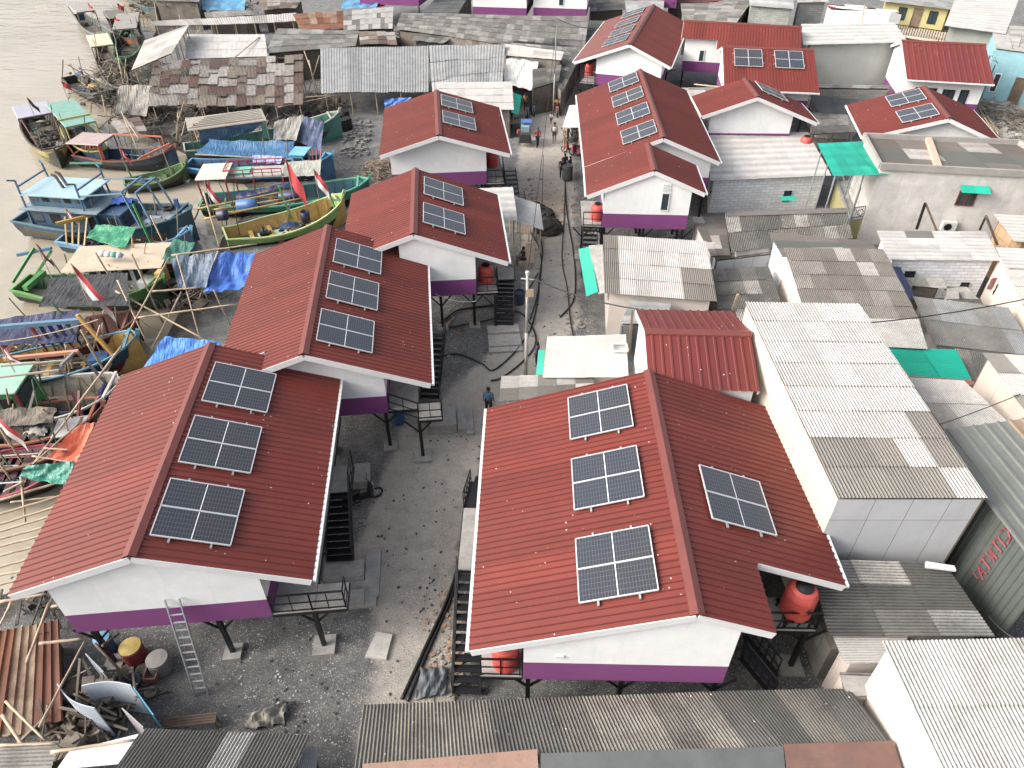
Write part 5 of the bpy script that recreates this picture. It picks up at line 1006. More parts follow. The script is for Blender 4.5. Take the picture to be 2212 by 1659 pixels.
b = Boat('boat with mint green roof on bright yellow posts, behind the orange racked one', (142, 252), (216, 326), 2.5, '2c4766', 'c2b32c', '2f4a5e', zb=1.2, rake=.5, low='8f8a30'); b.canopy(.0, .6, 1.9, '6fa898', 'cdbb22', .95); b.bar([(b.L*.45, -1.3, 2.05), (b.L*.45, 1.3, 2.05)], .1, 'cdbb22'); b.nets(.6, .2, '7d3a38')
b = Boat('long blue and orange boat with orange rack and white script on its side', (168, 328), (378, 318), 2.5, '23384f', '8e4a34', '2f5573', zb=1.5, zs=.7, low='16181b', floor='a79d8a'); b.canopy(.02, .34, 1.8, 'b59c98', 'b5472a')
b.bar([(b.L*.34, 1.0, 1.9), (b.L*.86, .5, 2.1)], .1, 'd0673c', 'rack'); b.bar([(b.L*.86, .5, 2.1), (b.L*.86, .5, .8)], .1, 'd0673c', 'rack'); b.bar([(b.L*.34, -1.0, .6), (b.L*.34, -1.0, 1.8)], .1, 'b5472a'); b.bar([(0, -1.32, .3), (b.L*.33, -1.3, .45)], .12, '3c9a78'); b.engine(.5)
text_part('Kasa ya', .62, b.W(b.L*.5, -b.hb(.5)-.12, .2), b.d, V((0, 0, 1)), paint('d9cfc0', .6), b.t); text_part('Jaya', .6, b.W(b.L*.8, -b.hb(.8)-.06, .45), (b.d+b.n*.25), V((0, 0, 1)), paint('d9cfc0', .6), b.t)
b.bar([(b.L*.68, -.9, .8), (b.L*.95, .1, 1.7)], .16, 'd0693c', 'roll')
b = Boat('plain mossy green open boat with worn letters on the bow', (268, 392), (402, 352), 2.1, '4c5236', '5f8a3c', '4f7338', zb=1.1, zs=.5, low='37342c', floor='a09a84'); text_part('RMT', .5, b.W(b.L*.78, -b.hb(.78)-.07, .35), b.d+b.n*.2, V((0, 0, 1)), paint('c0b48a', .6), b.t)
# big trawler
b = Boat('big blue trawler with light blue wheelhouse roof, largest vessel of the fleet', (58, 455), (412, 452), 4.2, '2b5163', '4a7f90', '3f5f6c', '6d7a80', zs=1.2, zb=2.1, low='7e6238', sternw=.75, thw=0, rake=1.6, name='trawler')
g = MB(); NN = 16
for i in range(NN):
    u0, u1 = i/NN, (i+1)/NN; g.poly([b.W(u0*b.L, -b.hb(u0)+.1, b.zg(u0)-.4), b.W(u1*b.L, -b.hb(u1)*.96+.05, b.zg(u1)-.4), b.W(u1*b.L, b.hb(u1)*.96-.05, b.zg(u1)-.4), b.W(u0*b.L, b.hb(u0)-.1, b.zg(u0)-.4)])
g.build('deck', paint('8b9498', .8, 0, .4, 1.2, .5), b.t)
b.cabin(.12, .52, .6, 1.55, '2f5a78', '7f98a4', .68, 4, .3, 'lower_cabin'); b.cabin(.14, .46, 2.28, .75, '3a6f8e', '9cc4d4', .55, 5, .3, 'wheelhouse'); b.cabin(.5, .64, .6, 1.3, '2d4f74', '3a6590', .55, 1, .05, 'deck_house')
for x in (.12, .46):
    for sg in (-1, 1): b.bar([(b.L*x, sg*1.5, .8), (b.L*x, sg*1.35, 4.0), (b.L*x-.35, sg*1.6, 4.1)], .09, '3c6f90', 'davit')
    b.bar([(b.L*x, -1.36, 3.6), (b.L*x, 1.36, 3.6)], .09, '3c6f90', 'davit')
for x in (.76, .84):
    b.bar([(b.L*x, -1.4, 1.0), (b.L*x-.7, -1.2, 3.6), (b.L*x-.7, 1.2, 3.6), (b.L*x, 1.4, 1.0)], .1, '4f86a8', 'gantry')
b.bar([(b.L*.46, -1.36, 3.2), (b.L*.76-.7, -1.2, 3.5)], .07, '6f9cb4'); b.bar([(b.L*.46, 1.36, 3.2), (b.L*.84-.7, 1.2, 3.5)], .07, '6f9cb4')
for y in (-.15, .25): b.bar([(b.L*.3, y, 3.1), (b.L*.28, y, 3.9), (b.L*.26, y, 4.0)], .13, '6b5148', 'exhaust_pipe')
for k, (x, y, c_) in enumerate(((.7, -.5, '7c7469'), (.75, .1, '8fb4cf'), (.8, -.4, '7c7469'))): g = MB(); g.box(b.W(x*b.L, y, b.zg(x)-.32), (.8, .9, .12), b.d, b.n); g.build('hatch', paint(c_, .7, 0, .2, 2, .3), b.t)
g = MB(); cloth(g, b.W(.5*b.L, -.4, 2.1), b.W(.64*b.L, .2, 2.2), b.W(.64*b.L, 1.1, 2.0), b.W(.52*b.L, 1.0, 2.1), -.25, .1, 10, 8, 5); g.build('blue_cover', tarpm('1d63c4'), b.t, True)
b.bar([(b.L*.93, -.9, 1.9), (b.L*.93, .9, 1.9)], .16, '2c5c80', 'bollard'); b.bar([(b.L*.9, .5, 1.5), (b.L*.9, .5, 2.5)], .22, '2f5f94', 'bollard'); b.nets(.72, 1.0, 'b5633c', .5)
g = MB(); c = b.W(.8*b.L, 1.1, 1.5); g.tube([c+V((.32*cos(a*pi/6), .32*sin(a*pi/6), .06*sin(a))) for a in range(13)], .1, 6); g.build('tyre', BLACK, b.t, True)
# stack at the bank
b = Boat('beached boat with long beige deck roof, blue side tarp and raised red bow', (398, 318), (733, 240), 3.0, '2f7f70', 'b3ad9e', '3c8f7f', zs=1.0, zb=2.2, low='6a2c28', rake=1.6); b.canopy(.05, .52, 2.7, 'a59c8d', '9a958a', 1.0)
g = MB(); cloth(g, b.W(.12*b.L, -1.45, 2.6), b.W(.5*b.L, -1.45, 2.65), b.W(.42*b.L, -1.5, 2.0), b.W(.1*b.L, -1.5, 1.5), .02, .06, 14, 5, 9); g.build('side_tarp', tarpm('2f5777'), b.t, True)
g = MB(); g.box(b.W(.5*b.L, -1.4, 1.9), (.5, .05, 1.2), b.d, b.n); g.build('side_panel', paint('3f9f88', .6), b.t)
for k in range(6): b.bar([(b.L*(.06+.02*k), -1.1+.4*k, 2.82), (b.L*.5, -1.0+.4*k, 2.86)], .08, 'c2b9a8', 'plank')
b = Boat('blue boat with sky blue wheelhouse and a low blue tarp spread along it', (405, 352), (718, 333), 2.9, '2f74a5', '49a6d8', '2f6a94', zs=.8, zb=1.9, low='241f22'); b.cabin(.74, .83, .9, 1.1, '45aee0', '5cc0ee', .5, 1, .1, 'wheelhouse')
g = MB(); cloth(g, b.W(.14*b.L, 1.3, 2.2), b.W(.72*b.L, 1.2, 2.3), b.W(.74*b.L, -.7, 1.7), b.W(.1*b.L, -.6, 1.8), .25, .09, 22, 9, 3); g.build('blue_cover', tarpm('1f5f8c'), b.t, True); b.bar([(.1*b.L, -.62, 1.78), (.74*b.L, -.72, 1.68)], .07, 'b5a892')
for k in range(4): b.bar([(b.L*(.86+.02*k), -.8, 1.1), (b.L*(.84+.03*k), 0, 2.2)], .06, 'a83c34')
b = Boat('long emerald green boat with red railed upper deck, cream roof aft and grey tarp forward', (436, 430), (797, 386), 3.2, '1f9c78', '38b48c', '2f7585', '6d7f86', zs=.8, zb=1.7, low='151a18', thw=3)
b.canopy(.03, .2, 2.75, 'd8ccb8', 'a8262a', .85); g = MB(); g.hexa([b.W(.17*b.L, -.3, 2.3), b.W(.5*b.L, -.3, 2.3), b.W(.5*b.L, 1.5, 2.3), b.W(.17*b.L, 1.5, 2.3)]+[b.W(.17*b.L, -.3, 2.4), b.W(.5*b.L, -.3, 2.4), b.W(.5*b.L, 1.5, 2.4), b.W(.17*b.L, 1.5, 2.4)]); b_up = g.build('upper_deck', paint('b7b3aa', .7, 0, .25, 2, .3), b.t)
for y in (-.3, 1.5):
    b.bar([(.17*b.L, y, 2.9), (.5*b.L, y, 2.9)], .06, 'b52a38'); b.bar([(.17*b.L, y, 2.65), (.5*b.L, y, 2.65)], .045, 'b52a38')
    for k in range(7): x = .17+.055*k; b.bar([(x*b.L, y, 2.4), (x*b.L, y, 2.9)], .05, 'b52a38')
b.bar([(.17*b.L, -.3, 2.9), (.17*b.L, 1.5, 2.9)], .06, 'b52a38')
for x in (.17, .33, .5): b.bar([(x*b.L, -.3, .5), (x*b.L, -.3, 2.3)], .08, 'a8262a', 'deck_post')
g = MB(); g.box(b.W(.24*b.L, .6, 2.47), (1.6, 1.2, .12), b.d, b.n); g.build('mint_crate', paint('5fc9ad', .6), b.t)
b.nets(.4, .7, 'b5704a', .01); g = MB(); cloth(g, b.W(.5*b.L, 1.5, 2.6), b.W(.72*b.L, 1.4, 2.7), b.W(.72*b.L, -.4, 2.3), b.W(.5*b.L, -.4, 2.3), .1, .03, 12, 7, 2); g.build('grey_cover', tarpm('9a9c90', .8), b.t, True)
for x, c_ in ((.14, '2b9c82'), (.27, '44b58a'), (.4, '2d6f8a'), (.5, '2f6f8c')): g = MB(); g.box(b.W(x*b.L, -.4, .3), (.9, 1.5, .1), b.d, b.n); g.build('hatch', paint(c_, .6, 0, .2, 2, .3), b.t)
b = Boat('lime green boat with yellow inside and lettering on the bow, beside the big red roofs', (486, 505), (742, 420), 3.1, '86b848', 'b8d276', 'd8ab24', 'd9b846', zs=.8, zb=1.9, low='222521', thw=5, rake=1.5)
g = MB(); g.box(b.W(.5*b.L, 0, .1), (b.L*.5, .9, .1), b.d, b.n); g.build('deck_boards', paint('c9d9a0', .6, 0, .2, 2, .3), b.t); b.engine(.3)
text_part('PTASEJATI', .62, b.W(b.L*.66, -b.hb(.66)-.07, .35), b.d+b.n*.12, V((0, 0, 1)), paint('5d3526', .6), b.t)
g = MB(); c = b.W(b.L*.4, -b.hb(.4)-.1, .2)
for k in range(8): a = k*pi/4; g.beam(c+b.d*.08*cos(a)+V((0, 0, .08*sin(a))), c+b.d*.26*cos(a)+V((0, 0, .26*sin(a))), .05)
g.lathe(c-b.n*-.02, [(.1, 0), (.1, .04)], 12, -b.n); g.build('rosette', paint('8a3a42', .6), b.t)
b.bar([(b.L*.9, -.5, 1.2), (b.L*.86, .1, 3.0)], .11, '4da23c', 'mast'); b.bar([(b.L*.55, .6, .6), (b.L*.5, .5, 3.1)], .11, '4da23c', 'mast'); b.bar([(b.L*.93, -.4, 1.75), (b.L*.88, .9, 1.5)], .06, '3a78c0')
b = Boat('pale blue boat shaded by a bright green tarp, in front of the trawler', (135, 510), (412, 496), 2.5, '5fa3cf', '6fb5dd', '4f7f9c', '6a675f', zs=.6, zb=1.5, low='3a4f54'); b.nets(.25, 0, '2b2f48', .9)
g = MB(); cloth(g, P(208, 485, 2.3), P(296, 490, 2.3), P(268, 538, 2.2), P(185, 513, 2.2), .1, .05, 16, 8, 4); g.build('green_cover', tarpm('1f8a62', .5, '86c9a0'), b.t, True)
for k in range(4): b.bar([(.8+.4*k, -.9, .5), (.6+.5*k, .2, 1.9)], .1, 'b58f28', 'yellow_frame')
b.bar([(.6, -.8, 1.9), (2.2, .6, 1.9)], .2, 'b58f28', 'yellow_frame'); b.bar([(b.L*.72, -.6, 0), (b.L*.65, -.2, 3.2)], .11, '2c9a34', 'mast')
b = Boat('boat with long cream roof over a white windowed cabin, below the green tarp', (172, 604), (432, 578), 2.9, '4f6a5a', '7d8a72', '5a5a50', zs=.6, zb=1.0, low='2f3029'); b.canopy(.0, .78, 1.95, 'c9b596', '8a8474', 1.05); b.cabin(.15, .58, .2, 1.7, 'c3c8c4', 'b9a98c', .6, 5, .05); b.nets(.98, .4, '2d3a36', .01)
for k, (c_, r_) in enumerate((('d9d4c8', .3), ('e6e2e0', .25), ('5fb5a0', .22), ('b9b9dc', .22))): g = MB(); g.lathe(b.W(b.L*(.3+.05*k), -.5-.1*k, 2.38), [(r_*.6, 0), (r_, .1), (r_*.7, .25), (.05, .3)], 10); g.build('bundle', paint(c_, .8), b.t, True)
g = MB(); cloth(g, b.W(.78*b.L, 1.3, 2.3), b.W(.98*b.L, .9, 2.2), b.W(.95*b.L, -1.0, 2.0), b.W(.78*b.L, -1.2, 2.3), .15, .08, 9, 8, 7); g.build('net_cover', tarpm('3f7a68', .9), b.t, True)
b = Boat('green boat under a big black canopy sheet', (44, 610), (352, 600), 3.0, '3c8a34', '5aa23a', '3a5f40', zs=.7, zb=1.6, low='262c22', thw=3)
g = MB(); cloth(g, P(110, 600, 2.5), P(275, 588, 2.5), P(281, 660, 2.3), P(83, 664, 2.3), .12, .05, 20, 9, 8); g.build('black_canopy', tarpm('33353a', .8, '4a4c50'), b.t, True)
b.bar([(0, -.5, 1.0), (1.2, .8, 2.6)], .14, '2f8a34', 'stern_frame'); b.bar([(.3, .9, .6), (2.1, .9, 2.4)], .13, '2f8a34', 'stern_frame'); b.bar([(.1, .6, 2.2), (2.2, .9, 2.6)], .16, '3a7f9c', 'stern_frame'); b.bar([(1.0, -.9, .9), (1.0, .9, .9)], .3, '3f9a3a', 'stern_bench')
g = MB(); g.box(b.W(.86*b.L, .5, .9), (1.0, .9, .5), b.d, b.n); g.build('white_box', paint('d5d6da', .6), b.t); g = MB(); g.box(b.W(.97*b.L, .4, 1.5), (.3, .9, .8), b.d, b.n); g.build('bow_board', paint('d8a52c', .6), b.t)
b = Boat('dark red boat with navy tarp and cream script, at the left edge', (-70, 745), (296, 684), 3.2, '5b2c2c', '9a6a52', '6a3630', zs=.8, zb=1.4, low='1e1a1b', floor='8a8076')
g = MB(); cloth(g, P(-40, 694, 2.4), P(172, 667, 2.4), P(164, 738, 2.1), P(-60, 750, 2.0), .15, .06, 20, 9, 6); g.build('navy_canopy', tarpm('2d3358', .6, '454c74'), b.t, True)
text_part('Jaya', .7, b.W(b.L*.84, -b.hb(.84)-.05, .35), b.d+b.n*.25, V((0, 0, 1)), paint('cdbf8e', .6), b.t)
b.bar([(b.L*.72, -.9, .6), (b.L*.58, -.3, 2.9)], .09, '4d7a4a', 'mast')
b = Boat('boat with yellow inside and turquoise gunwale holding a blue box, at the left edge', (-60, 800), (296, 722), 3.0, '205068', '58a0b8', 'd5a41e', '8e8578', zs=.8, zb=1.7, low='6b1f22', thw=4)
g = MB(); g.box(b.W(.72*b.L, .1, .35), (.9, .8, .6), b.d, b.n); g.build('blue_box', paint('3f82cc', .5), b.t); g = MB(); g.lathe(b.W(.8*b.L, -.4, 0), [(.3, 0), (.32, .3), (.3, .6)], 12); g.build('blue_drum', paint('2f6db5', .5), b.t)
b.bar([(b.L*.86, -.4, .2), (b.L*.72, -.1, 3.3)], .16, 'd9a21c', 'mast'); b.bar([(b.L*.1, .2, 3.0), (b.L*.75, .0, 2.9)], .2, '5f8fb0', 'boom')
for k, c_ in enumerate(('8a2632', '1f2540', '26357a', '20264a', '2e4a3c')): g = MB(); cloth(g, b.W(b.L*(.42+.05*k), .05, 2.85), b.W(b.L*(.45+.05*k), .05, 2.85), b.W(b.L*(.47+.05*k), -.1, 1.4), b.W(b.L*(.46+.05*k), -.1, 1.4), .0, .05, 3, 6, k); g.build('hung_cloth', paint(c_, .9), b.t, True)
b = Boat('white gunwaled boat with a mint roofed red framed cabin, at the left edge', (-60, 868), (258, 826), 3.4, '1f3a6a', 'd6d3cc', 'b0a68f', 'b8a587', zs=.8, zb=1.4, low='1a1c22', thw=1)
b.cabin(.1, .4, .1, 1.9, '2f8a42', '8fd0b0', .6, 2, .15); b.bar([(b.L*.4, -1.1, 1.95), (b.L*.4, 1.1, 1.95)], .12, '9a2b38'); b.bar([(b.L*.4, -1.0, .5), (b.L*.4, -1.0, 1.95)], .12, '9a2b38'); b.bar([(b.L*.4, -1.0, .5), (b.L*.52, -.9, 1.9)], .1, 'd9d4d0')
b.bar([(b.L*.3, .5, 2.8), (b.L*.78, .6, 2.9)], .16, 'e08a62', 'boom'); b.bar([(b.L*.3, .1, 2.7), (b.L*.76, .1, 2.8)], .08, 'a59c8c', 'boom'); b.bar([(b.L*.3, -.5, 2.5), (b.L*.7, -.5, 2.7)], .08, 'a59c8c', 'boom')
b.bar([(b.L*.76, -.9, .5), (b.L*.72, -.4, 2.9), (b.L*.76, .7, 2.9), (b.L*.84, .9, .6)], .12, '878a86', 'gantry'); g = MB(); g.lathe(b.W(b.L*.44, -.9, .1), [(.2, 0), (.25, .5)], 12); g.build('bucket', paint('d8cf8a', .6), b.t); g = MB(); cloth(g, b.W(.82*b.L, .9, .8), b.W(.9*b.L, .6, .8), b.W(.88*b.L, -.6, .5), b.W(.8*b.L, -.7, .4), -.3, .1, 7, 7, 1); g.build('navy_cloth', tarpm('272c58', .9), b.t, True)
b = Boat('brown boat covered by a long wrinkled grey tarp, left edge', (-80, 925), (222, 876), 2.8, '1d2138', 'b0673f', '5a5147', zs=.7, zb=1.2, low='15161a')
g = MB(); cloth(g, P(-30, 882, 1.9), P(121, 880, 1.9), P(112, 912, 1.6), P(-40, 930, 1.6), .1, .09, 24, 7, 12); g.build('grey_canopy', tarpm('6f675c', .85), b.t, True); b.bar([(b.L*.8, -.6, .3), (b.L*.86, .4, 1.9)], .12, '7c2a2c', 'red_frame'); b.bar([(b.L*.88, -.6, .3), (b.L*.8, .4, 1.9)], .12, '7c2a2c', 'red_frame')
b = Boat('bare plank decked boat with a white board on its bow, left edge', (-90, 975), (186, 925), 3.0, '4a2f2a', '8a5a48', '5f564a', '6f685c', zs=.6, zb=1.0, low='1b1b1d', thw=5); g = MB(); g.box(b.W(.86*b.L, .3, .95), (1.3, 1.3, .06), b.d, b.n); g.build('white_board', paint('c9c8c6', .6), b.t)
b = Boat('crimson rimmed boat with grey plank thwarts, left edge below the others', (-110, 1035), (140, 985), 3.0, '3a2a30', 'a32a44', '6a3040', '9c9284', zs=.5, zb=.9, low='1b1b1d', thw=7)
Boat('blue and ochre hull of a boat cut off by the top edge', (262, -42), (335, 16), 3.0, '2f6070', '6f6a5a', '5a5a50', zs=1.0, zb=1.6, low='7e7448')
for a in ((262, 70, 1.2, 'red and white flag on the small boat near the top'), (206, 40, 1.5, 'limp red flag on the lone small boat at the top left'), (268, 40, 1.6, 'long red pennant behind the orange bowed boat')):
    flag(a[0]-5, a[1], .8, 1.8, a[3], w_=.8, fh=.9, seed=int(a[0]), cols=('c8202c', 'e6e2de') if a[0] == 262 else ('c8202c',))
flag(150, 222, 2.5, 1.8, 'small red flag above the mint green boat roof', ('c8202c',), seed=2); flag(75, 252, 2.3, 1.6, 'dark drooping flag on the lilac canopied boat', ('2a3a34',), droop=1.2)
flag(276, 372, .8, 2.0, 'red flag at the stern of the mossy green boat', ('b52a34',), seed=3, droop=1.3); flag(428, 306, 1.6, 1.5, 'red and white flag at the left end of the low blue tarp', seed=6, droop=1.3, w_=.6)
flag(636, 438, 1.8, 3.0, 'large red flag with dark ring on the lime green boat', ('cf1f33',), w_=1.3, fh=1.6, seed=1, droop=1.3); flag(690, 435, 1.8, 2.3, 'red and white flag on a green staff at the lime bow', w_=1.1, fh=1.0, seed=4, droop=1.0)
flag(466, 478, .6, 2.9, 'red and white flag at the stern of the lime green boat', w_=1.0, fh=1.0, seed=5, droop=1.4); flag(214, 705, .6, 3.9, 'big red and white flag hanging over the black canopy', w_=1.5, fh=1.5, seed=9, droop=1.5)
flag(112, 600, 1.8, 2.2, 'faded furled flag at the stern frame by the black canopy', ('7a3a48',), droop=2.4, w_=.5); flag(33, 805, 2.2, 1.6, 'small red flag on the mint roofed cabin', seed=4, droop=.9); flag(22, 965, 1.2, 2.6, 'red and white flag in the lower left corner of the fleet', w_=1.2, fh=1.2, seed=8, droop=1.3)
flag(158, 492, 1.2, 1.4, 'small red and white flag beside the trawler cabin door', w_=.6, seed=11, droop=1.3)
# ------------------------------------------------------------------ tarpaulins slung on bamboo
def tarp(label, c, col, sag=.3, wr=.07, n_=18, m_=12, rough=.5, c2=None, seed=1):
    q = q4(c); g = MB(); cloth(g, *q, sag, wr, n_, m_, seed); return single('tarpaulin', g, tarpm(col, rough, c2), label, 'tarpaulin', 'tarpaulins slung on bamboo', True)
tarp('faded slate blue tarp slung beside the bright blue one', [(370, 556, 2.6), (468, 546, 2.8), (446, 618, 2.2), (384, 626, 1.8)], '4a5f78', .5, .12, c2='8a8f94')
tarp('bright blue tarp tied to a bamboo pole above the second red roof', [(470, 546, 2.8), (552, 545, 2.6), (535, 622, 2.0), (437, 632, 1.9)], '1f64c0', .35, .12, seed=4)
tarp('bright blue peaked tarp just above the nearest left red roof', [(356, 726, 2.6), (474, 738, 2.3), (455, 790, 2.2), (308, 796, 1.9)], '2a7fd8', .15, .08, seed=5)
tarp('orange tarp tucked beside the nearest left red roof', [(166, 920, 1.6), (205, 912, 1.6), (168, 998, 1.3), (98, 990, 1.3)], 'e0683f', .4, .05, c2='f0936a')
tarp('sea green net tarp at the left edge of the nearest red roof', [(55, 1006, 1.5), (160, 996, 1.6), (148, 1050, 1.2), (40, 1030, 1.1)], '2c8270', .2, .1, c2='5aa796')
tarp('brown translucent cloth edged in blue hung between boats near the scrap roof', [(256, 184, 2.6), (335, 184, 2.8), (316, 250, 1.0), (248, 246, .8)], '5f5d58', .5, .1, c2='8f7b60')
tarp('dusty beige tarp over the beached boat beside the navy one', [(592, 262, 2.8), (656, 248, 3.1), (640, 302, 2.2), (590, 302, 2.1)], '8a8680', .3, .07)
tarp('dusty navy tarp hanging over the beached boat bow', [(656, 250, 3.1), (700, 264, 2.7), (692, 334, 1.6), (640, 302, 1.9)], '42506e', .15, .08, c2='67718a')
tarp('faded blue tarp roof at the top edge, left piece', [(432, -14, 2.7), (532, -14, 2.7), (528, 22, 2.3), (438, 22, 2.3)], '3f8bb8', .2, .1, c2='7ab5d2')
tarp('pale blue tarp roof at the top edge, right piece', [(656, -12, 2.9), (762, -12, 2.9), (752, 16, 2.5), (745, 20, 2.5)][:0] or [(745, -12, 2.8), (832, -12, 2.8), (812, 16, 2.4), (735, 20, 2.4)], '4a90b8', .2, .1, c2='8ab8d0')
tarp('orange red cloth scrap hanging at the top edge beside the blue tarp', [(832, -10, 2.8), (852, -10, 2.8), (828, 15, 2.2), (806, 16, 2.2)], 'd4593f', .1, .05)
tarp('crumpled blue tarp under the front edge of the long zinc roof', [(828, 214, 1.9), (890, 210, 1.9), (850, 238, 1.2), (834, 240, .8)], '3f78c4', .1, .08)
tarp('white cloth slung in front of the board clad lane corner shack', [(1094, 125, 3.2), (1164, 134, 2.9), (1148, 194, 1.8), (1090, 182, 1.9)], 'cfccc8', .35, .08, c2='dedbd7')
tarp('navy awning cloth between the mossy brown roof and the pale block wall', [(1926, 575, 2.6), (1946, 577, 2.3), (1976, 642, 2.2), (1962, 646, 2.5)], '2c3566', .05, .04)
tarp('lilac cloth cover below the low blue tarp', [(545, 334, 1.9), (612, 338, 1.9), (606, 352, 1.6), (546, 352, 1.6)], '8f8fbf', .1, .05)
# ------------------------------------------------------------------ bamboo
BG = 'bamboo poles along the bank'
def bamboo(pts, r=.055, label='bamboo pole of the landing racks beside the moored boats', mat=None, name='bamboo_pole', group=BG):
    q = [P(*p) for p in pts]; g = MB(); a = q[0]
    g.tube([lerp(q[0], q[-1], k/8)+V((0, 0, .012*sin(k*2.1))) for k in range(9)], r, 6, r*.75); return single(name, g, mat or BAMB, label, 'pole', group, True)
BP = [((206, 546, 3.2), (272, 655, .2)), ((254, 605, 3.2), (327, 762, 0)), ((284, 549, 3.6), (352, 697, 0)), ((325, 465, 3.2), (365, 551, 1.0)), ((440, 415, 3.4), (475, 537, .3)), ((370, 552, 2.7), (555, 527, 2.8)),
      ((382, 552, 3.2), (432, 732, 0)), ((472, 542, 3), (430, 645, 1.0)), ((462, 627, 2.6), (497, 702, 0)), ((325, 630, 2.0), (445, 620, 2.0)), ((292, 687, 1.6), (512, 657, 1.8)), ((250, 629, 2.4), (445, 735, .8)),
      ((365, 557, 3.2), (217, 830, .4)), ((175, 712, 3), (243, 832, 0)), ((392, 632, 1.6), (322, 765, .2)), ((262, 749, 2.6), (72, 1002, 1.0)), ((190, 743, 2.8), (242, 829, .3)), ((92, 883, 2.2), (135, 922, .4)), ((171, 914, 1.6), (77, 997, 1.3)),
      ((0, 924, 2.8), (52, 1003, 0)), ((0, 1001, 1.8), (24, 1036, .4)), ((52, 1040, 1.2), (8, 1062, 1.0)), ((95, 968, 1.6), (150, 972, 1.6)), ((70, 985, 1.4), (165, 1000, 1.4)), ((45, 1030, 1.2), (55, 1130, .2)), ((23, 1085, .6), (125, 1072, .6)),
      ((657, 110, 3.5), (703, 240, 0)), ((667, 130, 3.5), (690, 235, 0)), ((640, 212, 2), (720, 205, 2)), ((600, 232, 1.8), (730, 205, 2.0)), ((690, 120, 3.4), (655, 235, .2)), ((300, 300, 2.5), (245, 215, .0)), ((262, 240, 2.5), (300, 330, 0)), ((220, 205, 2.2), (240, 300, -.3)),
      ((410, 255, 2.6), (440, 340, -.3)), ((250, 100, 3), (270, 200, 0)), ((350, -5, 4.2), (372, 40, 0)), ((400, -10, 4.2), (420, 30, 0)), ((385, -10, 4.0), (408, 20, 0)), ((300, -8, 4), (312, 60, 0)), ((418, 95, 3.6), (432, 60, 1.0)), ((560, 80, 3.4), (500, 130, 3.2)),
      ((108, 1312, .7), (172, 1296, 1.1)), ((85, 1390, 1.6), (178, 1380, 1.6)), ((85, 1570, 2.2), (183, 1385, 1.6)), ((110, 1625, 2.3), (292, 1598, 2.4)), ((12, 1515, 1.5), (98, 1600, 1.6)), ((5, 1545, 1.5), (55, 1620, 1.5)), ((58, 1430, 1.5), (105, 1303, 1.2)), ((0, 1610, 2.0), (122, 1606, 2.0)), ((0, 1300, 1.0), (100, 1283, 1.0)), ((25, 1300, 1.6), (0, 1350, 1.0))]
rb = random.Random(21)
for k in range(34):
    x, y = rb.choice(((100, 860), (150, 800), (60, 900), (250, 700), (300, 640), (180, 760), (330, 560), (450, 500), (300, 480), (240, 160), (220, 190), (290, 130), (400, 90), (360, 30), (680, 170), (420, 300)))
    x += rb.uniform(-45, 45); y += rb.uniform(-30, 30); h = rb.uniform(1.6, 3.2)
    if x > 215 and y > 800: continue
    BP.append(((x, y, 0), (x+rb.uniform(-22, 22), y-h*22+rb.uniform(-6, 6), h)))
for k, (a, c_) in enumerate(BP): bamboo([a, c_], R.choice((.045, .055, .06)), mat=R.choice((BAMB, BAMB, WOODL)))
for k in range(10):
    y0 = (1082, 1112, 1134, 1149, 1164, 1180, 1200, 1225, 1240, 1262)[k]; y1 = (1036, 1072, 1097, 1118, 1141, 1161, 1183, 1210, 1237, 1255)[k]; x1 = (140, 122, 108, 96, 86, 75, 66, 51, 36, 30)[k]
    bamboo([(-25, y0+6, .6), (x1+25, y1-6, .75)], .06, 'bamboo slat of the open jetty frame left of the nearest red roof', group='bamboo slats of the jetty frame')
for k, (a, c_) in enumerate((((425, 452, 2.0), (628, 411, 2.2)), ((441, 473, 1.9), (658, 427, 2.2)), ((462, 453, 1.7), (612, 430, 2.0)), ((470, 462, 1.8), (580, 446, 1.9)))):
    bamboo([a, c_], .07, 'yellow banded boom pole laid above the lime green boat', paint('b5932a', .5, 0, .2, 3, .2), 'boom_pole', 'yellow boom poles over the lime green boat')
for a, c_ in (((2139, 120, 5), (2099, 232, .2)), ((2150, 140, 4.6), (2118, 215, .3)), ((2078, 5, 4.4), (2045, 88, 1.0)), ((2030, 78, 4.4), (2012, 130, 1.2)), ((1862, 50, 5.2), (1868, 8, 6.8))):
    bamboo([a, c_], .05, 'bamboo pole leaning by the houses in the upper right', WOODL, group='bamboo poles in the upper right')
for k in range(16): bamboo([(2095+R.uniform(-6, 20), 215+R.uniform(-8, 10), .6), (2145+R.uniform(-15, 15), 290+R.uniform(-10, 12), .4+.05*k)], .04, 'bamboo pole in the loose bundle beside the right hand red house', WOODL, group='loose bundle of bamboo poles')

for k, (a, c_) in enumerate((((718, 333, 1.8), (745, 365, 0)), ((797, 386, 1.6), (822, 400, 0)), ((412, 452, 2.0), (480, 430, .2)), ((352, 600, 1.5), (398, 650, 0)), ((378, 318, 1.4), (425, 300, 0)), ((296, 684, 1.3), (345, 712, 0)), ((296, 722, 1.6), (330, 765, 0)), ((235, 200, .9), (290, 245, 0)), ((262, 190, 1.0), (300, 215, 0)), ((205, 318, 1.1), (310, 300, 0)), ((402, 352, 1.0), (470, 345, 0)), ((238, 74, 1.4), (300, 95, 0)))):
    p, q = P(*a), P(*c_); g = MB(); g.tube([lerp(p, q, j/8)-V((0, 0, .25*sin(pi*j/8))) for j in range(9)], .022, 5)
    single('mooring_rope', g, BAMB, 'mooring rope running from a boat bow to the bank', 'rope', 'mooring ropes of the fishing boats')
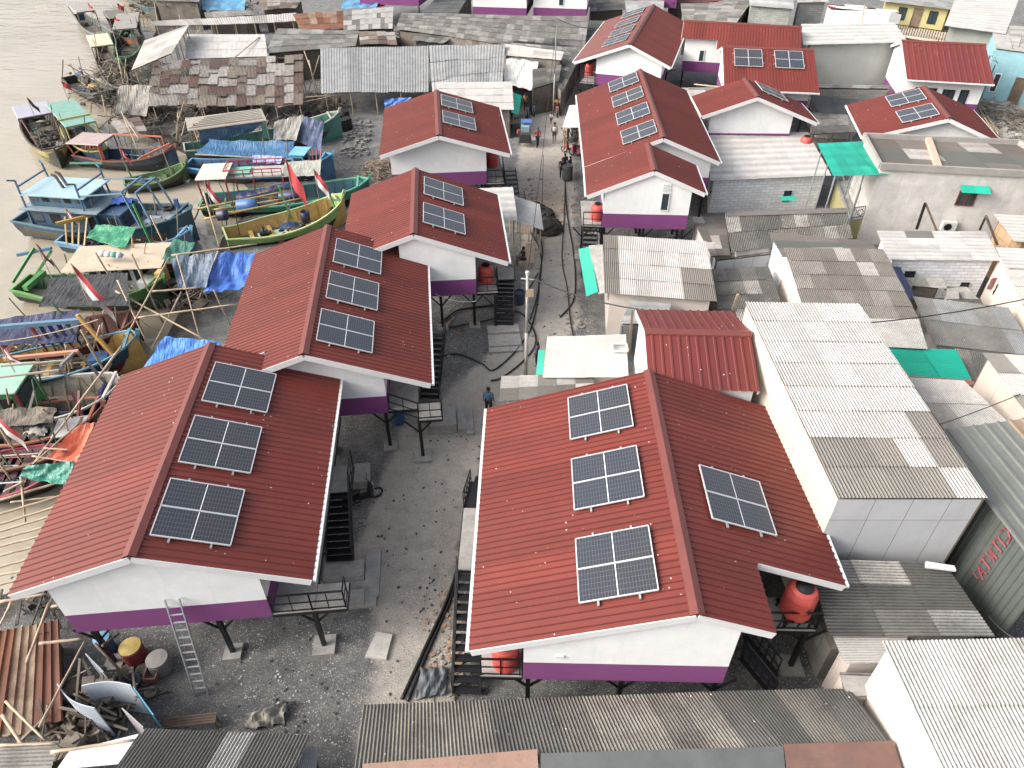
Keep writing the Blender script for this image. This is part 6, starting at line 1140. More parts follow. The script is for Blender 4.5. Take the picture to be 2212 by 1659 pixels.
# ================================================================== PEOPLE
def skin_mesh(pts, edges, rad, sub=1):
    me = bpy.data.meshes.new('sk'); me.from_pydata([tuple(p) for p in pts], edges, []); o = bpy.data.objects.new('sk', me); S.collection.objects.link(o)
    m = o.modifiers.new('s', 'SKIN'); 
    if not me.skin_vertices: 
        import bmesh
        bm = bmesh.new(); bm.from_mesh(me); bm.verts.layers.skin.verify(); bm.to_mesh(me); bm.free()
    for i, sv_ in enumerate(me.skin_vertices[0].data): sv_.radius = (rad[i], rad[i]); sv_.use_root = (i == 0)
    m.use_smooth_shade = True; k = o.modifiers.new('u', 'SUBSURF'); k.levels = sub; k.render_levels = sub
    dg = bpy.context.evaluated_depsgraph_get(); out = bpy.data.meshes.new_from_object(o.evaluated_get(dg)); bpy.data.objects.remove(o); out.materials.clear(); return out
def person(base, rz, label, shirt, legs, pose='stand', short=False, skin='7a4f38', hair='17120f', sleeves=True, cap=None, H=1.65, group=None, cat='person'):
    k = H/1.65; s_ = {'stand': 0, 'walk': 1, 'sit': 2, 'ride': 2}[pose]
    pel = V((0, 0, .9)) if s_ < 2 else V((0, 0, .5)); up = pel.z-.9
    J = {'pel': pel, 'spine': V((0, .01, 1.1+up)), 'chest': V((0, .0, 1.3+up)), 'neck': V((0, .01, 1.42+up)), 'h0': V((0, .03, 1.5+up)), 'h1': V((0, .03, 1.6+up)), 'nose': V((0, .12, 1.53+up))}
    for sg, n_ in ((1, 'r'), (-1, 'l')):
        w_ = .18*sg if s_ == 1 else 0
        J['sh'+n_] = V((.17*sg, 0, 1.35+up)); J['hip'+n_] = V((.09*sg, 0, .86+up))
        if s_ < 2:
            J['el'+n_] = V((.23*sg, -.02-w_*.7, 1.1)); J['wr'+n_] = V((.25*sg, .07-w_*1.0, .87)); J['kn'+n_] = V((.1*sg, .03+w_*.9, .48)); J['an'+n_] = V((.1*sg, -.02+w_*1.1, .08)); J['to'+n_] = V((.11*sg, .14+w_*1.1, .03))
        elif pose == 'sit':
            J['el'+n_] = V((.24*sg, .1, 1.1+up)); J['wr'+n_] = V((.14*sg, .3, .98+up)); J['kn'+n_] = V((.12*sg, .42, .5)); J['an'+n_] = V((.12*sg, .42, .08)); J['to'+n_] = V((.13*sg, .57, .03))
        else:
            J['el'+n_] = V((.28*sg, .16, 1.12+up)); J['wr'+n_] = V((.26*sg, .42, 1.1+up)); J['kn'+n_] = V((.16*sg, .36, .45)); J['an'+n_] = V((.16*sg, .2, .06)); J['to'+n_] = V((.17*sg, .36, .02))
        J['ha'+n_] = J['wr'+n_]+(J['wr'+n_]-J['el'+n_]).normalized()*.09
    RD = dict(pel=.12, spine=.11, chest=.12, neck=.05, h0=.08, h1=.075, nose=.014)
    for n_ in 'rl': RD.update({'sh'+n_: .06, 'el'+n_: .04, 'wr'+n_: .026, 'ha'+n_: .03, 'hip'+n_: .09, 'kn'+n_: .055, 'an'+n_: .034, 'to'+n_: .028})
    def sub(names, E_, grow=0, over={}):
        pts = [J[n_]*k for n_ in names]; return skin_mesh(pts, [(names.index(a), names.index(b)) for a, b in E_], [(over.get(n_, RD[n_])+grow)*k for n_ in names])
    names = list(J); E_ = [('pel', 'spine'), ('spine', 'chest'), ('chest', 'neck'), ('neck', 'h0'), ('h0', 'h1'), ('h0', 'nose')]
    for n_ in 'rl': E_ += [('chest', 'sh'+n_), ('sh'+n_, 'el'+n_), ('el'+n_, 'wr'+n_), ('wr'+n_, 'ha'+n_), ('pel', 'hip'+n_), ('hip'+n_, 'kn'+n_), ('kn'+n_, 'an'+n_), ('an'+n_, 'to'+n_)]
    me = sub(names, E_); g = MB(); g.v = [v.co.copy() for v in me.vertices]; g.f = [tuple(p.vertices) for p in me.polygons]; g.uv = [None]*len(g.f); g.c = [None]*len(g.f)
    for n_, sg in (('r', 1), ('l', -1)):
        d = (J['ha'+n_]-J['wr'+n_]).normalized(); o = J['ha'+n_]; side = V((0, 1, 0)) if abs(d.y) < .7 else V((1, 0, 0)); side = (side-d*side.dot(d)).normalized(); cu = d.cross(side)*sg
        for i, ln in enumerate((.06, .07, .065, .05)): a = (o+side*(.024-.016*i))*k; g.tube([a, a+d*ln*.5*k, a+(d*ln-cu*.015)*k], .009*k, 5, .007*k)
        a = (o-d*.03+side*.03)*k; g.tube([a, a+(d*.03+side*.03)*k, a+(d*.05+side*.035)*k], .01*k, 5, .008*k)
    for sg in (-1, 1): g.lathe((J['h0']+V((.078*sg, -.01, .03)))*k, [(.005, -.01), (.02, 0), (.005, .01)], 6, V((1, 0, 0)))
    body = g.build('person', paint(skin, .6, 0, .08, 4, 0), None, True, local=True); body.location = base; body.rotation_euler = (0, 0, rz); tag(body, label, cat, group)
    def child(nm, me, col):
        me.name = nm; me.materials.append(paint(col, .85, 0, .15, 5, .05)); o = bpy.data.objects.new(nm, me); S.collection.objects.link(o); o.parent = body
    nn = ['chest', 'spine', 'pel', 'shr', 'shl']+(['elr', 'ell'] if sleeves else []); ee = [('chest', 'spine'), ('spine', 'pel'), ('chest', 'shr'), ('chest', 'shl')]+([('shr', 'elr'), ('shl', 'ell')] if sleeves else [])
    child('shirt', sub(nn, ee, .016), shirt)
    J2 = dict(J)
    if short:
        for n_ in 'rl': J['kn'+n_] = lerp(J['hip'+n_], J['kn'+n_], .85)
        nn = ['pel', 'hipr', 'hipl', 'knr', 'knl']; ee = [('pel', 'hipr'), ('pel', 'hipl'), ('hipr', 'knr'), ('hipl', 'knl')]
    else: nn = ['pel', 'hipr', 'hipl', 'knr', 'knl', 'anr', 'anl']; ee = [('pel', 'hipr'), ('pel', 'hipl'), ('hipr', 'knr'), ('hipl', 'knl'), ('knr', 'anr'), ('knl', 'anl')]
    child('shorts' if short else 'trousers', sub(nn, ee, .018), legs)
    hd = J['h1']*k; g = MB(); g.lathe(hd-V((0, .012, .02)), [(.093*k, -.06*k), (.098*k, 0), (.09*k, .05*k), (.055*k, .09*k), (.01, .1*k)], 12); g.build('cap' if cap else 'hair', paint(cap or hair, .8, 0, .1, 5, 0), body, True, local=True)
    g = MB()
    for sg in (-1, 1): g.lathe((J['h0']+V((.03*sg, .085, .035)))*k, [(.004, -.006), (.011, 0), (.004, .006)], 6, V((0, 1, 0)))
    g.build('eyes', BLACK, body, local=True); g = MB(); g.box((J['h0']+V((0, .088, -.03)))*k, (.05*k, .012, .012)); g.build('mouth', paint('6d3430', .6), body, local=True)
    return body
person(P(1161, 318), .25, 'person in red shirt and blue cap walking away up the lane', 'a81f2a', '1c2436', 'walk', cap='2f4f8f')
person(P(1197, 309), 0, 'person in white sleeveless top and dark shorts walking up the lane', 'd5d3d0', '1b2230', 'walk', True, sleeves=False, H=1.72)
person(P(1190, 270), .1, 'small child in pale shirt walking ahead on the lane', 'c5c3bd', '4a4a4c', 'walk', True, H=1.1)
person(P(1213, 386), pi*.95, 'person dressed all in black standing beside the grey drum', '16171c', '14151a', 'stand', cap='4d4b47')
person(P(1219, 376), pi*1.1, 'person in dark clothes half hidden behind the one in black', '24262c', '1c1d22', 'stand', cap='3b3a38')
person(P(1230, 378), pi*1.3, 'person with bare arms bending behind the grey drum', '2a3550', '1c1d22', 'stand', H=1.5)
person(P(1135, 240), pi, 'person in an orange shirt standing at the shaded stall', 'b5802c', '3a352c', 'stand')
person(P(1136, 292), pi, 'person in dark jacket pushing the blue food cart', '2a2c2e', '20211f', 'stand')
person(P(1106, 275)+V((0, 0, -.05)), pi*.9, 'person in pale top seated at the stall bench', '9d9689', '3f3a33', 'sit', H=1.6)
person(P(1113, 262)+V((0, 0, -.05)), pi*1.1, 'person in white seated behind the stall bench', 'bdbab4', '3f3a33', 'sit', H=1.6)
person(P(1131, 572, .35)+V((0, 0, .0)), pi*.6, 'person in navy shirt sitting on the wooden bench beside the lane', '22283c', '26303c', 'sit', True)
person(P(1056, 895), -.1, 'person in a bright blue shirt by the eave of the big right house', '2f7fb0', '23262c', 'stand')
person(P(1152, 790)+V((.2, 0, 0)), 1.2, 'person in dark top leaning at the teal shop awning', '3f5672', '23262c', 'stand', H=1.5)
person(B.W(bx+1.65, B.t0+4.9, 2.1), pi, 'person in dark clothes standing at the top of the outside stairs', '2b2d30', '202226', 'stand')
person(P(1871, 448, 1.7), pi, 'person with pink bundle standing on the yellow balcony', '3a3a40', '2c2c30', 'stand', H=1.6)
person(P(1886, 448, 1.7), pi*.9, 'small child in red top on the yellow balcony', '8f4038', '3a3a3c', 'stand', H=1.05)
person(P(1203, 246)+V((0, 0, .28)), pi, 'rider in an orange shirt sitting on the red motorbike', 'c07a22', '2c2c30', 'ride', cap='1c1c20')
# ================================================================== MOTORBIKES
def bike(base, rz, col, label, cover=None):
    t = thing('motorbike', label, 'motorbike', base, 'motorbikes in the lane', rz); L_ = lambda *a: V(a); cm = paint(col, .3, 0, .1, 3, .1)
    for x in (-.6, .62):
        g = MB(); n_ = 18
        ring = [L_(x+.25*cos(a*2*pi/n_), 0, .28+.25*sin(a*2*pi/n_)) for a in range(n_+1)]; g.tube(ring, .05, 6, cap=False); w_ = g.build('wheel', BLACK, t, True, local=True)
        g = MB(); 
        for a in range(6): g.beam(L_(x, 0, .28), L_(x+.22*cos(a*pi/3), 0, .28+.22*sin(a*pi/3)), .02)
        g.lathe(L_(x, -.04, .28), [(.05, 0), (.05, .08)], 10, V((0, 1, 0))); g.build('rim', ALU, w_, local=True)
    g = MB(); g.hexa([L_(-.75, -.1, .55), L_(-.1, -.12, .35), L_(-.1, .12, .35), L_(-.75, .1, .55), L_(-.85, -.12, .75), L_(-.1, -.13, .66), L_(-.1, .13, .66), L_(-.85, .12, .75)]); g.build('tail_body', cm, t, local=True)
    g = MB(); g.hexa([L_(-.12, -.12, .3), L_(.28, -.12, .28), L_(.28, .12, .28), L_(-.12, .12, .3), L_(-.1, -.1, .45), L_(.3, -.1, .45), L_(.3, .1, .45), L_(-.1, .1, .45)]); g.build('footboard', BLACK, t, local=True)
    g = MB(); g.hexa([L_(.25, -.2, .3), L_(.42, -.14, .35), L_(.42, .14, .35), L_(.25, .2, .3), L_(.36, -.17, .92), L_(.5, -.1, .85), L_(.5, .1, .85), L_(.36, .17, .92)]); g.build('front_shield', cm, t, local=True)
    g = MB(); g.lathe(L_(-.42, 0, .74), [(.02, -.06), (.15, -.04), (.17, .03), (.12, .08), (.02, .1)], 12); 
    for v in g.v: v.x = -.42+(v.x+.42)*2.4
    g.build('seat', BLACK, t, True, local=True)
    g = MB(); g.tube([L_(.3, -.32, 1.0), L_(.4, -.15, .98), L_(.42, 0, .96), L_(.4, .15, .98), L_(.3, .32, 1.0)], .022, 6); h_ = g.build('handlebar', BLACK, t, local=True)
    for sg in (-1, 1): g = MB(); g.tube([L_(.36, .2*sg, 1.0), L_(.4, .28*sg, 1.2)], .01, 4); g.box(L_(.4, .3*sg, 1.22), (.02, .12, .08)); g.build('mirror', BLACK, t, local=True)
    g = MB(); g.beam(L_(.42, .07, .9), L_(.62, .07, .3), .04); g.beam(L_(.42, -.07, .9), L_(.62, -.07, .3), .04); g.build('fork', ALU, t, local=True)
    g = MB(); g.box(L_(.52, 0, .86), (.06, .16, .1)); g.build('headlight', ALU, t, local=True)
    g = MB(); g.box(L_(-.86, 0, .68), (.05, .14, .06)); g.build('tail_light', paint('a8202a', .3), t, local=True)
    g = MB(); g.tube([L_(-.1, -.14, .26), L_(-.75, -.18, .34)], .045, 8); g.build('exhaust', STEEL, t, local=True)
    return t
bike(P(1203, 248), -pi/2, 'b5222f', 'red motorbike with its rider coming down the lane')
bike(P(1222, 305), -1.9, '8c2a3a', 'maroon motorbike parked under the left edge of the white awning')
bike(P(1238, 300), -1.5, '2c2e33', 'dark motorbike parked in the middle under the white awning')
bike(P(1248, 296), -1.2, '6b3f2f', 'brown motorbike parked at the right under the white awning')
bike(P(1233, 332), 2.6, 'c02a38', 'bright red motorbike with white nose parked below the awning')
bike(P(1246, 340), 2.3, 'a01f3f', 'crimson motorbike parked nearest the long red roofed house')
bike(P(1150, 247), -1.4, '2c4a8c', 'blue motorbike in the shade of the board clad shack')
bike(P(1141, 250), -1.7, '8c2c2c', 'dull red motorbike in the shade beside the blue one')
bike(P(785, 1085), .5, '17191c', 'black scooter parked under the landing of the nearest left house')
# ================================================================== STREET THINGS
def pole(base, top_px, z, r, label, mat=None):
    b = P(*base); g = MB(); top = V((b.x, b.y, z)); t = thing('lamp_pole', label, 'pole', b); g.tube([b, lerp(b, top, .45)], r, 10); g.tube([lerp(b, top, .45), top], r*.7, 10); g.build('shaft', mat or ALU, t, True); return t, top
t, top = pole((1136, 812), None, 6.0, .09, 'pale concrete utility pole standing beside the lane with cables at its top', paint('b3b0a6', .7, 0, .2, 2, .3))
g = MB(); g.box(top-V((-.12, .05, 1.0)), (.35, .06, .4)); g.build('meter_board', paint('b09470', .7), t)
g = MB(); g.lathe(top+V((0, 0, 0)), [(.1, 0), (.1, .12), (.03, .16)], 10); g.beam(top-V((.3, 0, .25)), top-V((-.4, 0, .3)), .05); g.build('insulator', paint('c9c7c2', .4), t)
t2, top2 = pole((1195, 250), None, 8.2, .07, 'tall slim grey utility pole far up the lane', paint('9a9893', .7, 0, .2, 2, .3))
t3, top3 = pole((1170, 470), None, 4.5, .03, 'thin iron rod pole standing in the sandy part of the lane', STEEL)
def cable(a, b, sag, label, r=.02, mat=BLACK):
    g = MB(); g.tube([lerp(a, b, k/14)-V((0, 0, sag*4*(k/14)*(1-k/14))) for k in range(15)], r, 5); return single('power_cable', g, mat, label, 'cable', 'power cables overhead')
cable(top+V((0, 0, -.1)), P(1380, 668, 5.6), .25, 'thick black cable from the lane pole to the side on red house', .035)
cable(top, top2, .9, 'cable running up the lane between the two poles'); cable(top2, P(1300, 60, 6.5), .3, 'cable from the far pole towards the topmost red roof')
cable(P(1880, 697, 3.6), P(2330, 620, 5.0), .25, 'black cable crossing the worn corrugated roofs at the right edge', .03); cable(P(1700, 690, 3.4), P(1880, 697, 3.6), .15, 'thin cable over the mossy brown roof', .02)
cable(P(2005, 925, 5.4), P(2230, 840, 4.6), .1, 'thin cable over the pale lean-to beside the tall box house', .018)
cable(P(2135, 1330, 3.3), P(2240, 1400, 3.4), .2, 'dark cable along the foot of the metal hall', .025)
cable(P(0, 738, 2.8), P(212, 690, 3.6), .15, 'pale rope strung from the boats to the yellow mast', .025, BAMB)
cable(P(1030, 650, 2.5), P(936, 632, 2.4), .25, 'white wire drooping across the purple band of the third left house', .012, WFASC)
# ladder
wp = A.W(0, A.t0-.06, 0)
l1, l2 = on_plane(356, 1296, wp, A.d), on_plane(387, 1293, wp, A.d); b1, b2 = P(421, 1503), P(445, 1506)
b2 = b1+(l2-l1); t = thing('ladder', 'aluminium ladder leaning on the white gable of the nearest left house', 'ladder', (b1+b2)/2)
for a, b_ in ((b1, l1), (b2, l2)): g = MB(); g.beam(a, b_, .07, .035, A.s); g.build('rail', ALU, t)
for k in range(1, 13): g = MB(); g.beam(lerp(b1, l1, k/13), lerp(b2, l2, k/13), .05, .03); g.build('rung', ALU, t)
slab('pale concrete slab lying on the gravel yard', [(813, 1364, .12), (848, 1370, .12), (834, 1424, .12), (788, 1418, .12)], paint('b9b5ac', .9, 0, .2, 2.5, .4), .1, 'slab', 'slab')
g = MB(); cloth(g, P(908, 1442, .12), P(968, 1440, .15), P(962, 1500, .12), P(898, 1510, .12), -.12, .09, 16, 14, 3); single('plastic_sheet', g, tarpm('5c6268', .5), 'crumpled grey plastic sheet on the ground beside the hoses', 'sheet', None, True)
g = MB(); cloth(g, P(530, 1545, .1), P(625, 1510, .2), P(612, 1560, .15), P(528, 1580, .1), -.3, .16, 16, 12, 8); single('rag_heap', g, tarpm('8a877d', .9, 'a8a69d'), 'dirty pale rag heap on the gravel above the bottom left roof', 'rags', None, True)
def drum(x, y, r, h, col, label, lid=None, cat='drum', z=0, name='drum'):
    c = P(x, y, z); t = thing(name, label, cat, c); g = MB(); g.lathe(c, [(r*.9, 0), (r, h*.1), (r, h*.45), (r*1.04, h*.48), (r, h*.52), (r, h*.95), (r*.95, h), (r*.88, h), (r*.86, h*.9)] if not lid else [(r*.9, 0), (r, h*.1), (r, h*.95), (r*.9, h)], 18); g.build('drum_body', paint(col, .6, 0, .25, 3, .4), t)
    if lid: g = MB(); g.lathe(c+V((0, 0, h)), [(r*.98, 0), (r*.98, .06), (r*.4, .09)], 18); g.build('lid', paint(lid, .6, 0, .2, 3, .35), t)
    else: g = MB(); g.lathe(c+V((0, 0, h*.8)), [(r*.86, 0), (r*.5, .01)], 16); g.build('contents', DARKIN, t)
    return t
drum(236, 1405, .27, .75, '2b6db8', 'blue drum with light blue lid behind the screened pen', '5aa5d8'); drum(298, 1425, .36, .8, 'a8222a', 'red drum with yellow lid and a plastic bag on top', 'd9b52c'); drum(352, 1446, .36, .65, '84807c', 'grey lidded drum beside the red one', '8f8c88')
drum(1121, 655, .33, .8, '2f3f58', 'dark blue drum left of the concrete utility pole'); drum(1225, 388, .4, 1.1, '5b5b58', 'tall grey drum beside the people in black', '4e4e4c'); drum(1050, 405, .3, .9, '2f4a40', 'dark green drum by the fourth left house', cat='drum')
drum(862, 912, .3, .8, '1f4f8c', 'blue drum in the shade under the second left house', '2a5f9c'); drum(1178, 172, .35, .9, '2c7f3a', 'green rubbish bin at the far end of the lane', '2c8f3f', 'bin'); drum(2010, 1712//1, .3, .7, '2b4f74', 'x') if 0 else None
for k, (x, y) in enumerate(((733, 272), (747, 262), (752, 278), (742, 282))): drum(x, y, .42, .9, '17191c', 'black drum in the cluster on the gravel above the beached boats', '141517').__setitem__('group', 'cluster of black drums')
for x, y, r, col, lb in ((278, 1455, .24, '6f6c60', 'stone coloured basin tipped beside the red drum'), (311, 1452, .22, '7a776c', 'round clay pot between basin and drum'), (290, 1478, .3, '3b4656', 'dark blue basin full of cloth behind the white panels'), (320, 1475, .2, '4c5452', 'grey green bucket below the clay pot'), (328, 1500, .2, '7f7f78', 'grey stone mortar near the white panels'), (265, 1480, .26, '26282b', 'black wok shaped basin behind the white panels')):
    c = P(x, y); g = MB(); g.lathe(c, [(r*.6, 0), (r*.95, r*.6), (r, r*.9), (r*.88, r*.9), (r*.5, r*.3)], 16); single('basin', g, paint(col, .7, 0, .2, 4, .3), lb, 'basin', None, True)
g = MB(); c = P(336, 1462)
for a, b_ in (((-.2, -.3), (.2, -.3)), ((.2, -.3), (.2, .3)), ((.2, .3), (-.2, .3)), ((-.2, .3), (-.2, -.3))): g.beam(c+V((*a, .3)), c+V((*b_, .3)), .04, .25)
g.box(c+V((0, 0, .16)), (.36, .56, .03)); single('tub', g, paint('8f5f52', .6), 'brown square tub beside the grey lidded drum', 'tub')
def vpanel(x0, y0, x1, y1, z, h, col, label, bend=0.0):
    a, b_ = P(x0, y0, z), P(x1, y1, z); g = MB(); d = (b_-a); n_ = V((-d.y, d.x, 0)).normalized(); pr = []
    for k in range(9): q = lerp(a, b_, k/8)+n_*bend*sin(pi*k/8); pr.append(q)
    for p, q in zip(pr, pr[1:]): g.hexa([p-V((0, 0, h)), q-V((0, 0, h)), q-V((0, 0, h))+n_*.03, p-V((0, 0, h))+n_*.03, p, q, q+n_*.03, p+n_*.03])
    return single('panel_board', g, paint(col, .4, 0, .08, .8, .1), label, 'board', 'boards of the screened pen')
vpanel(122, 1478, 203, 1530, 1.9, 1.85, 'b9c6d6', 'curved pale blue board on the left of the screened pen', -.15); vpanel(176, 1482, 282, 1481, 1.9, 1.85, 'c2cedb', 'bowed white blue board at the back of the screened pen', .12); vpanel(286, 1484, 330, 1545, 1.8, 1.75, '2f9dc0', 'bright turquoise board closing the pen on the right')
vpanel(183, 1412, 222, 1452, 1.5, 1.45, 'a9b3bf', 'small grey board behind the screened pen'); vpanel(262, 1530, 308, 1572, 1.6, 1.55, 'b0a9b0', 'mauve grey board at the front of the pen')
for p in (((120, 1560, .3), (180, 1592, .3)), ((145, 1545, 1.2), (175, 1590, .3)), ((205, 1538, 1.25), (180, 1590, .2)), ((222, 1395, 1.6), (255, 1370, .2)), ((205, 1390, 1.2), (280, 1470, .5))): bamboo(list(p), .05, 'timber strut of the screened pen at the lower left', WOODB, group='timber struts of the pen')
# wooden bench bottom left, benches, wood pile
def table(c, d, L, w_, h, label, mat=WOODB, name='bench', cat='bench'):
    d = d.normalized(); n_ = V((-d.y, d.x, 0)); t = thing(name, label, cat, c); g = MB()
    for k in range(4): g.box(c+n_*(w_*(k-1.5)/4)+V((0, 0, h)), (L, w_/4-.015, .04), d, n_)
    g.build('top', mat, t)
    for a in (-1, 1):
        for b_ in (-1, 1): g = MB(); q = c+d*a*(L/2-.08)+n_*b_*(w_/2-.06); g.beam(q, q+V((0, 0, h-.02)), .06); g.build('leg', mat, t)
    return t
table(P(420, 1572), V((1, .12, 0)), 1.6, .35, .5, 'rough wooden bench above the bottom left dark roof'); table(P(1143, 560), V((.12, 1, 0)), 2.6, .7, .45, 'long plank bench beside the lane', WOODL); table(P(1135, 512), V((.12, 1, 0)), 1.4, .7, .6, 'higher plank table at the top of the long bench', WOODL, 'table', 'table')
table(P(1112, 280), V((1, .3, 0)), 2.4, 1.0, .7, 'counter table of the lane stall beside the fourth left house', WOODL, 'table', 'table'); table(P(1238, 735), V((.3, 1, 0)), 1.0, .3, .4, 'small board stool against the pink house wall', WOODL) if 0 else None
r = random.Random(5); g = MB(); c = P(822, 372)
for _ in range(190):
    a = r.gauss(0, .9), r.gauss(0, 1.3); z = max(.05, 1.0-.45*math.hypot(*a))*r.random()+.08; th_ = r.random()*pi; d = V((cos(th_), sin(th_), r.uniform(-.25, .25))); L_ = r.uniform(.4, 1.1); q = c+V((a[0], a[1], z)); g.beam(q-d*L_/2, q+d*L_/2, r.uniform(.04, .09), .04)
stuff(g.build('wood_pile', paint('94816a', .85, 0, .45, 1.6, .2)), 'heap of broken timber beside the fourth left house', 'wood pile')
r = random.Random(6); g = MB(); c = P(2160, 265)
for _ in range(260):
    a = r.gauss(0, 2.6), r.gauss(0, 3.0); th_ = r.random()*pi; d = V((cos(th_), sin(th_), r.uniform(-.3, .4))); L_ = r.uniform(.6, 2.4); q = c+V((a[0], a[1], r.random()*.7+.1)); g.beam(q-d*L_/2, q+d*L_/2, r.uniform(.04, .12), .05)
stuff(g.build('timber_scrap', paint('8d8171', .85, 0, .45, 1.6, .2)), 'heap of timber scrap behind the right hand red house', 'scrap')
r = random.Random(8)
for (cx, cy, R0, N0, nm, lb) in ((430, 292, 2.4, 120, 'shore_scrap', 'scrap timber and junk on the bank under the scrap roof'), (275, 215, 3.0, 150, 'shore_scrap', 'tangle of sticks and junk at the water edge by the tilted roof'), (640, 268, 2.2, 120, 'firewood', 'firewood heaped behind the dusty tarps'), (330, 25, 3.5, 120, 'shore_scrap', 'junk and sticks on the bank near the top edge'), (885, 90, 3.0, 110, 'yard_junk', 'junk between the shanty roofs near the middle top'), (150, 1580, 1.1, 60, 'scrap_planks', 'scrap planks at the foot of the screened pen'), (235, 1545, .8, 40, 'scrap_planks', 'broken planks inside the screened pen'), (110, 1300, .9, 30, 'scrap_planks', 'sticks on the gravel left of the nearest house wall'), (262, 165, 2.6, 130, 'shore_scrap', 'sticks and wreckage on the bank between the small boats'), (480, 248, 2.2, 110, 'shore_scrap', 'dark junk beneath the front edge of the scrap roof'), (330, 255, 2.4, 110, 'shore_scrap', 'junk heap on the bank behind the orange racked boat'), (500, 20, 3, 90, 'shore_scrap', 'junk below the tarps near the top edge'), (430, 650, 1.2, 50, 'shore_scrap', 'driftwood on the mud beneath the bamboo racks'), (700, 235, 1.6, 70, 'sticks', 'sticks and poles in the gap beside the long zinc shed')):
    g = MB(); c = P(cx, cy)
    for _ in range(N0):
        a = r.gauss(0, R0*.6), r.gauss(0, R0*.7); th_ = r.random()*pi; d = V((cos(th_), sin(th_), r.uniform(-.5, .8))); L_ = r.uniform(.4, 2.0); q = c+V((a[0], a[1], r.random()*1.0)); g.beam(q-d*L_/2, q+d*L_/2, r.uniform(.03, .1), .05)
        if _ % 4 == 0: g.box(q+V((.3, .2, 0)), (r.uniform(.2, .6), r.uniform(.2, .6), r.uniform(.1, .4)), d.normalized(), V((-d.y, d.x, 0)).normalized())
    stuff(g.build(nm, paint(r.choice(('6d6256', '5a554d', '867866')), .85, 0, .5, 1.6, .2)), lb, 'scrap')
# nets heaps by the lane
for k, (x, y, s_) in enumerate(((1172, 468, 1.0), (1184, 496, 1.15), (1155, 455, .9))):
    g = MB(); c = P(x, y); n_, m_ = 20, 8; rr = random.Random(k)
    g.lathe(c, [(s_*.9*(1-(j/m_)**2)**.5 if j < m_ else .02, .65*s_*j/m_) for j in range(m_+1)], n_)
    for v in g.v: v += V((rr.uniform(-.08, .08), rr.uniform(-.08, .08), rr.uniform(-.05, .05)))
    single('net_heap', g, paint('3a3630', .95, 0, .5, 8, .4), ('middle', 'largest lower', 'smallest upper')[k]+' dark net heap at the edge of the lane beside the sheet canopy', 'net heap')
# food cart
c = P(1134, 312); t = thing('food_cart', 'food cart with blue canopy and glass case on the lane', 'cart', c)
g = MB(); g.box(c+V((0, 0, .75)), (.9, 1.5, .7)); g.build('box', paint('3c3f40', .6), t); g = MB(); g.box(c+V((0, .1, 1.35)), (.7, .8, .45)); g.build('glass_case', paint('8fb5c2', .2), t); g = MB(); g.box(c+V((.1, .6, 1.75)), (.9, .9, .06)); g.build('canopy', paint('2f6fc0', .5), t)
for sg in (-1, 1):
    g = MB(); g.tube([c+V((.5*sg, .3*cos(a*pi/8), .35+.3*sin(a*pi/8))) for a in range(17)], .035, 5, cap=False); g.build('wheel', BLACK, t)
g = MB(); g.lathe(c+V((-.55, .1, .9)), [(.15, 0), (.15, .3)], 10); g.build('bucket', paint('b53226', .5), t)
# green white stall box
c = P(1108, 262); t = thing('stall_cabinet', 'slim white and green stall cabinet beside the fourth left house', 'cabinet', c); g = MB(); g.box(c+V((0, 0, .9)), (.9, .6, 1.8)); g.build('case', paint('d9dedb', .5), t); g = MB(); g.box(c+V((0, -.31, 1.2)), (.6, .03, .9)); g.build('pane', paint('2c7f5a', .3), t)
# roof oddments
for pts, mat, lb in ((((1980, 495, 3.0), (1999, 438, 4.6)), STEEL, 'dark iron prop left leg over the white patched sheet roof'), (((1999, 438, 4.6), (2024, 500, 2.9)), WOODB, 'rusty brace joined to the iron prop over the white patched roof'), (((2117, 495, 3.0), (2130, 467, 4.4)), STEEL, 'short dark iron prop at the right end of the white patched roof'), (((2130, 467, 4.4), (2154, 528, 2.6)), WOODB, 'rusty brace joined to the right iron prop'),
                     (((1366, 668, 3.4), (1360, 762, .6)), WOODL, 'orange timber post behind the small white shop roof'), (((1384, 770, 3.0), (1378, 812, 1.6)), WOODL, 'short timber post beside the side on red house'), (((1594, 636, 3.0), (1583, 670, 1.8)), WOODL, 'timber stick standing on the low dark roof')):
    g = MB(); g.beam(P(*pts[0]), P(*pts[1]), .12); single('timber_post', g, mat, lb, 'post')
g = MB(); g.tube([P(1454, 708, 2.95), P(1556, 697, 3.0)], .04, 6); single('pipe', g, WFASC, 'white pipe lying across the front edge of the pink house roof', 'pipe')
g = MB(); g.tube([P(1556, 188, 5.0), P(1500, 182, 4.0)], .06, 5); single('plank', g, WOODL, 'timber stick in the gap below the side on red roof', 'plank')
for x, y, z, col, lb in ((2152, 610, 1.6, 'b5707a', 'pink cloth hanging at the right edge beside the pale block wall'), (2164, 622, 1.5, '17181b', 'black cloth hanging beside the pink one at the right edge')):
    g = MB(); c = P(x, y, z); cloth(g, c+V((-.35, 0, .3)), c+V((.35, .1, .3)), c+V((.35, .1, -.5)), c+V((-.35, 0, -.5)), 0, .06, 6, 6, 2); single('hung_cloth', g, paint(col, .9), lb, 'cloth', None, True)
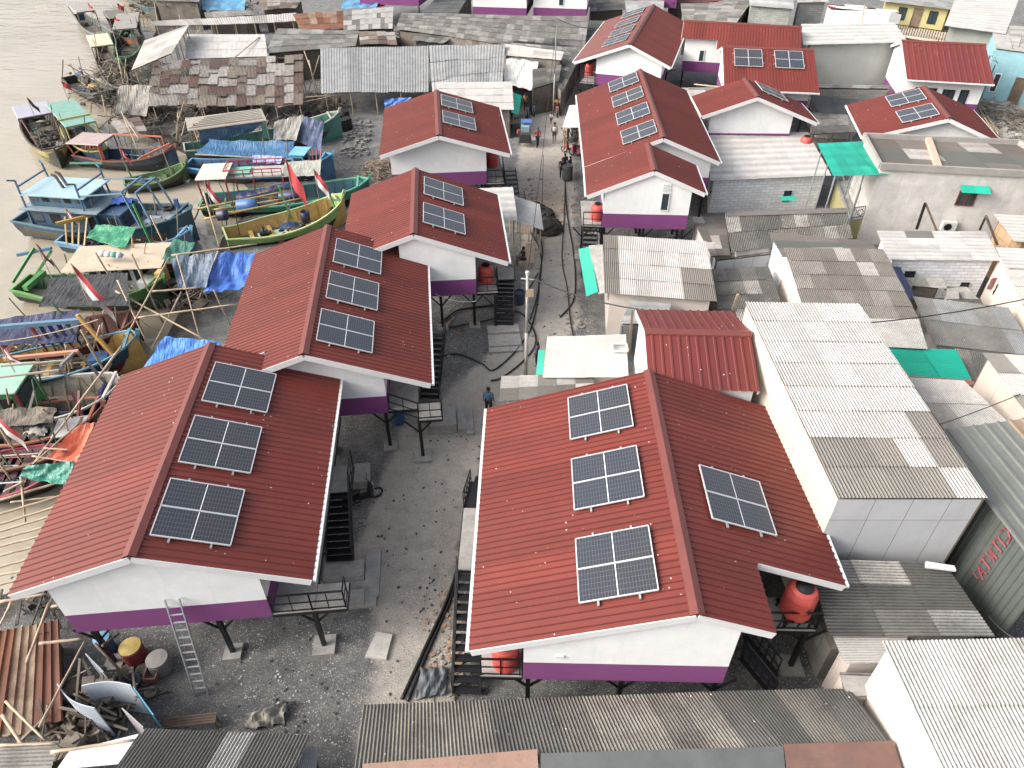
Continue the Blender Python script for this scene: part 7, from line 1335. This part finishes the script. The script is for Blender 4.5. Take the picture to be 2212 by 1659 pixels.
for k, (x, y, l_, col) in enumerate(((533, 443, 1.3, '2c6fb8'), (627, 424, 1.5, '2b2f5c'), (480, 464, .7, '232c4c'))):
    c = P(x, y, 2.0); ax = V((.97, .2, 0)).normalized(); g = MB(); g.lathe(c-ax*l_/2, [(.28, 0), (.36, .06), (.36, l_*.5), (.38, l_*.52), (.36, l_-.06), (.28, l_)], 16, ax); single('float_drum', g, paint(col, .45, 0, .15, 3, .15), ('bright blue', 'navy', 'small dark')[k]+' drum float lying on the yellow boom poles', 'drum', None, True)
g = MB(); cloth(g, P(508, 418, 2.2), P(628, 392, 2.4), P(628, 402, 2.1), P(512, 430, 1.9), .1, .06, 16, 3, 4); single('bunting', g, tarpm('3b4f90', .8, 'd9a83c'), 'blue and yellow bunting draped over the emerald boat rail', 'bunting', None, True)
c = P(662, 480, .4); g = MB(); g.lathe(c, [(.24, 0), (.3, .3), (.3, .8), (.27, .8), (.25, .2)], 14); single('tub', g, paint('1f2450', .5), 'navy plastic tub standing in the lime green boat', 'tub', None, True)
# bare tree
def tree(c, h, label, seed=1):
    t = thing('bare_tree', label, 'tree', c); r = random.Random(seed); g = MB(); lim = []
    def grow(p, d, L, rad, lev):
        pts = [p]; q = p
        for k in range(4): d = (d+V((r.uniform(-.25, .25), r.uniform(-.25, .25), r.uniform(-.05, .15)))).normalized(); q = q+d*L/4; pts.append(q)
        (g if lev == 0 else lim[-1]).tube(pts, rad, 6, rad*.55)
        if lev < 4:
            for k in range(3 if lev < 2 else 2):
                nd = (d+V((r.uniform(-1, 1), r.uniform(-1, 1), r.uniform(-.1, .6)))*.75).normalized()
                if lev == 0: lim.append(MB())
                grow(lerp(pts[2], q, r.random()) if k else q, nd, L*r.uniform(.6, .85), rad*.55, lev+1)
    grow(c, V((.05, 0, 1)), h*.4, .16, 0); m_ = paint('75685a', .9, 0, .3, 4, .2); g.build('trunk', m_, t, True)
    for l_ in lim: l_.build('limb', m_, t, True)
tree(P(2178, 228), 6.5, 'leafless tree in front of the pale blue house at the right edge', 3)
tree(P(2120, 120), 4.5, 'small leafless tree left of the pale blue house', 7)
